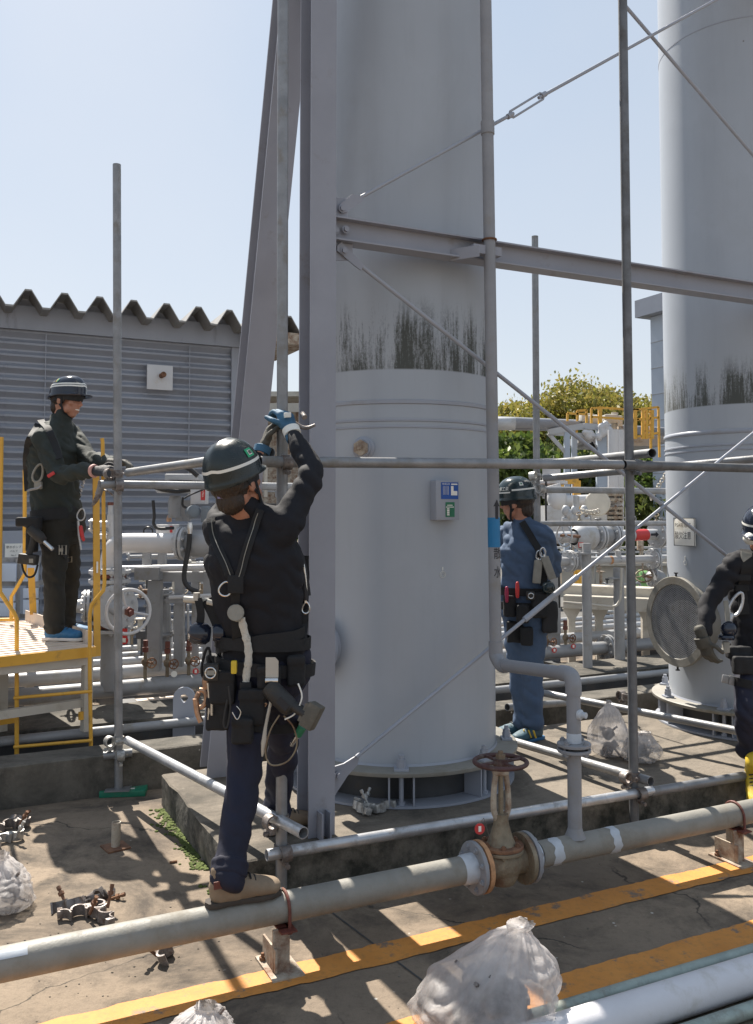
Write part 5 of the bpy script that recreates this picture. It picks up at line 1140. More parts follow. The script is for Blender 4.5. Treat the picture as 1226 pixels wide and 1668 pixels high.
# distant shed roof seen left of the column
sh_ = root("far_shed", "far low shed with a pale roof seen between the leg and the column", "shed", P(455, 834, 24))
mb = MB(); mb.box(P(455, 745, 24.5), (2.6, 3, 2.9)); obj("wall", mb, M['rustpaint'], sh_); mb = MB(); mb.box(P(455, 659, 24), (3.0, 4.4, .12)); mb.box(P(455, 664, 21.9), (3.0, .1, .22)); obj("roof", mb, M['cream'], sh_)
# ================================================================ process lines on the right, behind the towers
def D_(px, py, d): return P(px, py, d)
pl_ = root("process_line", "upper silver flanged line with a white handwheel, a red band and a flow arrow", "process line", P(957, 1080, 8.1))
la, lb = P(868, 877, 8.3), P(1150, 868, 9.35); ld = (lb - la).normalized()
L_ = lambda px: colx(la, ld, px)
mb = MB(); mb.tube(la, lb, .056, n=28); obj("pipe_run", mb, M['silver'], pl_)
for px, r_ in ((972, .135), (996, .135), (1070, .135)):
    flanges(pl_, L_(px), ld, r_, M['silver'], gap=.014, t=.022, nb=8, br=.011)
mb = MB(); q = L_(984); mb.lathe([(.075, -.07), (.10, -.03), (.10, .03), (.075, .07)], q, ld, n=24); obj("wafer_body", mb, M['silverdk'], pl_)
mb = MB(); q = L_(954); mb.lathe([(.08, -.16), (.13, -.08), (.13, .04), (.08, .11)], q, ld, n=24); obj("valve_body", mb, M['silver'], pl_)
mb = MB(); mb.tube(L_(1029), L_(1051), .0572, n=28, cap=False); obj("red_band", mb, M['red'], pl_)
q = L_(1058); nv = (CAMP - q).normalized(); nv = (nv - ld * nv.dot(ld)).normalized(); up_ = ld.cross(nv) * -1
up_ = up_ if up_.z > 0 else -up_
mb = MB(); o_ = q + nv * .0585; mb.prism([(-.05, -.012), (.015, -.012), (.015, -.03), (.055, 0), (.015, .03), (.015, .012), (-.05, .012)], o_, ld, up_, nv * .001); obj("flow_arrow", mb, M['ink'], pl_)
wc = P(919, 872, 7.95); wa = (V(-.45, -.9, 0)).normalized()
mb = MB(); mb.tube(L_(948), wc + wa * .0, .014); mb.tube(wc, wc - ld * .0 + wa * .11, .012); obj("stem", mb, M['rust'], pl_)
wheel(pl_, wc, V(-.86, -.5, 0), .098, M['silver'], rt=.0085, spokes=3, hub=.022)
mb = MB(); q = P(946, 888, 8.1); mb.box(q, (.045, .004, .05)); tg_ = obj("tag_card", mb, M['red'], pl_); mb = MB(); mb.box(q - Y * .003, (.03, .002, .034)); obj("tag_print", mb, M['paper'], tg_)
mb = MB(); b0 = P(957, 1083, 8.05); t0 = P(954, 903, 8.05); mb.tube(V(b0.x, b0.y, .26), V(b0.x, b0.y, t0.z), .043, n=24); obj("support_column", mb, M['silverdk'], pl_)
mb = MB(); mb.box(V(b0.x, b0.y, t0.z + .01), (.20, .16, .015)); obj("column_plate", mb, M['silverdk'], pl_)
mb = MB(); mb.box(V(b0.x, b0.y, t0.z + .055), (.07, .07, .09)); obj("saddle", mb, M['silverdk'], pl_)
l2 = root("lower_process_line", "lower silver flanged line with rust spots behind the sloping brace rod", "process line", P(1012, 1060, 8.5))
ma, mb_ = P(900, 915, 8.5), P(1150, 908, 9.4); md = (mb_ - ma).normalized()
mb = MB(); mb.tube(ma, mb_, .040, n=24); obj("pipe_run", mb, M['silver'], l2)
for px in (926, 1062): flanges(l2, colx(ma, md, px), md, .105, M['silver'], gap=.012, t=.02, nb=8, br=.01)
mb = MB(); q = colx(ma, md, 940); mb.lathe([(.05, -.08), (.085, -.04), (.085, .04), (.05, .08)], q, md, n=20); obj("valve_body", mb, M['silverdk'], l2)
mb = MB(); mb.tube(colx(ma, md, 990), colx(ma, md, 994), .0412, n=24, cap=False); obj("rust_band", mb, M['gasket'], l2)
mb = MB(); flange_mb(mb, colx(ma, md, 1005), Z, .05, .016, nb=4, br=.008); q = colx(ma, md, 1005); mb.tube(q - Z * .0, q + Z * .09, .03); obj("branch", mb, M['silver'], l2)
mb = MB(); c_ = P(1009, 1060, 8.5); t_ = P(1007, 925, 8.5); mb.tube(V(c_.x, c_.y, .1), V(c_.x, c_.y, t_.z), .05, n=20); mb.box(P(1002, 942, 8.45), (.11, .1, .012)); obj("support_column", mb, M['silverdk'], l2)
mb = MB(); mb.path([P(x, y, 8.35) for x, y in ((917, 981), (965, 985), (998, 988), (1008, 980), (1011, 965), (1012, 925))], .012, n=8, smooth=4); obj("conduit", mb, M['cream'], l2)
# drop flange on the lowest pipe
fl2 = root("pipe_flange", "grey flange pair in the low pipe right of the drain valves", "flange", colx(c_p2, U, 985))
flanges(fl2, colx(c_p2, U, 985), U, .125, M['silverdk'], gap=.014, t=.024, nb=8, br=.013)
# angle valve low on the right
av_ = root("angle_valve", "small brown handwheel valve above the cream trays", "valve", P(1050, 945, 9.0))
mb = MB(); mb.ell(P(1068, 942, 9.1), (.11, .1, .09)); flange_mb(mb, P(1062, 940, 9.05), V(-1, -.3, .2), .10, .02); obj("valve_body", mb, M['silverdk'], av_)
wheel(av_, P(1049, 938, 8.9), V(-.3, -.6, .75), .085, M['bronze'], rt=.008, spokes=4); mb = MB(); mb.tube(P(1049, 938, 8.9), P(1062, 941, 9.05), .012); obj("stem", mb, M['rust'], av_)
# cream cable trays
ct = root("cable_trays", "two cream steel trays one above the other behind the process lines", "cable tray", P(1000, 1010, 9.3))
for y0, y1, d in ((957, 971, 9.4), (974, 994, 9.2)):
    p, q = P(918, (y0 + y1) / 2 - 4, d), P(1120, (y0 + y1) / 2 + 5, d - .45); e = (q - p).normalized(); mb = MB(); h = (y1 - y0) * d / FPX
    mb.box((p + q) / 2, ((q - p).length, .05, h), (e, V(-e.y, e.x, 0), Z)); mb.box((p + q) / 2 + Z * (h / 2 - .006) + V(-e.y, e.x, 0) * .12, ((q - p).length, .28, .012), (e, V(-e.y, e.x, 0), Z)); obj("tray", mb, M['cream'], ct)
for x in (975, 930, 1050):
    mb = MB(); p = P(x, 990, 9.25); mb.box(V(p.x, p.y, p.z / 2), (.07, .07, p.z)); mb.prism([(-.10, 0), (.10, 0), (.035, -.11), (-.035, -.11)], V(p.x, p.y - .04, p.z), X, Z, Y * .02); obj("tray_post", mb, M['cream'], ct)
# ball valve stand with black cable left of it
ps = root("pipe_stand", "grey box stand behind the shoulder of the blue shirted worker", "stand", P(900, 1080, 8.9))
mb = MB(); p, q = P(893, 905, 8.9), P(893, 1030, 8.9); mb.box((p + q) / 2, (.20, .2, (p - q).length)); mb.box(P(900, 1055, 8.9), (.12, .16, .35)); obj("post", mb, M['silverdk'], ps)
mb = MB(); mb.path([P(x, y, 7.0) for x, y in ((889, 782), (889, 830), (891, 875), (900, 905), (909, 925), (911, 990))], .008, n=7, smooth=4); cbl = obj("black_cable", mb, M['rubber']); tag(cbl, "thin black cable hanging down from the rear rail joint", "cable")
# machinery further back: round disc, elbows, flanged valve, rusty column
mc_ = root("pump_line", "white pipework with a round white end disc and rusty flanges below the yellow rack", "pipework", P(960, 950, 11.5))
mb = MB(); mb.tube(P(905, 817, 11.5), P(1010, 813, 11.9), .075, n=20); mb.ell(P(907, 812, 11.4), (.13, .12, .16)); mb.path([P(905, 812, 11.4), P(903, 800, 11.4), P(900, 790, 11.4)], .1, n=14); obj("pipe_run", mb, M['white'], mc_)
mb = MB(); mb.lathe([(0, -.03), (.155, -.03), (.16, -.02), (.16, .02), (.15, .03), (0, .035)], P(973, 820, 11.3), V(-.15, -1, 0), n=32); obj("end_disc", mb, mat("off_white_blind_disc", (.60, .56, .48), .6), mc_)
mb = MB(); mb.box(P(903, 850, 11.5), (.30, .3, .42)); mb.box(P(973, 870, 11.5), (.2, .2, .5)); obj("plinth_box", mb, M['silver'], mc_)
mb = MB(); mb.tube(P(898, 755, 11.8), P(898, 812, 11.8), .12, n=18); mb.tube(P(895, 748, 11.8), P(895, 755, 11.8), .2, n=18); flange_mb(mb, P(898, 786, 11.8), Z, .21, .04); obj("vertical_valve", mb, M['white'], mc_)
mb = MB(); flange_mb(mb, P(898, 800, 11.7), Z, .2, .04, nb=6); obj("rusty_flange", mb, M['gasket'], mc_)
mb = MB(); mb.tube(P(999, 700, 11.9), P(999, 870, 11.9), .075, n=16); mb.tube(P(1012, 700, 12.1), P(1012, 870, 12.1), .035, n=12); obj("vertical_pipe", mb, M['white'], mc_)
mb = MB()
for y in (806, 814, 828, 836, 843, 850): flange_mb(mb, P(999, y, 11.8), Z, .13, .035, nb=6, br=.014)
obj("rusty_flanges", mb, M['rustpaint'], mc_)
mb = MB()
for k in range(7): mb.ell(P(921 + k * 5, 832 + (k % 3) * 6, 10.9), (.05, .05, .07)); 
mb.tube(P(938, 808, 10.9), P(938, 850, 10.9), .04); mb.tube(P(915, 846, 10.9), P(960, 846, 10.9), .03); obj("small_fittings", mb, M['silver'], mc_)
mb = MB()
for k in range(10): mb.torus(P(947 + k * 3.0, 832 + math.sin(k * .33) * 3, 10.7), V(1, k % 2, .2), .024, .008, n=10, m=6)
obj("chain", mb, M['cream'], mc_)
mb = MB()
for k in range(12): mb.torus(P(1060 + k * 2.6, 812 - k * 4.2, 10.2), V(1, k % 2, .2), .022, .007, n=10, m=6)
tag(obj("hanging_chain", mb, M['cream']), "pale chain hanging diagonally in front of the green bush", "chain")
# overhead rack, pipe and yellow railed platform
hr = root("pipe_rack", "blue grey steel rack carrying an overhead pipe and a yellow railed platform", "pipe rack", P(930, 900, 15))
Dk = 15.0
stl = mat("pale_blue_steel", (.36, .42, .50), .5, 0, .06, 3)
def bar(mb, a, b_, w_):
    p, q = a, b_; d = (q - p).normalized(); e1, e2 = frame(d); mb.box((p + q) / 2, (w_, w_, (q - p).length), (e1, e2, d))
mb = MB()
for x, y0, y1, d, w_ in ((923, 700, 915, Dk, .09), (935, 700, 915, Dk + .4, .09), (979, 696, 910, Dk, .15), (985, 696, 910, Dk + .5, .08)): bar(mb, P(x, y0, d), P(x, y1, d), w_)
obj("posts", mb, stl, hr)
mb = MB()
for a, b_, w_ in (((893, 704), (950, 694), .10), ((950, 694), (984, 697), .10), ((893, 706), (984, 710), .06), ((893, 706), (922, 738), .06), ((952, 704), (972, 738), .06), ((960, 720), (978, 734), .06)): bar(mb, P(*a, Dk), P(*b_, Dk), w_)
obj("beams", mb, M['silver'], hr)
mb = MB(); p0, p1 = P(790, 688, 13.0), P(1080, 700, 21.0)
mb.tube(P(780, 686, Dk - 1.2), P(974, 693, Dk + 1.0), .088, n=20); mb.tube(P(780, 696, Dk - 1.2), P(930, 699, Dk + 1.0), .04); mb.tube(P(975, 697, Dk + 1.4), P(1080, 703, Dk + 2.5), .085, n=18); obj("overhead_pipe", mb, M['pipegrey2'], hr)
mb = MB(); q = P(818, 690, Dk - 1.1); mb.lathe([(.09, -.2), (.105, -.18), (.105, .18), (.09, .2)], q, X, n=18); obj("pipe_sleeve", mb, M['silver'], hr)
mb = MB(); mb.box(P(1000, 720, Dk + 1), (1.55, 1.2, .12)); mb.box(P(1005, 727, Dk + .8), (1.2, .9, .06)); obj("platform_floor", mb, M['silverdk'], hr)
mb = MB()
def yb(*pts, w_=.035, d=Dk): 
    for a, b_ in zip(pts[:-1], pts[1:]): bar(mb, P(*a, d), P(*b_, d), w_)
yb((924, 686), (924, 673), (955, 675)); yb((940, 686), (940, 669), (955, 668), (955, 690)); yb((963, 695), (963, 665), (978, 664), (1040, 668)); yb((977, 693), (977, 664), w_=.06); yb((963, 679), (1040, 684))
yb((1034, 715), (1034, 668), w_=.06); yb((1030, 668), (1072, 663)); yb((1030, 684), (1072, 680)); yb((1072, 663), (1074, 745)); yb((1060, 740), (1060, 668)); yb((1034, 712), (1072, 705)); yb((939, 715), (939, 700))
for x in (1047, 1053, 1062): yb((x, 668), (x, 715), w_=.05)
for y in (672, 682, 692, 702, 712): yb((1045, y), (1063, y), w_=.025)
obj("yellow_rail", mb, M['yellow'], hr)
for q, sz in ((P(955, 681, Dk + .5), (.22, .25, .14)), (P(993, 683, Dk + .6), (.24, .25, .16)), (P(1007, 688, Dk + .6), (.1, .25, .22))): mb = MB(); mb.box(q, sz, bev=.03); obj("valve_gear", mb, M['cream'], hr)
for a, b_, r_ in ((P(957, 683, Dk + .4), P(972, 683, Dk + .4), .08), (P(1001, 672, Dk + .6), P(1001, 700, Dk + .6), .06)): mb = MB(); mb.tube(a, b_, r_); obj("spool_pipe", mb, M['cream'], hr)
mb = MB(); random.seed(3)
for k in range(7): mb.ell(P(985 + random.uniform(-10, 8), 706 + random.uniform(-16, 10), Dk - .2), (.065, .06, .08), n=8, m=6)
for k in range(6): mb.ell(P(955 + random.uniform(-8, 14), 708 + random.uniform(-4, 6), Dk - .1), (.07, .06, .05), n=8, m=6)
obj("wrapped_valve", soften(mb, .022, 2, fold(.012, 8, 8)), M['white'], hr)
mb = MB()
for x, y, w_, h in ((1002, 708, .10, .18), (1010, 705, .08, .22), (996, 713, .05, .1), (1018, 710, .12, .1)): mb.box(P(x, y, Dk), (w_, .1, h))
obj("flanged_gear", mb, M['rustpaint'], hr)
yg = root("yellow_gateway", "yellow gate frame on the ground under the pipe rack", "frame", P(935, 880, 13.2))
mb = MB()
for a, b_ in (((910, 783), (941, 783)), ((912, 783), (912, 860)), ((939, 783), (939, 860))): bar(mb, P(*a, 13.2), P(*b_, 13.2), .10)
obj("frame_bars", mb, M['yellow'], yg)
mb = MB(); mb.tube(P(942, 925, 10.4), P(942, 975, 10.4), .055, n=14); tag(obj("bollard", mb, M['yellow']), "yellow bollard behind the trays and the process lines", "bollard")
gm = root("green_tank", "pale green machine casing behind the angle valve", "machine", P(1050, 955, 11))
mb = MB(); mb.box(P(1056, 950, 11.2), (.42, .5, .20), bev=.05); mb.tube(P(1040, 940, 11), P(1072, 940, 11), .09, n=18); obj("casing", mb, M['lime'], gm)
gw = root("low_wall", "low pale concrete wall with horizontal joints far behind the process lines", "wall", P(1000, 960, 13))
mb = MB(); p, q = P(860, 935, 15.5), P(1120, 940, 15.5); mb.box((p + q) / 2 + Y * .1 - Z * .1, ((q - p).length, .2, .55)); mb.box((p + q) / 2 + Z * .2, ((q - p).length, .26, .05)); obj("wall", mb, M['cream'], gw)
mb = MB()
for k in range(5): mb.box(P(990, 892 + k * 7, 15.7 - k * .02), (3.2, .1, .035))
obj("louvre_bars", mb, M['silver'], gw)
# panel building on the far right
tb_ = root("panel_building", "pale blue grey panelled building edge showing left of the tower with the sign", "building", P(1075, 834, 17))
cl_ = P(1062, 700, 21.0); cl_ = V(cl_.x, cl_.y, 0); zr_ = P(1062, 517, 21.0).z; cen = cl_ + U * 3.0 - N * 4.5
mb = MB(); mb.box(cen + Z * (zr_ / 2), (6.0, 9.0, zr_), (U, N, Z)); obj("wall", mb, M['tile'], tb_)
mb = MB()
for k in range(12): mb.box(cl_ - N * 4.5 - U * .002 + Z * (zr_ - .62 - k * .62), (.012, 9.0, .018), (U, N, Z))
for k in range(8): mb.box(cl_ - N * (.9 + k * 1.1) - U * .002 + Z * (zr_ / 2), (.012, .016, zr_), (U, N, Z))
obj("joint", mb, M['silverdk'], tb_)
zt2 = P(1055, 489, 21.0).z; mb = MB(); mb.box(cen - U * .1 + Z * ((zr_ + zt2) / 2 + .01), (6.3, 9.5, zt2 - zr_), (U, N, Z)); obj("fascia", mb, M['greypaint'], tb_)
mb = MB(); mb.box(UV(6, 25.5, .004), (80, 33, .004), (U, N, Z)); struct(obj("back_road", mb, mat("weathered_asphalt", (.095, .093, .09), .9, 0, .2, 3, .4, 60, dirt=(.14, .13, .12), dscale=2)))
# ================================================================ trees
def leafmat(name, cols):
    m, t, b = nodes(name); g = N_(t, "ShaderNodeNewGeometry"); rp_ = N_(t, "ShaderNodeValToRGB"); cr = rp_.color_ramp
    cr.elements[0].color = (*cols[0], 1); cr.elements[1].color = (*cols[-1], 1)
    for i, c in enumerate(cols[1:-1]): e = cr.elements.new((i + 1) / (len(cols) - 1)); e.color = (*c, 1)
    t.links.new(g.outputs["Random Per Island"], rp_.inputs[0]); t.links.new(rp_.outputs[0], b.inputs["Base Color"]); b.inputs["Roughness"].default_value = .55
    tr = N_(t, "ShaderNodeBsdfTranslucent"); t.links.new(rp_.outputs[0], tr.inputs[0]); mx = N_(t, "ShaderNodeMixShader"); mx.inputs[0].default_value = .4
    t.links.new(b.outputs[0], mx.inputs[1]); t.links.new(tr.outputs[0], mx.inputs[2]); t.links.new(mx.outputs[0], t.nodes["Material Output"].inputs[0]); return m
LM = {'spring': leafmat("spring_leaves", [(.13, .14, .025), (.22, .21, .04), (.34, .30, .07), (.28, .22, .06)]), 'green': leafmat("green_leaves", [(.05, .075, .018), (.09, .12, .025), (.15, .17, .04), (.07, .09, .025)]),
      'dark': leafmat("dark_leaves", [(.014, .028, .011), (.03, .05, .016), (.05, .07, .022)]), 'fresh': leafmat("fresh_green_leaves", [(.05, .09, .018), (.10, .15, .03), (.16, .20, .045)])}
def leaf(bm, p, s_, rd):
    d = V(rd.gauss(0, 1), rd.gauss(0, 1), rd.gauss(0, .6)).normalized(); e = d.orthogonal().normalized(); e = (Matrix.Rotation(rd.uniform(0, 6.28), 3, d) @ e); f = d.cross(e)
    bm.faces.new([bm.verts.new(p + e * s_), bm.verts.new(p + f * s_ * .5), bm.verts.new(p - e * s_), bm.verts.new(p - f * s_ * .5)])
def tree(base, h, cr, cz, label, seed, nclump=70, nleaf=120, ls=.12, tips='spring', core='dark', tr=.16, split=.15):
    rd = random.Random(seed); r = root("tree", label, "tree", base, "trees beyond the yard"); cc = base + Z * cz
    tm = MB(); tm.path([base - Z * .1, base + Z * (cz * .45) + X * .08, cc], [tr, tr * .75, tr * .4], n=10, smooth=3)
    cl = []
    for k in range(nclump):
        while True:
            d = V(rd.uniform(-1, 1), rd.uniform(-1, 1), rd.uniform(-.75, 1))
            if .25 < d.length < 1: break
        d = d * (1 / max(d.length, .001)) * (d.length ** .35); n_ = .85 + .35 * noise.noise(d * 1.7 + V(seed, 0, 0))
        cl.append((cc + V(d.x * cr[0], d.y * cr[1], d.z * cr[2]) * n_, d))
    for c_, d in cl[::5]: tm.path([cc - Z * cr[2] * .55, (cc + c_) / 2 - Z * .1 * cr[2], c_], [tr * .35, tr * .2, .012], n=6, smooth=3)
    obj("trunk", tm, M['trunk'], r)
    b1, b2 = MB(), MB()
    for c_, d in cl:
        if noise.noise(d * 3.1 + V(seed * 3, 1, 0)) > .40 and d.z < .75: continue
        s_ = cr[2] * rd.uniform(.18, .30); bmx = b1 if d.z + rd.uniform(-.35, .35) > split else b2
        for i in range(nleaf):
            g = V(rd.gauss(0, .5), rd.gauss(0, .5), rd.gauss(0, .36)); leaf(bmx.bm, c_ + g * s_ * 1.1, ls * rd.uniform(.45, 1.5), rd)
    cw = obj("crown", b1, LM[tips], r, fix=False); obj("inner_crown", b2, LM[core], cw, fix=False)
def tbase(px, D): p = P(px, 900, D); return V(p.x, p.y, 0)
tree(tbase(935, 36), 7, (2.6, 2.4, 2.3), 4.4, "broad tree with yellow new leaves behind the yellow railed rack", 1, 160, 330, .085, 'spring', 'green')
tree(tbase(855, 38), 6, (2.5, 2, 2.5), 4.1, "yellow green tree nearest to the middle tower", 2, 130, 330, .085, 'spring', 'green')
tree(tbase(992, 37), 7, (2.0, 2, 2.2), 4.6, "tallest yellowish tree right of the broad one", 3, 130, 330, .085, 'spring', 'green')
tree(tbase(1050, 39), 7, (1.9, 2, 2.0), 4.6, "tree with brownish young leaves beside the panelled building", 4, 120, 330, .085, 'spring', 'green')
tree(tbase(838, 26), 4, (1.3, 1.3, 1.3), 2.7, "bright green bushy tree below the overhead pipe", 5, 60, 130, .10, 'fresh', 'green', .09, -.2)
tree(tbase(905, 30), 5, (2.3, 1.6, 1.9), 2.2, "dark evergreen tree filling the space under the overhead pipe", 6, 90, 140, .11, 'green', 'dark', .1, .5)
tree(tbase(985, 31), 5, (2.4, 1.6, 1.8), 2.1, "dark evergreen tree behind the rusty vertical pipe", 7, 90, 140, .11, 'green', 'dark', .1, .6)
tree(tbase(1062, 22), 4, (1.0, 1.2, 1.35), 1.8, "leafy green bush behind the hanging chain", 8, 70, 150, .075, 'fresh', 'green', .06, .2)
tree(tbase(1100, 30), 5, (2.3, 1.6, 1.9), 2.2, "dark evergreen hidden mostly by the tower with the sign", 9, 60, 110, .11, 'green', 'dark', .1, .5)
tree(tbase(790, 33), 5, (2.2, 1.6, 1.9), 2.3, "evergreen tree mostly hidden by the middle tower", 10, 60, 110, .11, 'green', 'dark', .1, .5)
# far hedge that reads as one mass
hb_ = MB(); rd = random.Random(4)
for k in range(9000):
    a = rd.uniform(-30, 45); p = V(a, 48 + rd.uniform(-1, 1), abs(rd.gauss(0, 1)) * 1.1 + .1); leaf(hb_.bm, p, .35, rd)
tag(obj("far_hedge", hb_, LM['dark'], fix=False), "dark far hedge along the edge of the site", "hedge", kind='stuff')

# ---------------------------------------------------------------- clutter of instrument lines
def clutter(name, label, px0, px1, py0, py1, b0, b1, seed, n):
    rd = random.Random(seed); c0 = B((px0 + px1) / 2, py1, (b0 + b1) / 2); r = root(name, label, "pipework", V(c0.x, c0.y, 0))
    ms = ['silver', 'silverdk', 'silverdk', 'galv', 'cream', 'rustpaint', 'darkgap']
    for k in range(n):
        px = rd.uniform(px0, px1); b_ = rd.uniform(b0, b1); y0 = rd.uniform(py0, py1 - 30); y1 = min(py1, y0 + rd.uniform(25, 130)); p, q = B(px, y0, b_), B(px, y1, b_); q = V(p.x, p.y, q.z)
        kd = rd.random(); mb = MB()
        if kd < .45:
            r_ = rd.choice((.008, .012, .016, .024)); mb.tube(q, p, r_, n=10)
            for z in (rd.uniform(q.z, p.z), p.z): flange_mb(mb, V(p.x, p.y, z), Z, r_ * 2.6, .012, nb=4, br=.005)
            nm = "instrument_pipe"
        elif kd < .75:
            L = rd.uniform(.15, .55); r_ = rd.choice((.010, .016, .022)); mb.path([p, p + U * L * .8, p + U * L, p + U * L - Z * rd.uniform(.08, .4)], r_, n=10, smooth=2); flange_mb(mb, p, U, r_ * 2.4, .012, nb=4, br=.005); nm = "branch_pipe"
        elif kd < .88:
            mb.tube(p - Z * .10, p + Z * .08, .012, n=8); mb.ell(p, (.028, .028, .03), n=10, m=7); mb.torus(p + Z * .085, V(rd.uniform(-.5, .5), -.5, 1), .034, .005, n=18, m=6); nm = "needle_valve"
        else: mb.box(p, (rd.uniform(.05, .14), .06, rd.uniform(.05, .16)), bev=.006); mb.tube(p - Z * .2, p, .010, n=8); nm = "instrument_box"
        obj(nm, mb, M[rd.choice(ms) if nm != "needle_valve" else 'bronze'], r)
clutter("instrument_piping", "tangle of thin grey instrument pipes below the valve actuator", 205, 345, 900, 1100, 7.1, 8.6, 21, 34)
clutter("instrument_piping", "tangle of thin pipes and fittings between the process lines and the low wall", 880, 1085, 840, 1050, 7.8, 10.5, 22, 44)
clutter("instrument_piping", "small fittings glimpsed between the worker with raised arms and the battered leg", 395, 478, 700, 860, 9.5, 11.5, 23, 16)
# ================================================================ people
from mathutils.bvhtree import BVHTree
def head(mb, c, up, fwd, s=1.0, neck=None):
    r = fwd.cross(up).normalized(); A = (r, fwd, up)
    L = lambda x, y, z: c + r * (x * s) + fwd * (y * s) + up * (z * s)
    E = lambda p, q: mb.ell(L(*p), [v * s for v in q], A, 18, 12)
    E((0, -.008, .045), (.077, .097, .085)); E((0, .03, -.03), (.060, .066, .075)); E((0, .045, -.082), (.036, .036, .03)); E((0, -.03, -.03), (.062, .06, .07))
    for x in (-1, 1):
        E((x * .044, .062, -.012), (.024, .024, .022)); E((x * .079, -.008, -.002), (.010, .022, .032)); E((x * .03, .080, .028), (.03, .014, .011)); E((x * .055, .035, -.055), (.02, .03, .03))
    mb.limb([L(0, .088, .022), L(0, .103, .0), L(0, .114, -.018)], [.009 * s, .011 * s, .014 * s], n=10); E((.012, .100, -.02), (.010, .010, .009)); E((-.012, .100, -.02), (.010, .010, .009))
    mb.limb([L(-.024, .078, -.047), L(0, .096, -.044), L(.024, .078, -.047)], [.006 * s, .009 * s, .006 * s], n=8); mb.limb([L(-.02, .078, -.060), L(0, .092, -.060), L(.02, .078, -.060)], [.006 * s, .009 * s, .006 * s], n=8)
    if neck is not None: mb.limb([L(0, -.02, -.03), (L(0, -.025, -.09) + neck) / 2, neck], [.056 * s, .056 * s, .064 * s], n=14)
    return L
def helmet(par, c, up, fwd, mt, stripes=(.30,), smt='stripe', peak=.045, strap=True, hl=.142, hw=.118, hh=.128):
    r = fwd.cross(up).normalized(); o = c + up * .052
    n = 56
    def shell(off, v, drop=0.0, flare=0.0, pk=0.0):
        ca, sa = math.cos(v * math.pi / 2) ** .82, math.sin(v * math.pi / 2) ** .95
        row = []
        for j in range(n):
            a = 2 * math.pi * j / n; x, y = math.cos(a), math.sin(a)
            ridge = .006 * math.exp(-(x * ca * hw / .020) ** 2) * (1 if v > .12 else v / .12)
            side = .003 * math.exp(-((abs(x) * ca * hw - .047) / .008) ** 2) * (1 if v > .3 else 0)
            e = pk * max(0, y) ** 2.2 + flare
            row.append(o + r * (x * (hw * ca + off + e * .35)) + fwd * (y * (hl * ca + off + e)) + up * (hh * sa + off * .8 + ridge + side - drop * (1 + .35 * max(0, y) - .5 * max(0, -y) * -1)))
        return row
    vs = [.985, .95, .9, .82, .74, .64, .54, .44, .34, .24, .15, .07, 0]
    rows = [shell(0, v) for v in vs] + [shell(0, 0, .010, .004), shell(0, 0, .017, .010, peak), shell(-.002, 0, .021, .009, peak), shell(-.006, 0, .012, 0)] + [shell(-.006, v) for v in reversed(vs[4:-1])]
    mb = MB(); mb.rings(rows, cap=True); hm = obj("helmet", mb, M[mt], par, 60)
    for st in stripes:
        mb = MB(); mb.rings([shell(.0012, st - .028), shell(.0016, st + .028)], cap=False); obj("stripe", mb, M[smt], hm)
    mb = MB(); mb.rings([[p for p in shell(-.016, 0.02, .01)], [p for p in shell(-.022, 0, .030)], [p for p in shell(-.026, 0, .030)], [p for p in shell(-.022, 0.02, .01)]], closed=True); obj("head_band", mb, M['charcoal'], hm)
    if strap:
        for s_ in (-1, 1):
            mb = MB(); mb.ribbon([c + r * (s_ * .088) + up * .035 + fwd * .012, c + r * (s_ * .081) - up * .03 + fwd * .016, c + r * (s_ * .066) - up * .085 + fwd * .03, c - up * .118 + fwd * .05], fwd, .014, .0025); obj("chin_strap", mb, M['web'], hm)
            mb = MB(); mb.ribbon([c + r * (s_ * .086) + up * .03 - fwd * .04, c + r * (s_ * .078) - up * .045 + fwd * .012], up, .012, .0025); obj("chin_strap", mb, M['web'], hm)
    def at(az, v, off=.0025):   # point on the shell; az from the front towards his left
        ca, sa = math.cos(v * math.pi / 2) ** .82, math.sin(v * math.pi / 2) ** .95
        x, y = -math.sin(az), math.cos(az); return o + r * (x * (hw * ca + off)) + fwd * (y * (hl * ca + off)) + up * (hh * sa + off)
    return hm, at
def decal(par, name, at, az, v, w_, h_, mt, nu=6, off=.0025):
    mb = MB(); g = [[at(az + (i / nu - .5) * w_ / .128, v + (j / nu - .5) * h_ / .19, off) for i in range(nu + 1)] for j in range(nu + 1)]
    vv = [[mb.bm.verts.new(p) for p in row] for row in g]
    for j in range(nu):
        for i in range(nu): mb.bm.faces.new((vv[j][i], vv[j][i + 1], vv[j + 1][i + 1], vv[j + 1][i]))
    return obj(name, mb, M[mt], par)
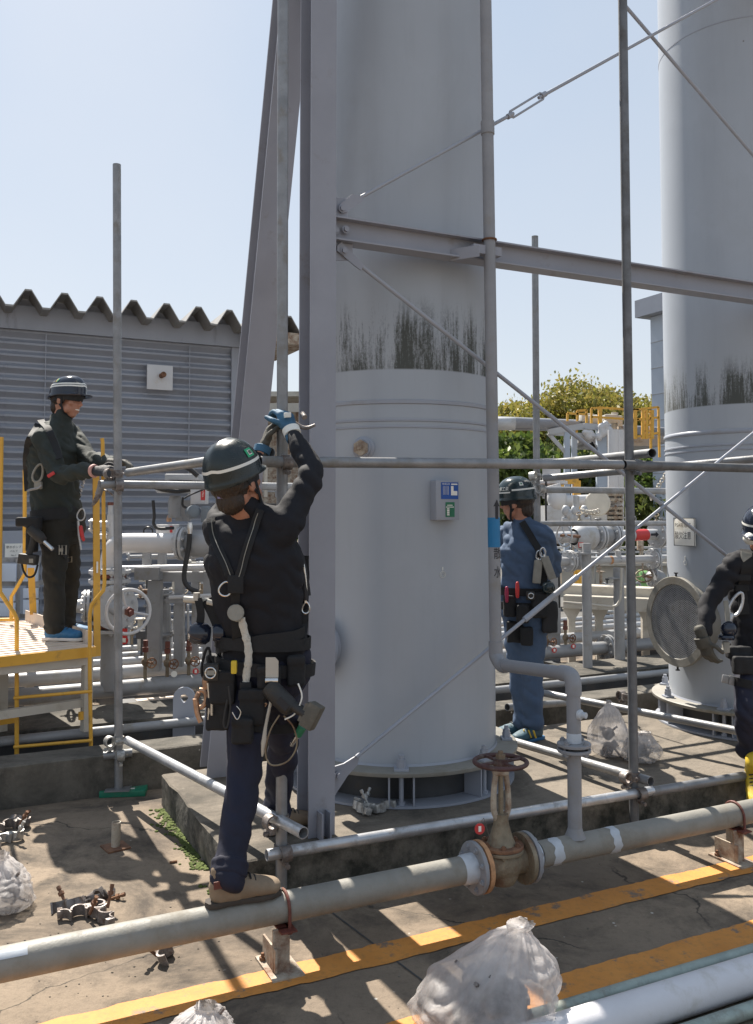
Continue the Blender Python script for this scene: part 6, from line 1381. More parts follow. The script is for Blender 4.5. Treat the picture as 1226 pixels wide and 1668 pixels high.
def hand(par, wr, d, n_, th, mt, curl=(.5, .6, .5), name="glove", s=1.0, spread=.0, thumb_in=.5, cuff=.05):
    """palm with four bent fingers of different lengths and a thumb from its side; d wrist->knuckles, n_ out of the palm, th thumb side"""
    d = d.normalized(); n_ = (n_ - d * n_.dot(d)).normalized(); t_ = d.cross(n_); t_ = t_ if t_.dot(th) > 0 else -t_
    mb = MB()
    mb.limb([wr - d * cuff * s, wr, wr + d * .05 * s, wr + d * .095 * s], [(.036 * s, .030 * s), (.034 * s, .024 * s), (.043 * s, .019 * s), (.042 * s, .016 * s)], side=t_, n=16)
    mb.limb([wr + d * .02 * s + t_ * .024 * s, wr + d * .05 * s + t_ * .03 * s + n_ * .008 * s], [.018 * s, .016 * s])
    for i, (off, ln) in enumerate(((.031, .92), (.0105, 1.02), (-.0105, .96), (-.031, .76))):
        p = wr + d * (.094 - (.006 if i in (0, 3) else 0)) * s + t_ * off * s; ang = 0; pts = [p - d * .012 * s]; cc = [c * (1 + .12 * (i - 1.5)) for c in curl]
        pts.append(p)
        for k, seg in enumerate((.043, .029, .022)):
            ang += cc[k]; dd = d * math.cos(ang) + n_ * math.sin(ang) + t_ * (off * spread * 10)
            p = p + dd.normalized() * seg * ln * s; pts.append(p)
        mb.limb(pts, [.0115 * s, .0115 * s, .0108 * s, .0100 * s, .0088 * s], n=10, k=3)
    b = wr + d * .032 * s + t_ * .034 * s; d1 = (t_ * .75 + d * .62 + n_ * .25 * thumb_in).normalized(); d2 = (t_ * .15 + d * .75 + n_ * thumb_in).normalized()
    mb.limb([b - t_ * .012 * s, b + d1 * .036 * s, b + d1 * .036 * s + d2 * .032 * s, b + d1 * .036 * s + d2 * .056 * s], [.0135 * s, .0128 * s, .0115 * s, .0095 * s], n=10, k=3)
    return obj(name, soften(mb, .0042, 3, fold(.0012, 30, 30, 3)), M[mt], par)
def shoe(par, hb, dr, up, mt, smt, L=.275, shaft=.16, collar=None, name="boot", lace=True):
    dr = dr.normalized(); up = (up - dr * up.dot(dr)).normalized(); sd = dr.cross(up); k = L / .275
    q = lambda x, z, y=0: hb + dr * (x * k) + up * z + sd * y
    mb = MB(); mb.limb([q(.040, .046), q(.10, .050), q(.165, .044), q(.215, .038), q(.243, .035)], [(.037, .048), (.041, .049), (.049, .038), (.049, .031), (.041, .027)], side=sd, n=18)
    if shaft > .1: mb.limb([q(.055, .05), q(.064, shaft * .65), q(.068, shaft)], [(.040, .052), (.043, .052), (.046, .053)], side=sd, n=18)
    else: mb.limb([q(.055, .06), q(.06, shaft)], [(.038, .048), (.040, .050)], side=sd, n=18)
    up_ = obj(name, soften(mb, .0055, 4, fold(.0018, 18, 18, hb.x)), M[mt], par)
    out = [(.006, -.026), (.03, -.036), (.08, -.034), (.13, -.038), (.18, -.046), (.225, -.042), (.262, -.022), (.27, 0), (.262, .022), (.225, .044), (.18, .046), (.13, .036), (.08, .032), (.03, .036), (.006, .026), (-.002, 0)]
    mb = MB(); mb.rings([[q(x, z, y * f) for x, y in out] for z, f in ((0, .93), (.003, .97), (.014, .97), (.019, .9))]); obj("sole", mb, M[smt], up_)
    if lace:
        mb = MB()
        for i in range(5): mb.path([q(.115 + i * .017, .103 - i * .010, -.028), q(.118 + i * .017, .112 - i * .010, 0), q(.115 + i * .017, .103 - i * .010, .028)], .0032, n=6, smooth=3)
        obj("laces", mb, M['rubber'], up_)
    if collar: mb = MB(); mb.torus(q(.066, shaft + .004), up, .044, .009, sq=1.2); obj("collar", mb, M[collar], up_)
    return up_
def person(label, J, pos, shirt_mt, trouser_mt, hair=False, smile=False, k=1.0, cb=.0, loose=1.0, fold_=.011):
    r = root("person", label, "person", pos)
    sd = J['side'].normalized(); hu, hf = J['up'].normalized(), J['fwd'].normalized(); hf = (hf - hu * hf.dot(hu)).normalized()
    b = MB(); L = head(b, J['hd'], hu, hf, .98, J['nck'])
    tors = [J['pel'], J['wst'], J['chs'], J['nck'] - (J['nck'] - J['chs']) * .22]
    b.limb(tors, [(.12, .085), (.105, .075), (.12, .08), (.07, .05)], side=sd, n=20)
    for s_ in 'lr':
        q = J['nck'] + (J['chs'] - J['nck']) * .45; b.limb([q, J['sh' + s_].lerp(q, .12), J['el' + s_], J['wr' + s_]], [.04, .034, .027, .025]); b.limb([J['hp' + s_], J['kn' + s_], J['an' + s_]], [.055, .032, .028])
    body = obj("body", soften(b, .0065, 3), M['skin'], r)
    e = MB(); ei = MB()
    for x in (-1, 1): e.ell(L(x * .031, .080, .012), (.011, .009, .0085), (hf.cross(hu), hf, hu), 10, 8); ei.ell(L(x * .031, .0875, .0115), (.0045, .0025, .0045), (hf.cross(hu), hf, hu), 8, 6)
    obj("eyes", e, M['eyewhite'], body); obj("irises", ei, M['black'], body)
    if smile: t = MB(); t.path([L(-.019, .084, -.052), L(0, .098, -.0535), L(.019, .084, -.052)], .0052, n=8, smooth=4); obj("teeth", t, M['teeth'], body)
    if hair:
        h = MB(); hr_ = hf.cross(hu); h.ell(L(0, -.035, .03), (.083, .085, .085), (hr_, hf, hu), 18, 12); h.ell(L(0, -.065, -.045), (.062, .045, .055), (hr_, hf, hu), 14, 10)
        for x in (-1, 1): h.ell(L(x * .076, .022, .02), (.010, .016, .04), (hr_, hf, hu), 10, 8)
        obj("hair", soften(h, .005, 2, fold(.004, 60, 10, 2)), M['hair'], body)
    t = MB(); bw, bd_ = J.get('girth', (.172, .122))
    t.limb([J['pel'] + (J['wst'] - J['pel']) * .15, J['wst'], J['chs'], J['nck'] - (J['nck'] - J['chs']) * .28], [(bw * .98, bd_ * 1.02), (bw * .90, bd_ * .98), (bw * 1.06, bd_ * 1.05), (bw * .62, bd_ * .62)], side=sd, n=24)
    t.limb([J['nck'] - hu * .02, J['nck'] + (J['hd'] - J['nck']) * J.get('collar', .26)], [.074, .069])
    for s_ in 'lr':
        sh, el, wr = J['sh' + s_], J['el' + s_], J['wr' + s_]; q = J['nck'] + (J['chs'] - J['nck']) * .30
        t.limb([q, sh], [.068, .068]); t.limb([J['nck'] - hu * .015, sh], [.062, .064]); t.limb([J['chs'] + (sh - J['chs']) * .45, sh], [.085, .064])
        t.limb([sh, sh.lerp(el, .5), el, el.lerp(wr, .45), el.lerp(wr, .93)], [.066 * loose, .059 * loose, .051 * loose, .047 * loose, .035 * loose])
    shirt = obj("shirt" if loose < 1.1 else "jacket", soften(t, .0085, 3, fold(fold_, 9, 24, pos.x)), M[shirt_mt], r)
    t = MB(); t.limb([J['pel'] - (J['pel'] - J['wst']) * -.0 + (J['wst'] - J['pel']) * .35, J['pel'], (J['hpl'] + J['hpr']) / 2 - Z * .03], [(bw * .93, bd_ * .98), (bw * 1.0, bd_ * 1.05), (bw * .93, bd_ * 1.0)], side=sd, n=24)
    tl = J.get('tl', 1.0)
    for s_ in 'lr':
        hp, kn, an = J['hp' + s_], J['kn' + s_], J['an' + s_]
        t.limb([hp, hp.lerp(kn, .5), kn, kn.lerp(an, .4), kn.lerp(an, .92)], [.092 * tl, .083 * tl, .066 * tl, .064 * tl, .056 * tl])
        t.limb([kn.lerp(an, .84), kn.lerp(an, J.get('hem', .97))], [.062 * tl, .066 * tl])
    tr = obj("trousers", soften(t, .0085, 3, fold(.011, 9, 20, pos.y)), M[trouser_mt], r)
    bv = {}
    def surf(px, py, off=.008, which=(shirt, tr)):
        best = None
        for o in which:
            if o.name not in bv: bv[o.name] = BVHTree.FromPolygons([v.co.copy() for v in o.data.vertices], [p.vertices[:] for p in o.data.polygons])
            dd = ray(px, py).normalized(); h = bv[o.name].ray_cast(CAMP, dd)
            if h[0] is not None and (best is None or h[3] < best[3]): best = h
        if best is None:
            o = which[0]; d0 = J['pel'].y; return P(px, py, d0)
        return best[0] + best[1] * off
    return r, body, shirt, tr, surf, L
def belt(r, c, sd, up, a, b_, w_, t_, mt='web', name="belt", n=40):
    up = up.normalized(); sd = (sd - up * sd.dot(up)).normalized(); f = up.cross(sd); mb = MB(); rs = []
    for j in range(n):
        an = 2 * math.pi * j / n; p = c + sd * (math.cos(an) * a) + f * (math.sin(an) * b_); o = (sd * math.cos(an) * b_ + f * math.sin(an) * a).normalized()
        rs.append([p - up * w_ / 2, p - up * w_ / 2 + o * t_, p + up * w_ / 2 + o * t_, p + up * w_ / 2])
    mb.rings(rs, closed=True); return obj(name, mb, M[mt], r)
def straps(r, surf, lines, w_, mt='web', name="harness_strap", off=.010, t_=.004, which=None, wd=X):
    out = []
    for ln in lines:
        pts = []
        for (x0, y0), (x1, y1) in zip(ln[:-1], ln[1:]):
            for k in range(5): pts.append(surf(x0 + (x1 - x0) * k / 5, y0 + (y1 - y0) * k / 5, off))
        pts.append(surf(*ln[-1], off)); 
        for _ in range(2): pts = [pts[0]] + [(pts[i - 1] + pts[i] * 2 + pts[i + 1]) / 4 for i in range(1, len(pts) - 1)] + [pts[-1]]
        mb = MB(); mb.ribbon(pts, wd, w_, t_, smooth=2); out.append(obj(name, mb, M[mt], r))
    return out
def ring_link(mb, c, ax, L, w_, r_=.0042, n=18):
    """oval snap link standing along ax"""
    ax = ax.normalized(); s_ = ax.cross(Y).normalized() if abs(ax.y) < .9 else X
    mb.path([c + ax * (math.sin(t) * L / 2) + s_ * (math.cos(t) * w_ / 2 * (1 - .25 * math.sin(t))) for t in [2 * math.pi * k / n for k in range(n)]], r_, n=8, closed=True); return mb
# ---------------------------------------------------------------- worker with raised arms
J = dict(hd=P(385, 790, 3.44), collar=.50, nck=P(404, 834, 3.50), chs=P(413, 908, 3.52), wst=P(427, 1015, 3.57), pel=P(431, 1085, 3.59), side=V(1, .05, .1),
         up=V(-.24, -.26, .93), fwd=V(.44, .84, .28), shr=P(467, 856, 3.46), elr=P(508, 768, 3.58), wrr=P(476, 706, 3.73), shl=P(352, 864, 3.56), ell=P(384, 802, 3.76), wrl=P(425, 738, 3.80),
         hpl=P(409, 1098, 3.58), knl=P(396, 1268, 3.44), anl=P(371, 1428, HL(372).y + .0), hpr=P(453, 1098, 3.60), knr=P(461, 1212, 3.82), anr=P(449, 1320, 4.04), girth=(.186, .128), tl=1.0, hem=1.02)
wc_, body, shirt, tr, surf, L_h = person("worker in black with both arms raised at the scaffold upright, one boot on the pipe", J, V(J['pel'].x, J['pel'].y, HP.z + HR), 'navy', 'denim', hair=True)
hm, at = helmet(wc_, J['hd'], J['up'].normalized(), (J['fwd'] - J['up'].normalized() * J['fwd'].dot(J['up'].normalized())).normalized(), 'helmetold', (.15,), hl=.122, hw=.108, hh=.128, peak=.034)
rgt = J['fwd'].cross(J['up'])
def az_px(at, v, px, py):
    best = (1e9, 0)
    for i in range(120):
        a = 2 * math.pi * i / 120; q = at(a, v)
        if (q - J['hd']).dot(ray(px, py)) > 0.02: continue
        d = q - CAMP; sx = d.x / d.y * FPX + PW / 2
        if abs(sx - px) < best[0]: best = (abs(sx - px), a)
    return best[1]
az = az_px(at, .38, 403, 745); g_ = decal(hm, "green_sticker", at, az, .33, .046, .036, 'greenbright'); decal(g_, "sticker_print", at, az, .325, .024, .020, 'paper', off=.0035)
for k in range(3): decal(g_, "sticker_lettering", at, az + (k - 1) * .05, .325, .004, .015, 'ink', off=.0045)
mb = MB(); mb.box(J['hd'] - J['fwd'].normalized() * .09 - J['up'].normalized() * .02, (.05, .02, .022), bev=.004); obj("size_buckle", mb, mat("lilac_plastic", (.20, .18, .34), .4), hm)
pole = lambda py: P(460, py, 3.853)
hand(wc_, J['wrl'] + V(.006, .02, .02), V(.25, .25, .9), V(.95, .25, -.1), V(.2, -1, .2), 'glovegrey', curl=(.55, .75, .6))
hand(wc_, J['wrr'] + V(-.008, .012, .012), V(-.32, .42, .75), V(-.55, .75, -.05), V(-.9, -.4, 0), 'gloveblue', curl=(.65, .8, .6))
for c_, d_, m_ in ((J['wrl'] + V(.0, .012, .005), V(.25, .25, .9), 'gloveblue'), (J['wrr'] + V(0, 0, 0), V(-.32, .42, .75), 'stripe')):
    d_ = d_.normalized(); mb = MB(); mb.lathe([(.031, -.02), (.037, -.018), (.038, .012), (.032, .016)], c_ + d_ * .012, d_, n=20); obj("glove_cuff", mb, M[m_], wc_)
mb = MB(); mb.box(P(468, 676, 3.74), (.03, .012, .022), (V(1, .3, .1).normalized(), V(-.3, 1, 0).normalized(), Z), .003); obj("glove_patch", mb, M['stripe'], wc_)
hbl = HL(341) + Z * (HR - .002); shoe(wc_, hbl, U + Z * .0, Z, 'boot', 'sole', .29, .125)
hbr = G(430, 1361, PADZ); shoe(wc_, hbr, V(.90, .42, .06), V(-.06, 0, 1), 'boot', 'sole', .27, .12)
mb = MB(); mb.box(hbl + U * .04 + Z * .09 - N * .051, (.05, .004, .026), (U, N, Z)); obj("boot_label", mb, M['redox'], wc_)
mb = MB(); mb.torus(J['anl'] + (J['knl'] - J['anl']) * .04, J['knl'] - J['anl'], .056, .013, sq=1.5); mb.torus(J['anl'] + (J['knl'] - J['anl']) * .12, J['knl'] - J['anl'], .058, .012, sq=1.4); obj("rolled_hem", soften(mb, .006, 4, fold(.004, 22, 22)), M['denim'], wc_)
belt(wc_, P(428, 1044, 3.58), X, V(.03, 0, 1), .186, .138, .045, .006); belt(wc_, P(431, 1082, 3.59), X, V(.08, 0, 1), .195, .145, .05, .008, name="tool_belt")
straps(wc_, surf, [[(345, 846), (352, 880), (366, 915), (384, 952)], [(424, 832), (412, 868), (398, 912), (386, 952)], [(385, 950), (384, 1000), (388, 1045)]], .034)
straps(wc_, surf, [[(347, 850), (354, 880), (367, 913), (382, 945)], [(421, 838), (411, 868), (399, 908), (388, 945)]], .003, 'webgrey', "strap_piping", .0135, .002)
mb = MB(); mb.box(surf(386, 948, .016), (.06, .012, .07), bev=.006); dp = obj("dorsal_pad", mb, M['web'], wc_)
mb = MB(); ring_link(mb, surf(372, 958, .024), V(.3, 0, 1), .055, .045, .004); obj("dorsal_ring", mb, M['chrome'], dp)
straps(wc_, surf, [[(352, 1060), (372, 1052), (410, 1045), (470, 1036), (490, 1030)]], .040, 'web', "waist_strap", .016, .006, wd=Z)
straps(wc_, surf, [[(398, 1178), (430, 1184), (470, 1182), (492, 1178)]], .045, 'web', "thigh_strap", .010, .005, wd=Z)
straps(wc_, surf, [[(497, 905), (496, 950), (494, 1000), (488, 1050)]], .03, 'web', "side_strap", .010, .005)
# pouches, tools
def thing1(name, label, cat, mb, mt, loc, grp=None, ang=38):
    o = root(name, label, cat, loc, grp); return o
D3 = 3.410
ly = root("lanyard", "dirty white concertina lanyard hanging down the black shirt", "lanyard", surf(402, 1005, .03))
pts = [surf(x, y, .026) for x, y in ((399, 1003), (404, 1022), (407, 1045), (408, 1070), (406, 1095), (404, 1110))]; mb = MB(); ps = catmull(pts, 6); rr = [.0145 + .0010 * math.sin(i * 2.2) + .0012 * math.sin(i * 5.1) for i in range(len(ps))]; mb.path(ps, rr, n=12, flat=.45, side=X); obj("webbing", mb, M['webwhite'], ly)
mb = MB(); mb.box(pts[-1] - Z * .012, (.045, .022, .04), bev=.004); obj("end_buckle", mb, M['web'], ly)
mb = MB(); mb.lathe([(0, -.008), (.030, -.008), (.032, -.004), (.032, .004), (.03, .008), (0, .008)], surf(387, 993, .035), V(.1, -1, .1), n=24); mb.box(surf(389, 1003, .035), (.02, .014, .03), bev=.003); obj("lanyard_tag", mb, M['webgrey'], ly)
def pouch(px, py, w_, h_, dp_, label_mt='web', off=.03, name="pouch"):
    mb = MB(); c_ = surf(px, py, off); mb.box(c_, (w_, dp_, h_), bev=.012); mb.box(c_ + Z * (h_ * .35) - Y * (dp_ * .5), (w_ * 1.04, .008, h_ * .28), bev=.003); return obj(name, soften(mb, .006, 3, fold(.003, 20, 20, px)), M[label_mt], wc_)
pouch(372, 1115, .10, .13, .07); pouch(368, 1160, .09, .13, .06); pouch(436, 1100, .09, .09, .04); pouch(410, 1150, .10, .14, .05); pouch(476, 1092, .07, .12, .05); pouch(398, 1190, .08, .10, .05); pouch(352, 1085, .07, .1, .06)
mb = MB(); c_ = surf(366, 1092, .075); tm_ = root("tape_measure", "black and chrome tape measure clipped on the tool belt", "tape measure", c_)
mb.box(c_, (.062, .035, .066), bev=.012); cs = obj("case", mb, M['tool'], tm_); mb = MB(); mb.torus(c_ - Y * .019, Y, .020, .0035, n=20); obj("ring", mb, M['chrome'], cs); mb = MB(); mb.box(c_ - Y * .018, (.03, .003, .018)); obj("label_plate", mb, M['webgrey'], cs)
mb = MB(); mb.box(surf(391, 1080, .05), (.022, .022, .05), bev=.006); tag(obj("yellow_pouch", mb, M['shoeyellow']), "small yellow tool handle beside the tape measure", "tool handle")
hk = root("scaffold_hammer", "flat steel scaffold hammer head with a long pointed shaft hanging behind the thigh", "hammer", surf(436, 1090, .06))
c_ = surf(437, 1087, .065); mb = MB(); w2 = .024; mb.prism([(-w2, -.042), (w2, -.042), (w2, .03), (w2 - .012, .044), (-w2, .044)], c_, X, Z, Y * .006); obj("blade", mb, M['cream'], hk)
mb = MB(); mb.tube(c_ - Z * .042 - X * .024, c_ - Z * .042 + X * .024, .012); obj("hinge", mb, M['chrome'], hk)
mb = MB(); e_ = P(427, 1232, c_.y + .0); mb.path([c_ - Z * .05, c_ - Z * .10, c_.lerp(e_, .65), c_.lerp(e_, .85), e_], [.007, .006, .006, .011, .003], n=8, smooth=3); obj("shaft", mb, M['cream'], hk)
mb = MB(); ring_link(mb, surf(417, 1148, .05), V(.5, 0, .3), .06, .016, .003); mb.path([surf(420, 1140, .05), surf(425, 1120, .06)], .002, n=6); tag(obj("brass_clip", mb, M['copper']), "small brass clip dangling behind the thigh", "clip")
im = root("impact_driver", "dusty black impact driver with grey battery hanging at the hip", "impact driver", P(455, 1140, 3.390))
c_ = P(456, 1137, 3.390); ax = V(.62, -.15, .12 + .35).normalized(); ax = V(-.62, .2, .55).normalized()
mb = MB(); mb.lathe([(.012, -.01), (.030, 0), (.036, .02), (.037, .10), (.03, .125), (.0, .13)], c_ - ax * .06, ax, n=24, cap=True); obj("motor_body", mb, M['tool'], im)
gd = (P(494, 1160, 3.360) - c_).normalized(); mb = MB(); mb.limb([c_, c_ + gd * .07, c_ + gd * .12], [(.022, .026), (.019, .023), (.02, .026)], n=14); obj("grip", mb, M['tool'], im)
bc = P(508, 1166, 3.355); gz = gd; gx = V(gd.z, 0, -gd.x).normalized(); gy = gz.cross(gx); mb = MB(); mb.box(bc, (.095, .062, .052), (gx, gy, gz), .007); mb.box(bc - gz * .028, (.075, .05, .02), (gx, gy, gz), .004); obj("battery", mb, mat("dusty_grey_battery", (.10, .092, .075), .7, 0, .2, 20, .1, 100, dirt=(.17, .15, .12), dscale=20), im)
mb = MB(); mb.path([c_ + V(.07, -.03, .06), c_ + V(.085, -.035, .01), c_ + V(.06, -.03, -.05), c_ + V(.02, -.02, -.075)], .003, n=6, smooth=4); obj("hook_wire", mb, M['stripe'], im)
mb = MB(); mb.box(c_ - ax * .02 - Y * .037, (.05, .003, .028), (ax, Y, ax.cross(Y))); obj("side_label", mb, M['charcoal'], im)
mb = MB(); mb.tube(P(493, 1183, 3.410), P(485, 1197, 3.430), .017, .015); gt_ = root("socket_bit", "green and steel socket bit hanging under the impact driver", "socket", P(487, 1190, 3.420)); obj("grip", mb, M['green'], gt_); mb = MB(); mb.tube(P(485, 1197, 3.430), P(474, 1214, 3.450), .011, .008); obj("socket", mb, M['chrome'], gt_)
def cord(pts, D, label, mt='rubber', r_=.004, name="tool_cord", cat="cord"):
    mb = MB(); mb.path([P(x, y, D) for x, y in pts], r_, n=7, smooth=5); return tag(obj(name, mb, M[mt]), label, cat, "cords hanging from the tool belt")
cord([(455, 1165), (440, 1190), (432, 1225), (442, 1246), (468, 1240), (483, 1215), (478, 1185), (462, 1166)], 3.390, "long brown cord looping below the impact driver", 'bronze', .0032)
cord([(372, 1118), (375, 1150), (371, 1180), (367, 1186), (364, 1176), (370, 1140)], 3.350, "black cord loop hanging below the tape measure")
cord([(385, 1150), (392, 1160), (386, 1172), (378, 1160)], 3.350, "steel wire clip loop beside the cord of the tape measure", 'chrome', .002)
kh = root("hook_cluster", "bunch of coppery clamps and steel hooks hanging at the hip nearest the lifting lug", "hooks", P(336, 1120, 3.490))
mb = MB(); ring_link(mb, P(336, 1080, 3.510), V(.1, 0, 1), .12, .032, .0055); ring_link(mb, P(346, 1092, 3.490), V(-.25, 0, 1), .12, .028, .005); obj("snap_link", mb, M['web'], kh)
mb = MB(); mb.path([P(x, y, 3.490) for x, y in ((324, 1128), (319, 1140), (322, 1152), (331, 1150), (336, 1138), (333, 1126), (325, 1124))], .010, n=8, smooth=3); mb.path([P(x, y, 3.480) for x, y in ((318, 1138), (321, 1160), (327, 1176))], .011, n=8, smooth=3); mb.lathe([(.012, -.03), (.018, 0), (.012, .03)], P(336, 1110, 3.490), Z, n=14, cap=True); obj("clamp_jaws", mb, M['copper'], kh)
mb = MB(); mb.path([P(339, 1112, 3.470), P(341, 1140, 3.470), P(339, 1172, 3.470)], [.007, .006, .004], n=8, smooth=3); mb.path([P(350, 1120, 3.480), P(347, 1150, 3.480), P(357, 1176, 3.480)], [.005, .005, .005], n=8, smooth=3); mb.path([P(345, 1118, 3.460), P(345, 1165, 3.460)], .006, n=8); obj("steel_shafts", mb, M['chrome'], kh)
rl = root("retractor_reel", "glossy black retractable lifeline reel at the hip nearest the clad building", "lifeline reel", P(330, 1030, 3.540))
c_ = P(325, 1032, 3.510); mb = MB(); mb.lathe([(0, -.045), (.03, -.04), (.042, -.02), (.044, .0), (.042, .025), (.03, .04), (0, .045)], c_, V(1, .3, -.1), n=24); mb.lathe([(.03, .05), (.036, .06), (.036, .09), (.028, .1)], c_, V(1, .2, 0), n=20, cap=True); obj("housing", mb, M['helmetnavy'], rl)
mb = MB(); mb.ribbon([P(x, y, 3.510) for x, y in ((325, 1018), (327, 1000), (324, 982), (322, 975))], X, .03, .004); mb.ribbon([P(x, y, 3.520) for x, y in ((338, 976), (350, 1000), (362, 1030), (368, 1050))], X, .055, .006); obj("webbing", mb, M['web'], rl)
mb = MB(); mb.tube(P(300, 976, 3.550), P(340, 979, 3.530), .013); mb.tube(P(338, 980, 3.520), P(355, 984, 3.510), .012); mb.hexn(P(320, 978, 3.520), Z, .014, .03); obj("pipe_hook", mb, M['cream'], rl)
lk = root("snap_hook", "steel snap hook on black webbing along the flank next to the column", "snap hook", P(495, 990, 3.570))
mb = MB(); mb.path([P(x, y, 3.550) for x, y in ((489, 902), (494, 935), (497, 965), (498, 978))], [.006, .011, .012, .010], n=8, smooth=4); mb.path([P(x, y, 3.560) for x, y in ((492, 905), (499, 940), (503, 970))], .008, n=8, smooth=4); obj("sheath", mb, M['charcoal'], lk)
mb = MB(); ring_link(mb, P(498, 990, 3.550), V(.1, 0, 1), .045, .03, .004); mb.tube(P(497, 970, 3.550), P(497, 982, 3.550), .007); mb.path([P(x, y, 3.545) for x, y in ((490, 900), (496, 930), (499, 962))], .004, n=6, smooth=4); obj("hook", mb, M['chrome'], lk)
mb = MB(); mb.ribbon([P(x, y, 3.550) for x, y in ((498, 995), (493, 1012), (487, 1030), (489, 1060), (488, 1085), (486, 1120))], X, .03, .005); obj("strap_end", mb, M['web'], lk)
wr = root("ratchet_wrench", "steel ratchet wrench in the gloved hand, pointing at the column", "wrench", P(488, 692, 3.80))
mb = MB(); mb.path([P(470, 682, 3.78), P(487, 694, 3.78), P(500, 697, 3.78), P(513, 692, 3.78)], [.011, .010, .008, .006], n=8, smooth=3); obj("handle", mb, M['coupler'], wr); mb = MB(); mb.tube(P(492, 674, 3.79), P(496, 680, 3.77), .012); obj("socket", mb, M['coupler'], wr)
coupler(atz(pC0, pC1, P(460, 688, 3.853).z), Z, V(1, .2, .1), "coupler being tightened between the two gloves on the gripped upright")
# ---------------------------------------------------------------- man on the platform
dz = PZ
J = dict(hd=P(109, 654, 5.98), collar=.16, nck=P(100, 684, 5.98), chs=P(87, 734, 5.98), wst=P(90, 806, 5.98), pel=P(96, 850, 5.98), side=V(-.15, -1, 0), up=V(.10, 0, 1), fwd=V(.96, -.26, .03),
         shr=P(72, 712, 5.79), elr=P(94, 772, 5.68), wrr=P(155, 767, 5.50), shl=P(116, 708, 6.15), ell=P(146, 748, 5.94), wrl=P(186, 754, 5.56),
         hpr=P(90, 858, 5.90), knr=P(88, 945, 5.88), anr=P(88, 1024, 5.90), hpl=P(106, 858, 6.06), knl=P(113, 940, 6.10), anl=P(107, 1018, 6.10), girth=(.190, .158), tl=1.05)
wl_, body, shirt, tr, surf, L_h = person("smiling man in dark olive jacket and navy helmet standing on the cream platform", J, V(J['pel'].x, J['pel'].y, PZ), 'olive', 'olivetr', hair=True, smile=True, loose=1.18, fold_=.014)
hm, at = helmet(wl_, J['hd'], J['up'].normalized(), J['fwd'].normalized(), 'helmetnavy', (.20, .29), hl=.128, hw=.107, hh=.118)
azr = -R(112)
decal(hm, "white_badge", at, azr - .42, .47, .026, .026, 'stripe'); decal(hm, "yellow_mark", at, azr - .02, .47, .010, .034, 'shoeyellow'); decal(hm, "green_mark", at, azr + .10, .47, .010, .034, 'greenbright')
hand(wl_, J['wrr'] + V(.01, -.005, 0), V(.92, -.55, -.02), V(.3, .7, -.6), V(.2, .3, 1), 'gloveblack', curl=(.5, .6, .5))
hand(wl_, J['wrl'] + V(.01, -.005, 0), V(.92, -.5, -.02), V(.1, -.35, -.9), V(.5, -.8, .2), 'glovegrey', curl=(.5, .7, .6))
mb = MB(); mb.torus(J['wrr'] - (J['wrr'] - J['elr']).normalized() * .012, J['wrr'] - J['elr'], .033, .010, sq=1.3); obj("pink_cuff", mb, mat("pale_pink_cuff", (.55, .30, .26), .7), wl_)
dsh = V(.97, -.24, 0); shoe(wl_, V(P(69, 1040, 5.93).x, 5.93, PZ + .007), V(.98, -.10, 0), Z, 'shoeblue', 'shoewhite', .29, .085, name="sports_shoe"); shoe(wl_, V(P(84, 1040, 6.12).x, 6.12, PZ + .007), V(.98, -.02, 0), Z, 'shoeblue', 'shoewhite', .29, .085, name="sports_shoe")
upv = V(.03, 0, 1); belt(wl_, P(92, 838, 5.98), V(0, -1, 0), V(-.12, 0, 1), .195, .152, .075, .008)
straps(wl_, surf, [[(66, 684), (78, 700), (88, 725), (95, 748)], [(62, 690), (48, 720), (43, 760), (45, 800)]], .045, 'web')
mb = MB(); ring_link(mb, surf(64, 772, .03), V(.3, 0, 1), .12, .06, .008); mb.box(surf(66, 790, .035), (.05, .03, .05), bev=.01); hkp = root("snap_hook", "large aluminium snap hook on the flank of the olive jacket", "snap hook", surf(64, 785, .03)); obj("hook", mb, M['webgrey'], hkp)
mb = MB(); mb.box(surf(87, 773, .02), (.05, .012, .022), (V(.8, 0, .5).normalized(), Y, V(-.5, 0, .8).normalized()), .004); obj("red_gate", mb, M['red'], hkp); mb = MB(); mb.path([P(x, y, 5.72) for x, y in ((44, 800), (52, 797), (62, 795), (68, 790))], .008, n=8, smooth=3); obj("link", mb, M['galv'], hkp)
d_ = root("impact_driver", "dusty grey impact driver with its battery hanging behind the thigh of the olive trousers", "impact driver", P(58, 880, 5.72))
q = P(57, 868, 5.70); a_ = (P(76, 886, 5.68) - q).normalized(); mb = MB(); mb.lathe([(.02, -.05), (.034, -.04), (.036, .04), (.026, .08), (.02, .085)], q, a_, n=20, cap=True); obj("motor_body", mb, M['tool'], d_)
mb = MB(); mb.tube(q + a_ * .085, q + a_ * .165, .013); obj("socket", mb, M['chrome'], d_)
mb = MB(); mb.limb([q, P(50, 893, 5.70), P(47, 902, 5.70)], [.022, .019, .022], n=12); obj("grip", mb, M['tool'], d_); mb = MB(); mb.box(P(46, 911, 5.70), (.115, .07, .065), (V(1, 0, -.12).normalized(), Y, V(.12, 0, 1).normalized()), .01); bt = obj("battery", mb, M['tool'], d_); mb = MB(); mb.box(P(54, 913, 5.70) - Y * .037, (.026, .003, .026)); obj("battery_label", mb, M['webgrey'], bt)
mb = MB(); mb.path([P(x, y, 5.69) for x, y in ((35, 915), (38, 930), (46, 940), (56, 936), (61, 920))], .007, n=8, smooth=4); obj("wrist_loop", mb, M['web'], d_)
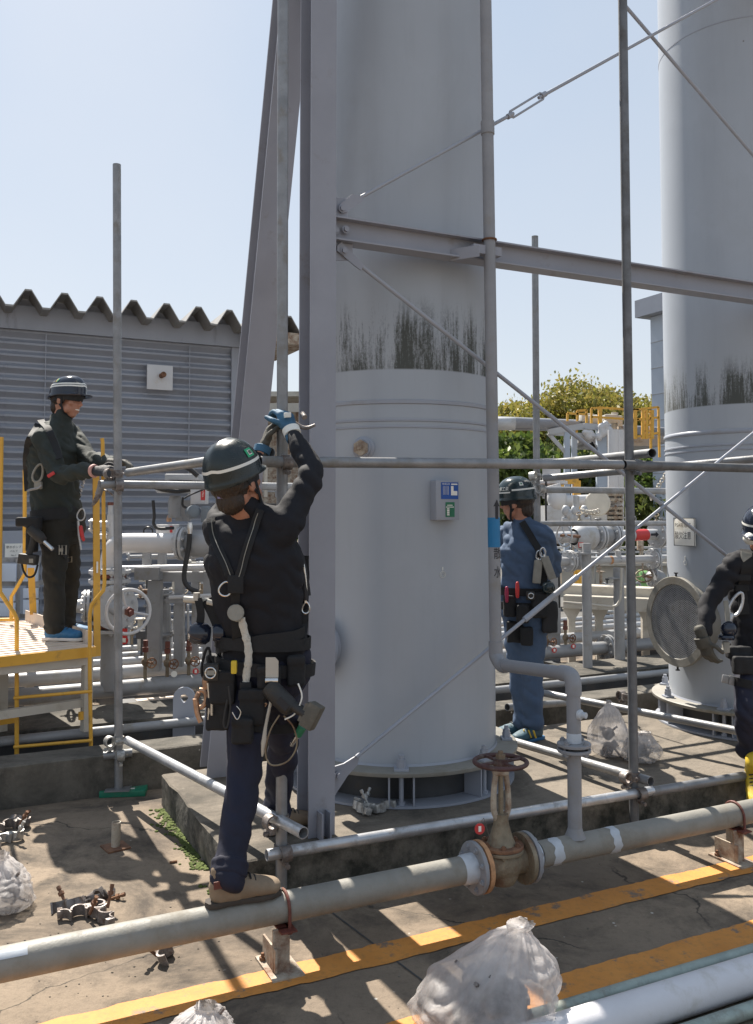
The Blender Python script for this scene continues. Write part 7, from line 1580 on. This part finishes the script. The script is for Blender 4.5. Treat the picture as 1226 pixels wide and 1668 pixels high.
mb = MB(); mb.box(P(45, 850, 5.74), (.13, .10, .06), bev=.012); mb.box(P(56, 853, 5.73), (.08, .08, .09), bev=.012); mb.box(P(52, 880, 5.80), (.07, .07, .16), bev=.015); obj("tool_holder", soften(mb, .008, 2), M['web'], wl_)
mb = MB(); bk = surf(97, 896, .012)
for dx in (-.022, .022): mb.path([bk + X * dx + V(a, 0, b_) for a, b_ in ((-.013, -.03), (.013, -.03), (.013, .03), (-.013, .03))], .005, n=6, closed=True)
mb.box(bk, (.03, .008, .022)); obj("leg_buckle", mb, M['webgrey'], wl_)
mb = MB(); bk = surf(110, 912, .010); mb.path([bk + V(a, 0, b_) for a, b_ in ((-.016, -.02), (.016, -.014), (.016, .02), (-.016, .014))], .005, n=6, closed=True); obj("leg_buckle", mb, M['bronze'], wl_)
straps(wl_, surf, [[(72, 892), (85, 894), (97, 896), (112, 912)]], .04, 'web', "thigh_strap", .006, .004, wd=Z)
rk_ = root("red_pliers", "red handled pliers hanging from a steel clip at the front of the olive jacket", "pliers", P(130, 875, 5.9))
mb = MB(); mb.limb([P(131, 858, 5.88), P(133, 870, 5.88), P(136, 880, 5.88)], [.013, .014, .010], n=10); obj("grip", mb, M['red'], rk_); mb = MB(); mb.path([P(x, y, 5.88) for x, y in ((127, 848), (128, 870), (132, 896))], [.008, .008, .005], n=8); ring_link(mb, P(132, 838, 5.88), V(.2, 0, 1), .08, .05, .005); obj("steel_arm", mb, M['galvbright'], rk_)
wk = root("scaffold_spanner", "dark scaffold spanner dangling from the rail by the free standing upright", "spanner", P(160, 805, 5.4))
mb = MB(); mb.path([P(x, y, 5.35) for x, y in ((165, 783), (163, 795), (160, 806))], [.02, .02, .022], n=10, smooth=3); mb.path([P(x, y, 5.35) for x, y in ((160, 806), (155, 816), (150, 824))], [.018, .014, .006], n=8, smooth=3); obj("socket_arm", mb, M['coupler'], wk); mb = MB(); mb.path([P(x, y, 5.35) for x, y in ((166, 798), (176, 800), (184, 808))], .005, n=6, smooth=3); obj("tie_wire", mb, M['coupler'], wk)
# ---------------------------------------------------------------- worker in blue
J = dict(hd=P(842, 820, 5.90), collar=.14, nck=P(852, 852, 5.90), chs=P(858, 895, 5.90), wst=P(856, 948, 5.90), pel=P(856, 988, 5.90), side=V(.94, -.30, 0), up=V(-.10, -.05, 1), fwd=V(-.86, .48, -.06),
         shl=P(826, 868, 6.02), ell=P(806, 915, 6.18), wrl=P(792, 880, 6.36), shr=P(887, 872, 5.82), elr=P(902, 928, 5.98), wrr=P(880, 935, 6.16),
         hpl=P(843, 998, 5.94), knl=P(846, 1090, 5.96), anl=P(853, 1178, 5.95), hpr=P(868, 998, 5.86), knr=P(866, 1090, 5.88), anr=P(869, 1180, 5.88), girth=(.175, .125), tl=1.12)
wb_, body, shirt, tr, surf, L_h = person("worker in blue shirt and loose blue trousers seen from behind between the two towers", J, V(J['pel'].x, J['pel'].y, PADZ), 'workblue', 'workblue', hair=True, loose=1.05, fold_=.013)
hm, at = helmet(wb_, J['hd'], J['up'].normalized(), J['fwd'].normalized(), 'helmet', (), hl=.130, hw=.109, hh=.122)
def band(hm, at, a0, a1, v, w_, mt, name, off=.002):
    mb = MB(); n = 16; lo = [mb.bm.verts.new(at(a0 + (a1 - a0) * i / n, v - w_, off)) for i in range(n + 1)]; hi = [mb.bm.verts.new(at(a0 + (a1 - a0) * i / n, v + w_, off)) for i in range(n + 1)]
    for i in range(n): mb.bm.faces.new((lo[i], lo[i + 1], hi[i + 1], hi[i]))
    return obj(name, mb, M[mt], hm)
band(hm, at, R(95), R(195), .20, .030, 'stripe', "stripe"); band(hm, at, R(20), R(90), .13, .022, 'stripe', "stripe")
decal(hm, "round_badge", at, R(128), .42, .030, .030, 'stripe'); decal(hm, "badge_print", at, R(128), .42, .012, .014, 'green', off=.004)
a_c = R(62); pc_ = at(a_c, .24, .004); t1_ = (at(a_c - .05, .24, .004) - at(a_c + .05, .24, .004)).normalized(); tu = (at(a_c, .30, .004) - at(a_c, .18, .004)).normalized()
t_ = text("helmet_lettering", "大阪工業", .030, pc_, -t1_ if (-t1_).x < -9 else (t1_ if t1_.x > 0 else -t1_), tu, M['stripe'], hm, sx=.9)
for v in t_.data.vertices:   # wrap the lettering on the shell
    d = v.co - pc_; e_ = t1_ if t1_.x > 0 else -t1_; sgn = -1 if e_ is t1_ else -1
    da = d.dot(e_) / .128; v.co = at(a_c + da * (1 if (at(a_c + .1, .24) - pc_).dot(e_) > 0 else -1), .24 + d.dot(tu) / .19, .004)
shoe(wb_, V(P(884, 1190, 5.92).x, 5.92, PADZ + .001), V(-.80, -.58, 0), Z, 'shoeteal', 'shoeblue', .28, .09, name="sports_shoe"); shoe(wb_, V(P(866, 1185, 6.02).x, 6.02, PADZ + .001), V(-.9, -.35, 0), Z, 'shoeteal', 'shoeblue', .28, .09, name="sports_shoe")
mb = MB(); q = V(P(862, 1190, 5.80).x, 5.79, PADZ + .06)
for a0 in (-.03, 0, .03): mb.box(q + X * a0 - Y * (.004 + a0 * .3), (.008, .01, .05), (V(.8, .5, .3).normalized(), V(-.5, .8, 0).normalized(), V(-.3, 0, .9).normalized()), .002)
obj("yellow_trim", mb, M['shoeyellow'], wb_)
hand(wb_, J['wrl'], V(-.5, .6, .4), V(.7, .7, 0), V(0, -.3, 1), 'glovegrey'); hand(wb_, J['wrr'], V(-.8, .5, .2), V(-.3, .5, -.8), V(-.2, -.5, 1), 'glovegrey')
belt(wb_, P(856, 962, 5.90), J['side'], Z, .182, .135, .05, .007); belt(wb_, P(856, 985, 5.90), J['side'], Z, .188, .142, .05, .008, name="tool_belt")
straps(wb_, surf, [[(850, 850), (864, 872), (876, 895), (884, 918), (884, 955)]], .045, 'web')
for px, py, w_, h_ in ((832, 985, .08, .14), (852, 1000, .08, .12), (876, 985, .10, .16), (888, 1005, .10, .20), (840, 1025, .12, .14), (860, 1035, .08, .12)):
    mb = MB(); mb.box(surf(px, py, .03), (w_, .06, h_), bev=.012); obj("pouch", soften(mb, .008, 2, fold(.004, 18, 18, px)), M['web'] if px != 888 else M['charcoal'], wb_)
for i, (px, py) in enumerate(((873, 930), (893, 925))):
    ab = root("shock_absorber", ("grey lanyard shock absorber pack on the back of the blue shirt", "second grey shock absorber pack, nearer to the elbow of the blue shirt")[i], "lanyard pack", surf(px, py, .03)); c_ = surf(px - 0, py, .035) if i == 0 else P(px, py, 5.72)
    ex_ = V(1, 0, -.1 + .45 * i).normalized(); ez_ = V(.1 - .45 * i, 0, 1).normalized(); mb = MB(); mb.box(c_, (.052, .03, .15), (ex_, Y, ez_), .008); obj("cover", mb, M['webgrey'], ab); mb = MB(); ring_link(mb, c_ + ez_ * .105, Z, .06, .035, .006); mb.tube(c_ + ez_ * .07, c_ + ez_ * .09, .008); obj("snap_link", mb, M['chrome'], ab)
tm2 = root("tape_measure", "chrome ringed tape measure on the belt of the worker in blue", "tape measure", surf(863, 971, .07)); mb = MB(); c_ = surf(863, 971, .075); mb.box(c_, (.055, .03, .055), bev=.01); obj("case", mb, M['tool'], tm2); mb = MB(); mb.torus(c_ - Y * .016, Y, .017, .004, n=16); obj("ring", mb, M['chrome'], tm2)
for i, px in enumerate((834, 843)):
    q = surf(px, 962, .07); mb = MB(); mb.limb([q + Z * .04, q, q - Z * .05], [.010, .013, .010], n=10); tag(obj("pliers", mb, mat("magenta_grip", (.32, .02, .07), .45) if i == 0 else M['red']), ("magenta handled pliers on the belt of the worker in blue, next to the riser pipe", "red handled pliers on the belt of the worker in blue, next to the tape measure")[i], "pliers")
q = P(893, 957, 5.70); mb = MB(); mb.ell(q, (.045, .04, .042)); tag(obj("lifeline_reel", mb, M['helmet']), "dark green lifeline reel at the hip of the worker in blue", "lifeline reel")
# ---------------------------------------------------------------- worker at the picture edge
J = dict(hd=P(1246, 872, 5.02), nck=P(1246, 912, 5.08), chs=P(1241, 955, 5.08), wst=P(1240, 1030, 5.08), pel=P(1241, 1070, 5.08), side=V(-.96, .28, 0), up=V(-.12, -.22, .96), fwd=V(-.55, -.78, -.28),
         shr=P(1199, 914, 5.02), elr=P(1153, 985, 4.98), wrr=P(1144, 1036, 4.88), shl=P(1288, 918, 5.10), ell=P(1325, 990, 5.05), wrl=P(1322, 1050, 4.92),
         hpr=P(1220, 1082, 5.04), knr=P(1214, 1160, 4.93), anr=P(1217, 1226, 5.03), hpl=P(1262, 1082, 5.10), knl=P(1275, 1165, 4.98), anl=P(1276, 1240, 5.15), girth=(.172, .122), tl=.90)
we_, body, shirt, tr, surf, L_h = person("worker in black with yellow boots, half out of view beside the mesh manhole", J, V(J['pel'].x, J['pel'].y, PADZ), 'navy', 'denim', hair=True)
hm, at = helmet(we_, J['hd'], J['up'].normalized(), (J['fwd'] - J['up'].normalized() * J['fwd'].dot(J['up'].normalized())).normalized(), 'helmetnavy', (.16,), peak=.05)
mb = MB(); q = J['hd'] + V(-.105, -.06, -.015); mb.ell(q, (.042, .06, .038)); obj("white_towel", soften(mb, .006, 2, fold(.005, 20, 20)), M['stripe'], we_)
hand(we_, J['wrr'] + V(.0, 0, -.01), V(.28, -.05, -.95), V(.75, .5, .1), V(.6, -.6, 0), 'glovegrey', curl=(.5, .6, .5)); hand(we_, J['wrl'], V(-.5, -.3, -.8), V(-.6, .5, .2), V(-.5, -.6, 0), 'glovegrey')
mb = MB(); mb.lathe([(.034, -.03), (.043, -.028), (.040, .02), (.034, .03)], J['wrr'] + V(.004, 0, -.035), V(.25, -.05, -.95), n=20); obj("glove_cuff", mb, M['glovegrey'], we_)
shoe(we_, P(1222, 1262, 5.08), V(-.22, -.84, -.46), V(-.1, -.4, .9), 'shoeyellow', 'shoeyellow', .27, .17, name="boot"); shoe(we_, V(P(1276, 1262, 5.2).x, 5.22, PADZ), V(.1, -.98, -.05), Z, 'shoeyellow', 'shoeyellow', .27, .15, name="boot")
belt(we_, P(1240, 1060, 5.08), J['side'], Z, .180, .132, .05, .007)
straps(we_, surf, [[(1214, 898), (1215, 920), (1214, 945), (1212, 965), (1214, 1000)]], .062, 'web'); straps(we_, surf, [[(1213, 902), (1214, 912)]], .058, 'webgrey', "strap_pad", .016)
for py in (937, 958): mb = MB(); mb.box(surf(1211, py, .02), (.075, .012, .035), bev=.004); obj("strap_slider", mb, M['web'], we_)
kb = root("snap_hook", "large silver snap hook on the chest of the worker at the picture edge", "snap hook", surf(1204, 990, .04)); c_ = surf(1206, 985, .05)
mb = MB(); ring_link(mb, c_, V(.45, 0, 1), .14, .062, .009); mb.limb([c_ - V(.03, 0, .06), c_ - V(.045, 0, .11)], [.018, .012], n=10); obj("hook", mb, M['galvbright'], kb); mb = MB(); mb.ribbon([c_ + V(-.06, 0, .02), c_ + V(-.055, -.01, -.06), c_ + V(-.05, -.01, -.12)], X, .026, .006); obj("webbing", mb, M['webgrey'], kb)
kr = root("retractor_reel", "black lifeline reel with a buckle at the hip of the worker at the picture edge", "lifeline reel", P(1188, 1035, 4.92)); mb = MB(); mb.ell(P(1187, 1025, 4.90), (.045, .04, .045)); mb.lathe([(.04, -.012), (.045, 0), (.04, .012)], P(1183, 1038, 4.9), Z, n=20, cap=True); obj("housing", mb, M['helmetnavy'], kr); mb = MB(); mb.box(P(1182, 1054, 4.9), (.035, .03, .06), bev=.005); mb.hexn(P(1174, 1060, 4.9), X, .014, .03); obj("buckle", mb, M['webgrey'], kr)
mb = MB(); mb.box(surf(1206, 1062, .03), (.14, .06, .07), bev=.012); mb.box(surf(1212, 1085, .03), (.12, .05, .1), bev=.012); obj("pouch", soften(mb, .008, 2, fold(.004, 18, 18)), M['web'], we_)
mb = MB(); bk = surf(1196, 1109, .02); mb.box(bk, (.10, .016, .045), (V(1, 0, -.2).normalized(), Y, V(.2, 0, 1).normalized()), .005); mb.box(bk - Y * .01, (.03, .01, .05), (V(1, 0, -.2).normalized(), Y, V(.2, 0, 1).normalized()), .003); obj("leg_buckle", mb, M['galv'], we_)
straps(we_, surf, [[(1188, 1106), (1204, 1111), (1224, 1116)]], .045, 'web', "thigh_strap", .008, .005, wd=Z)
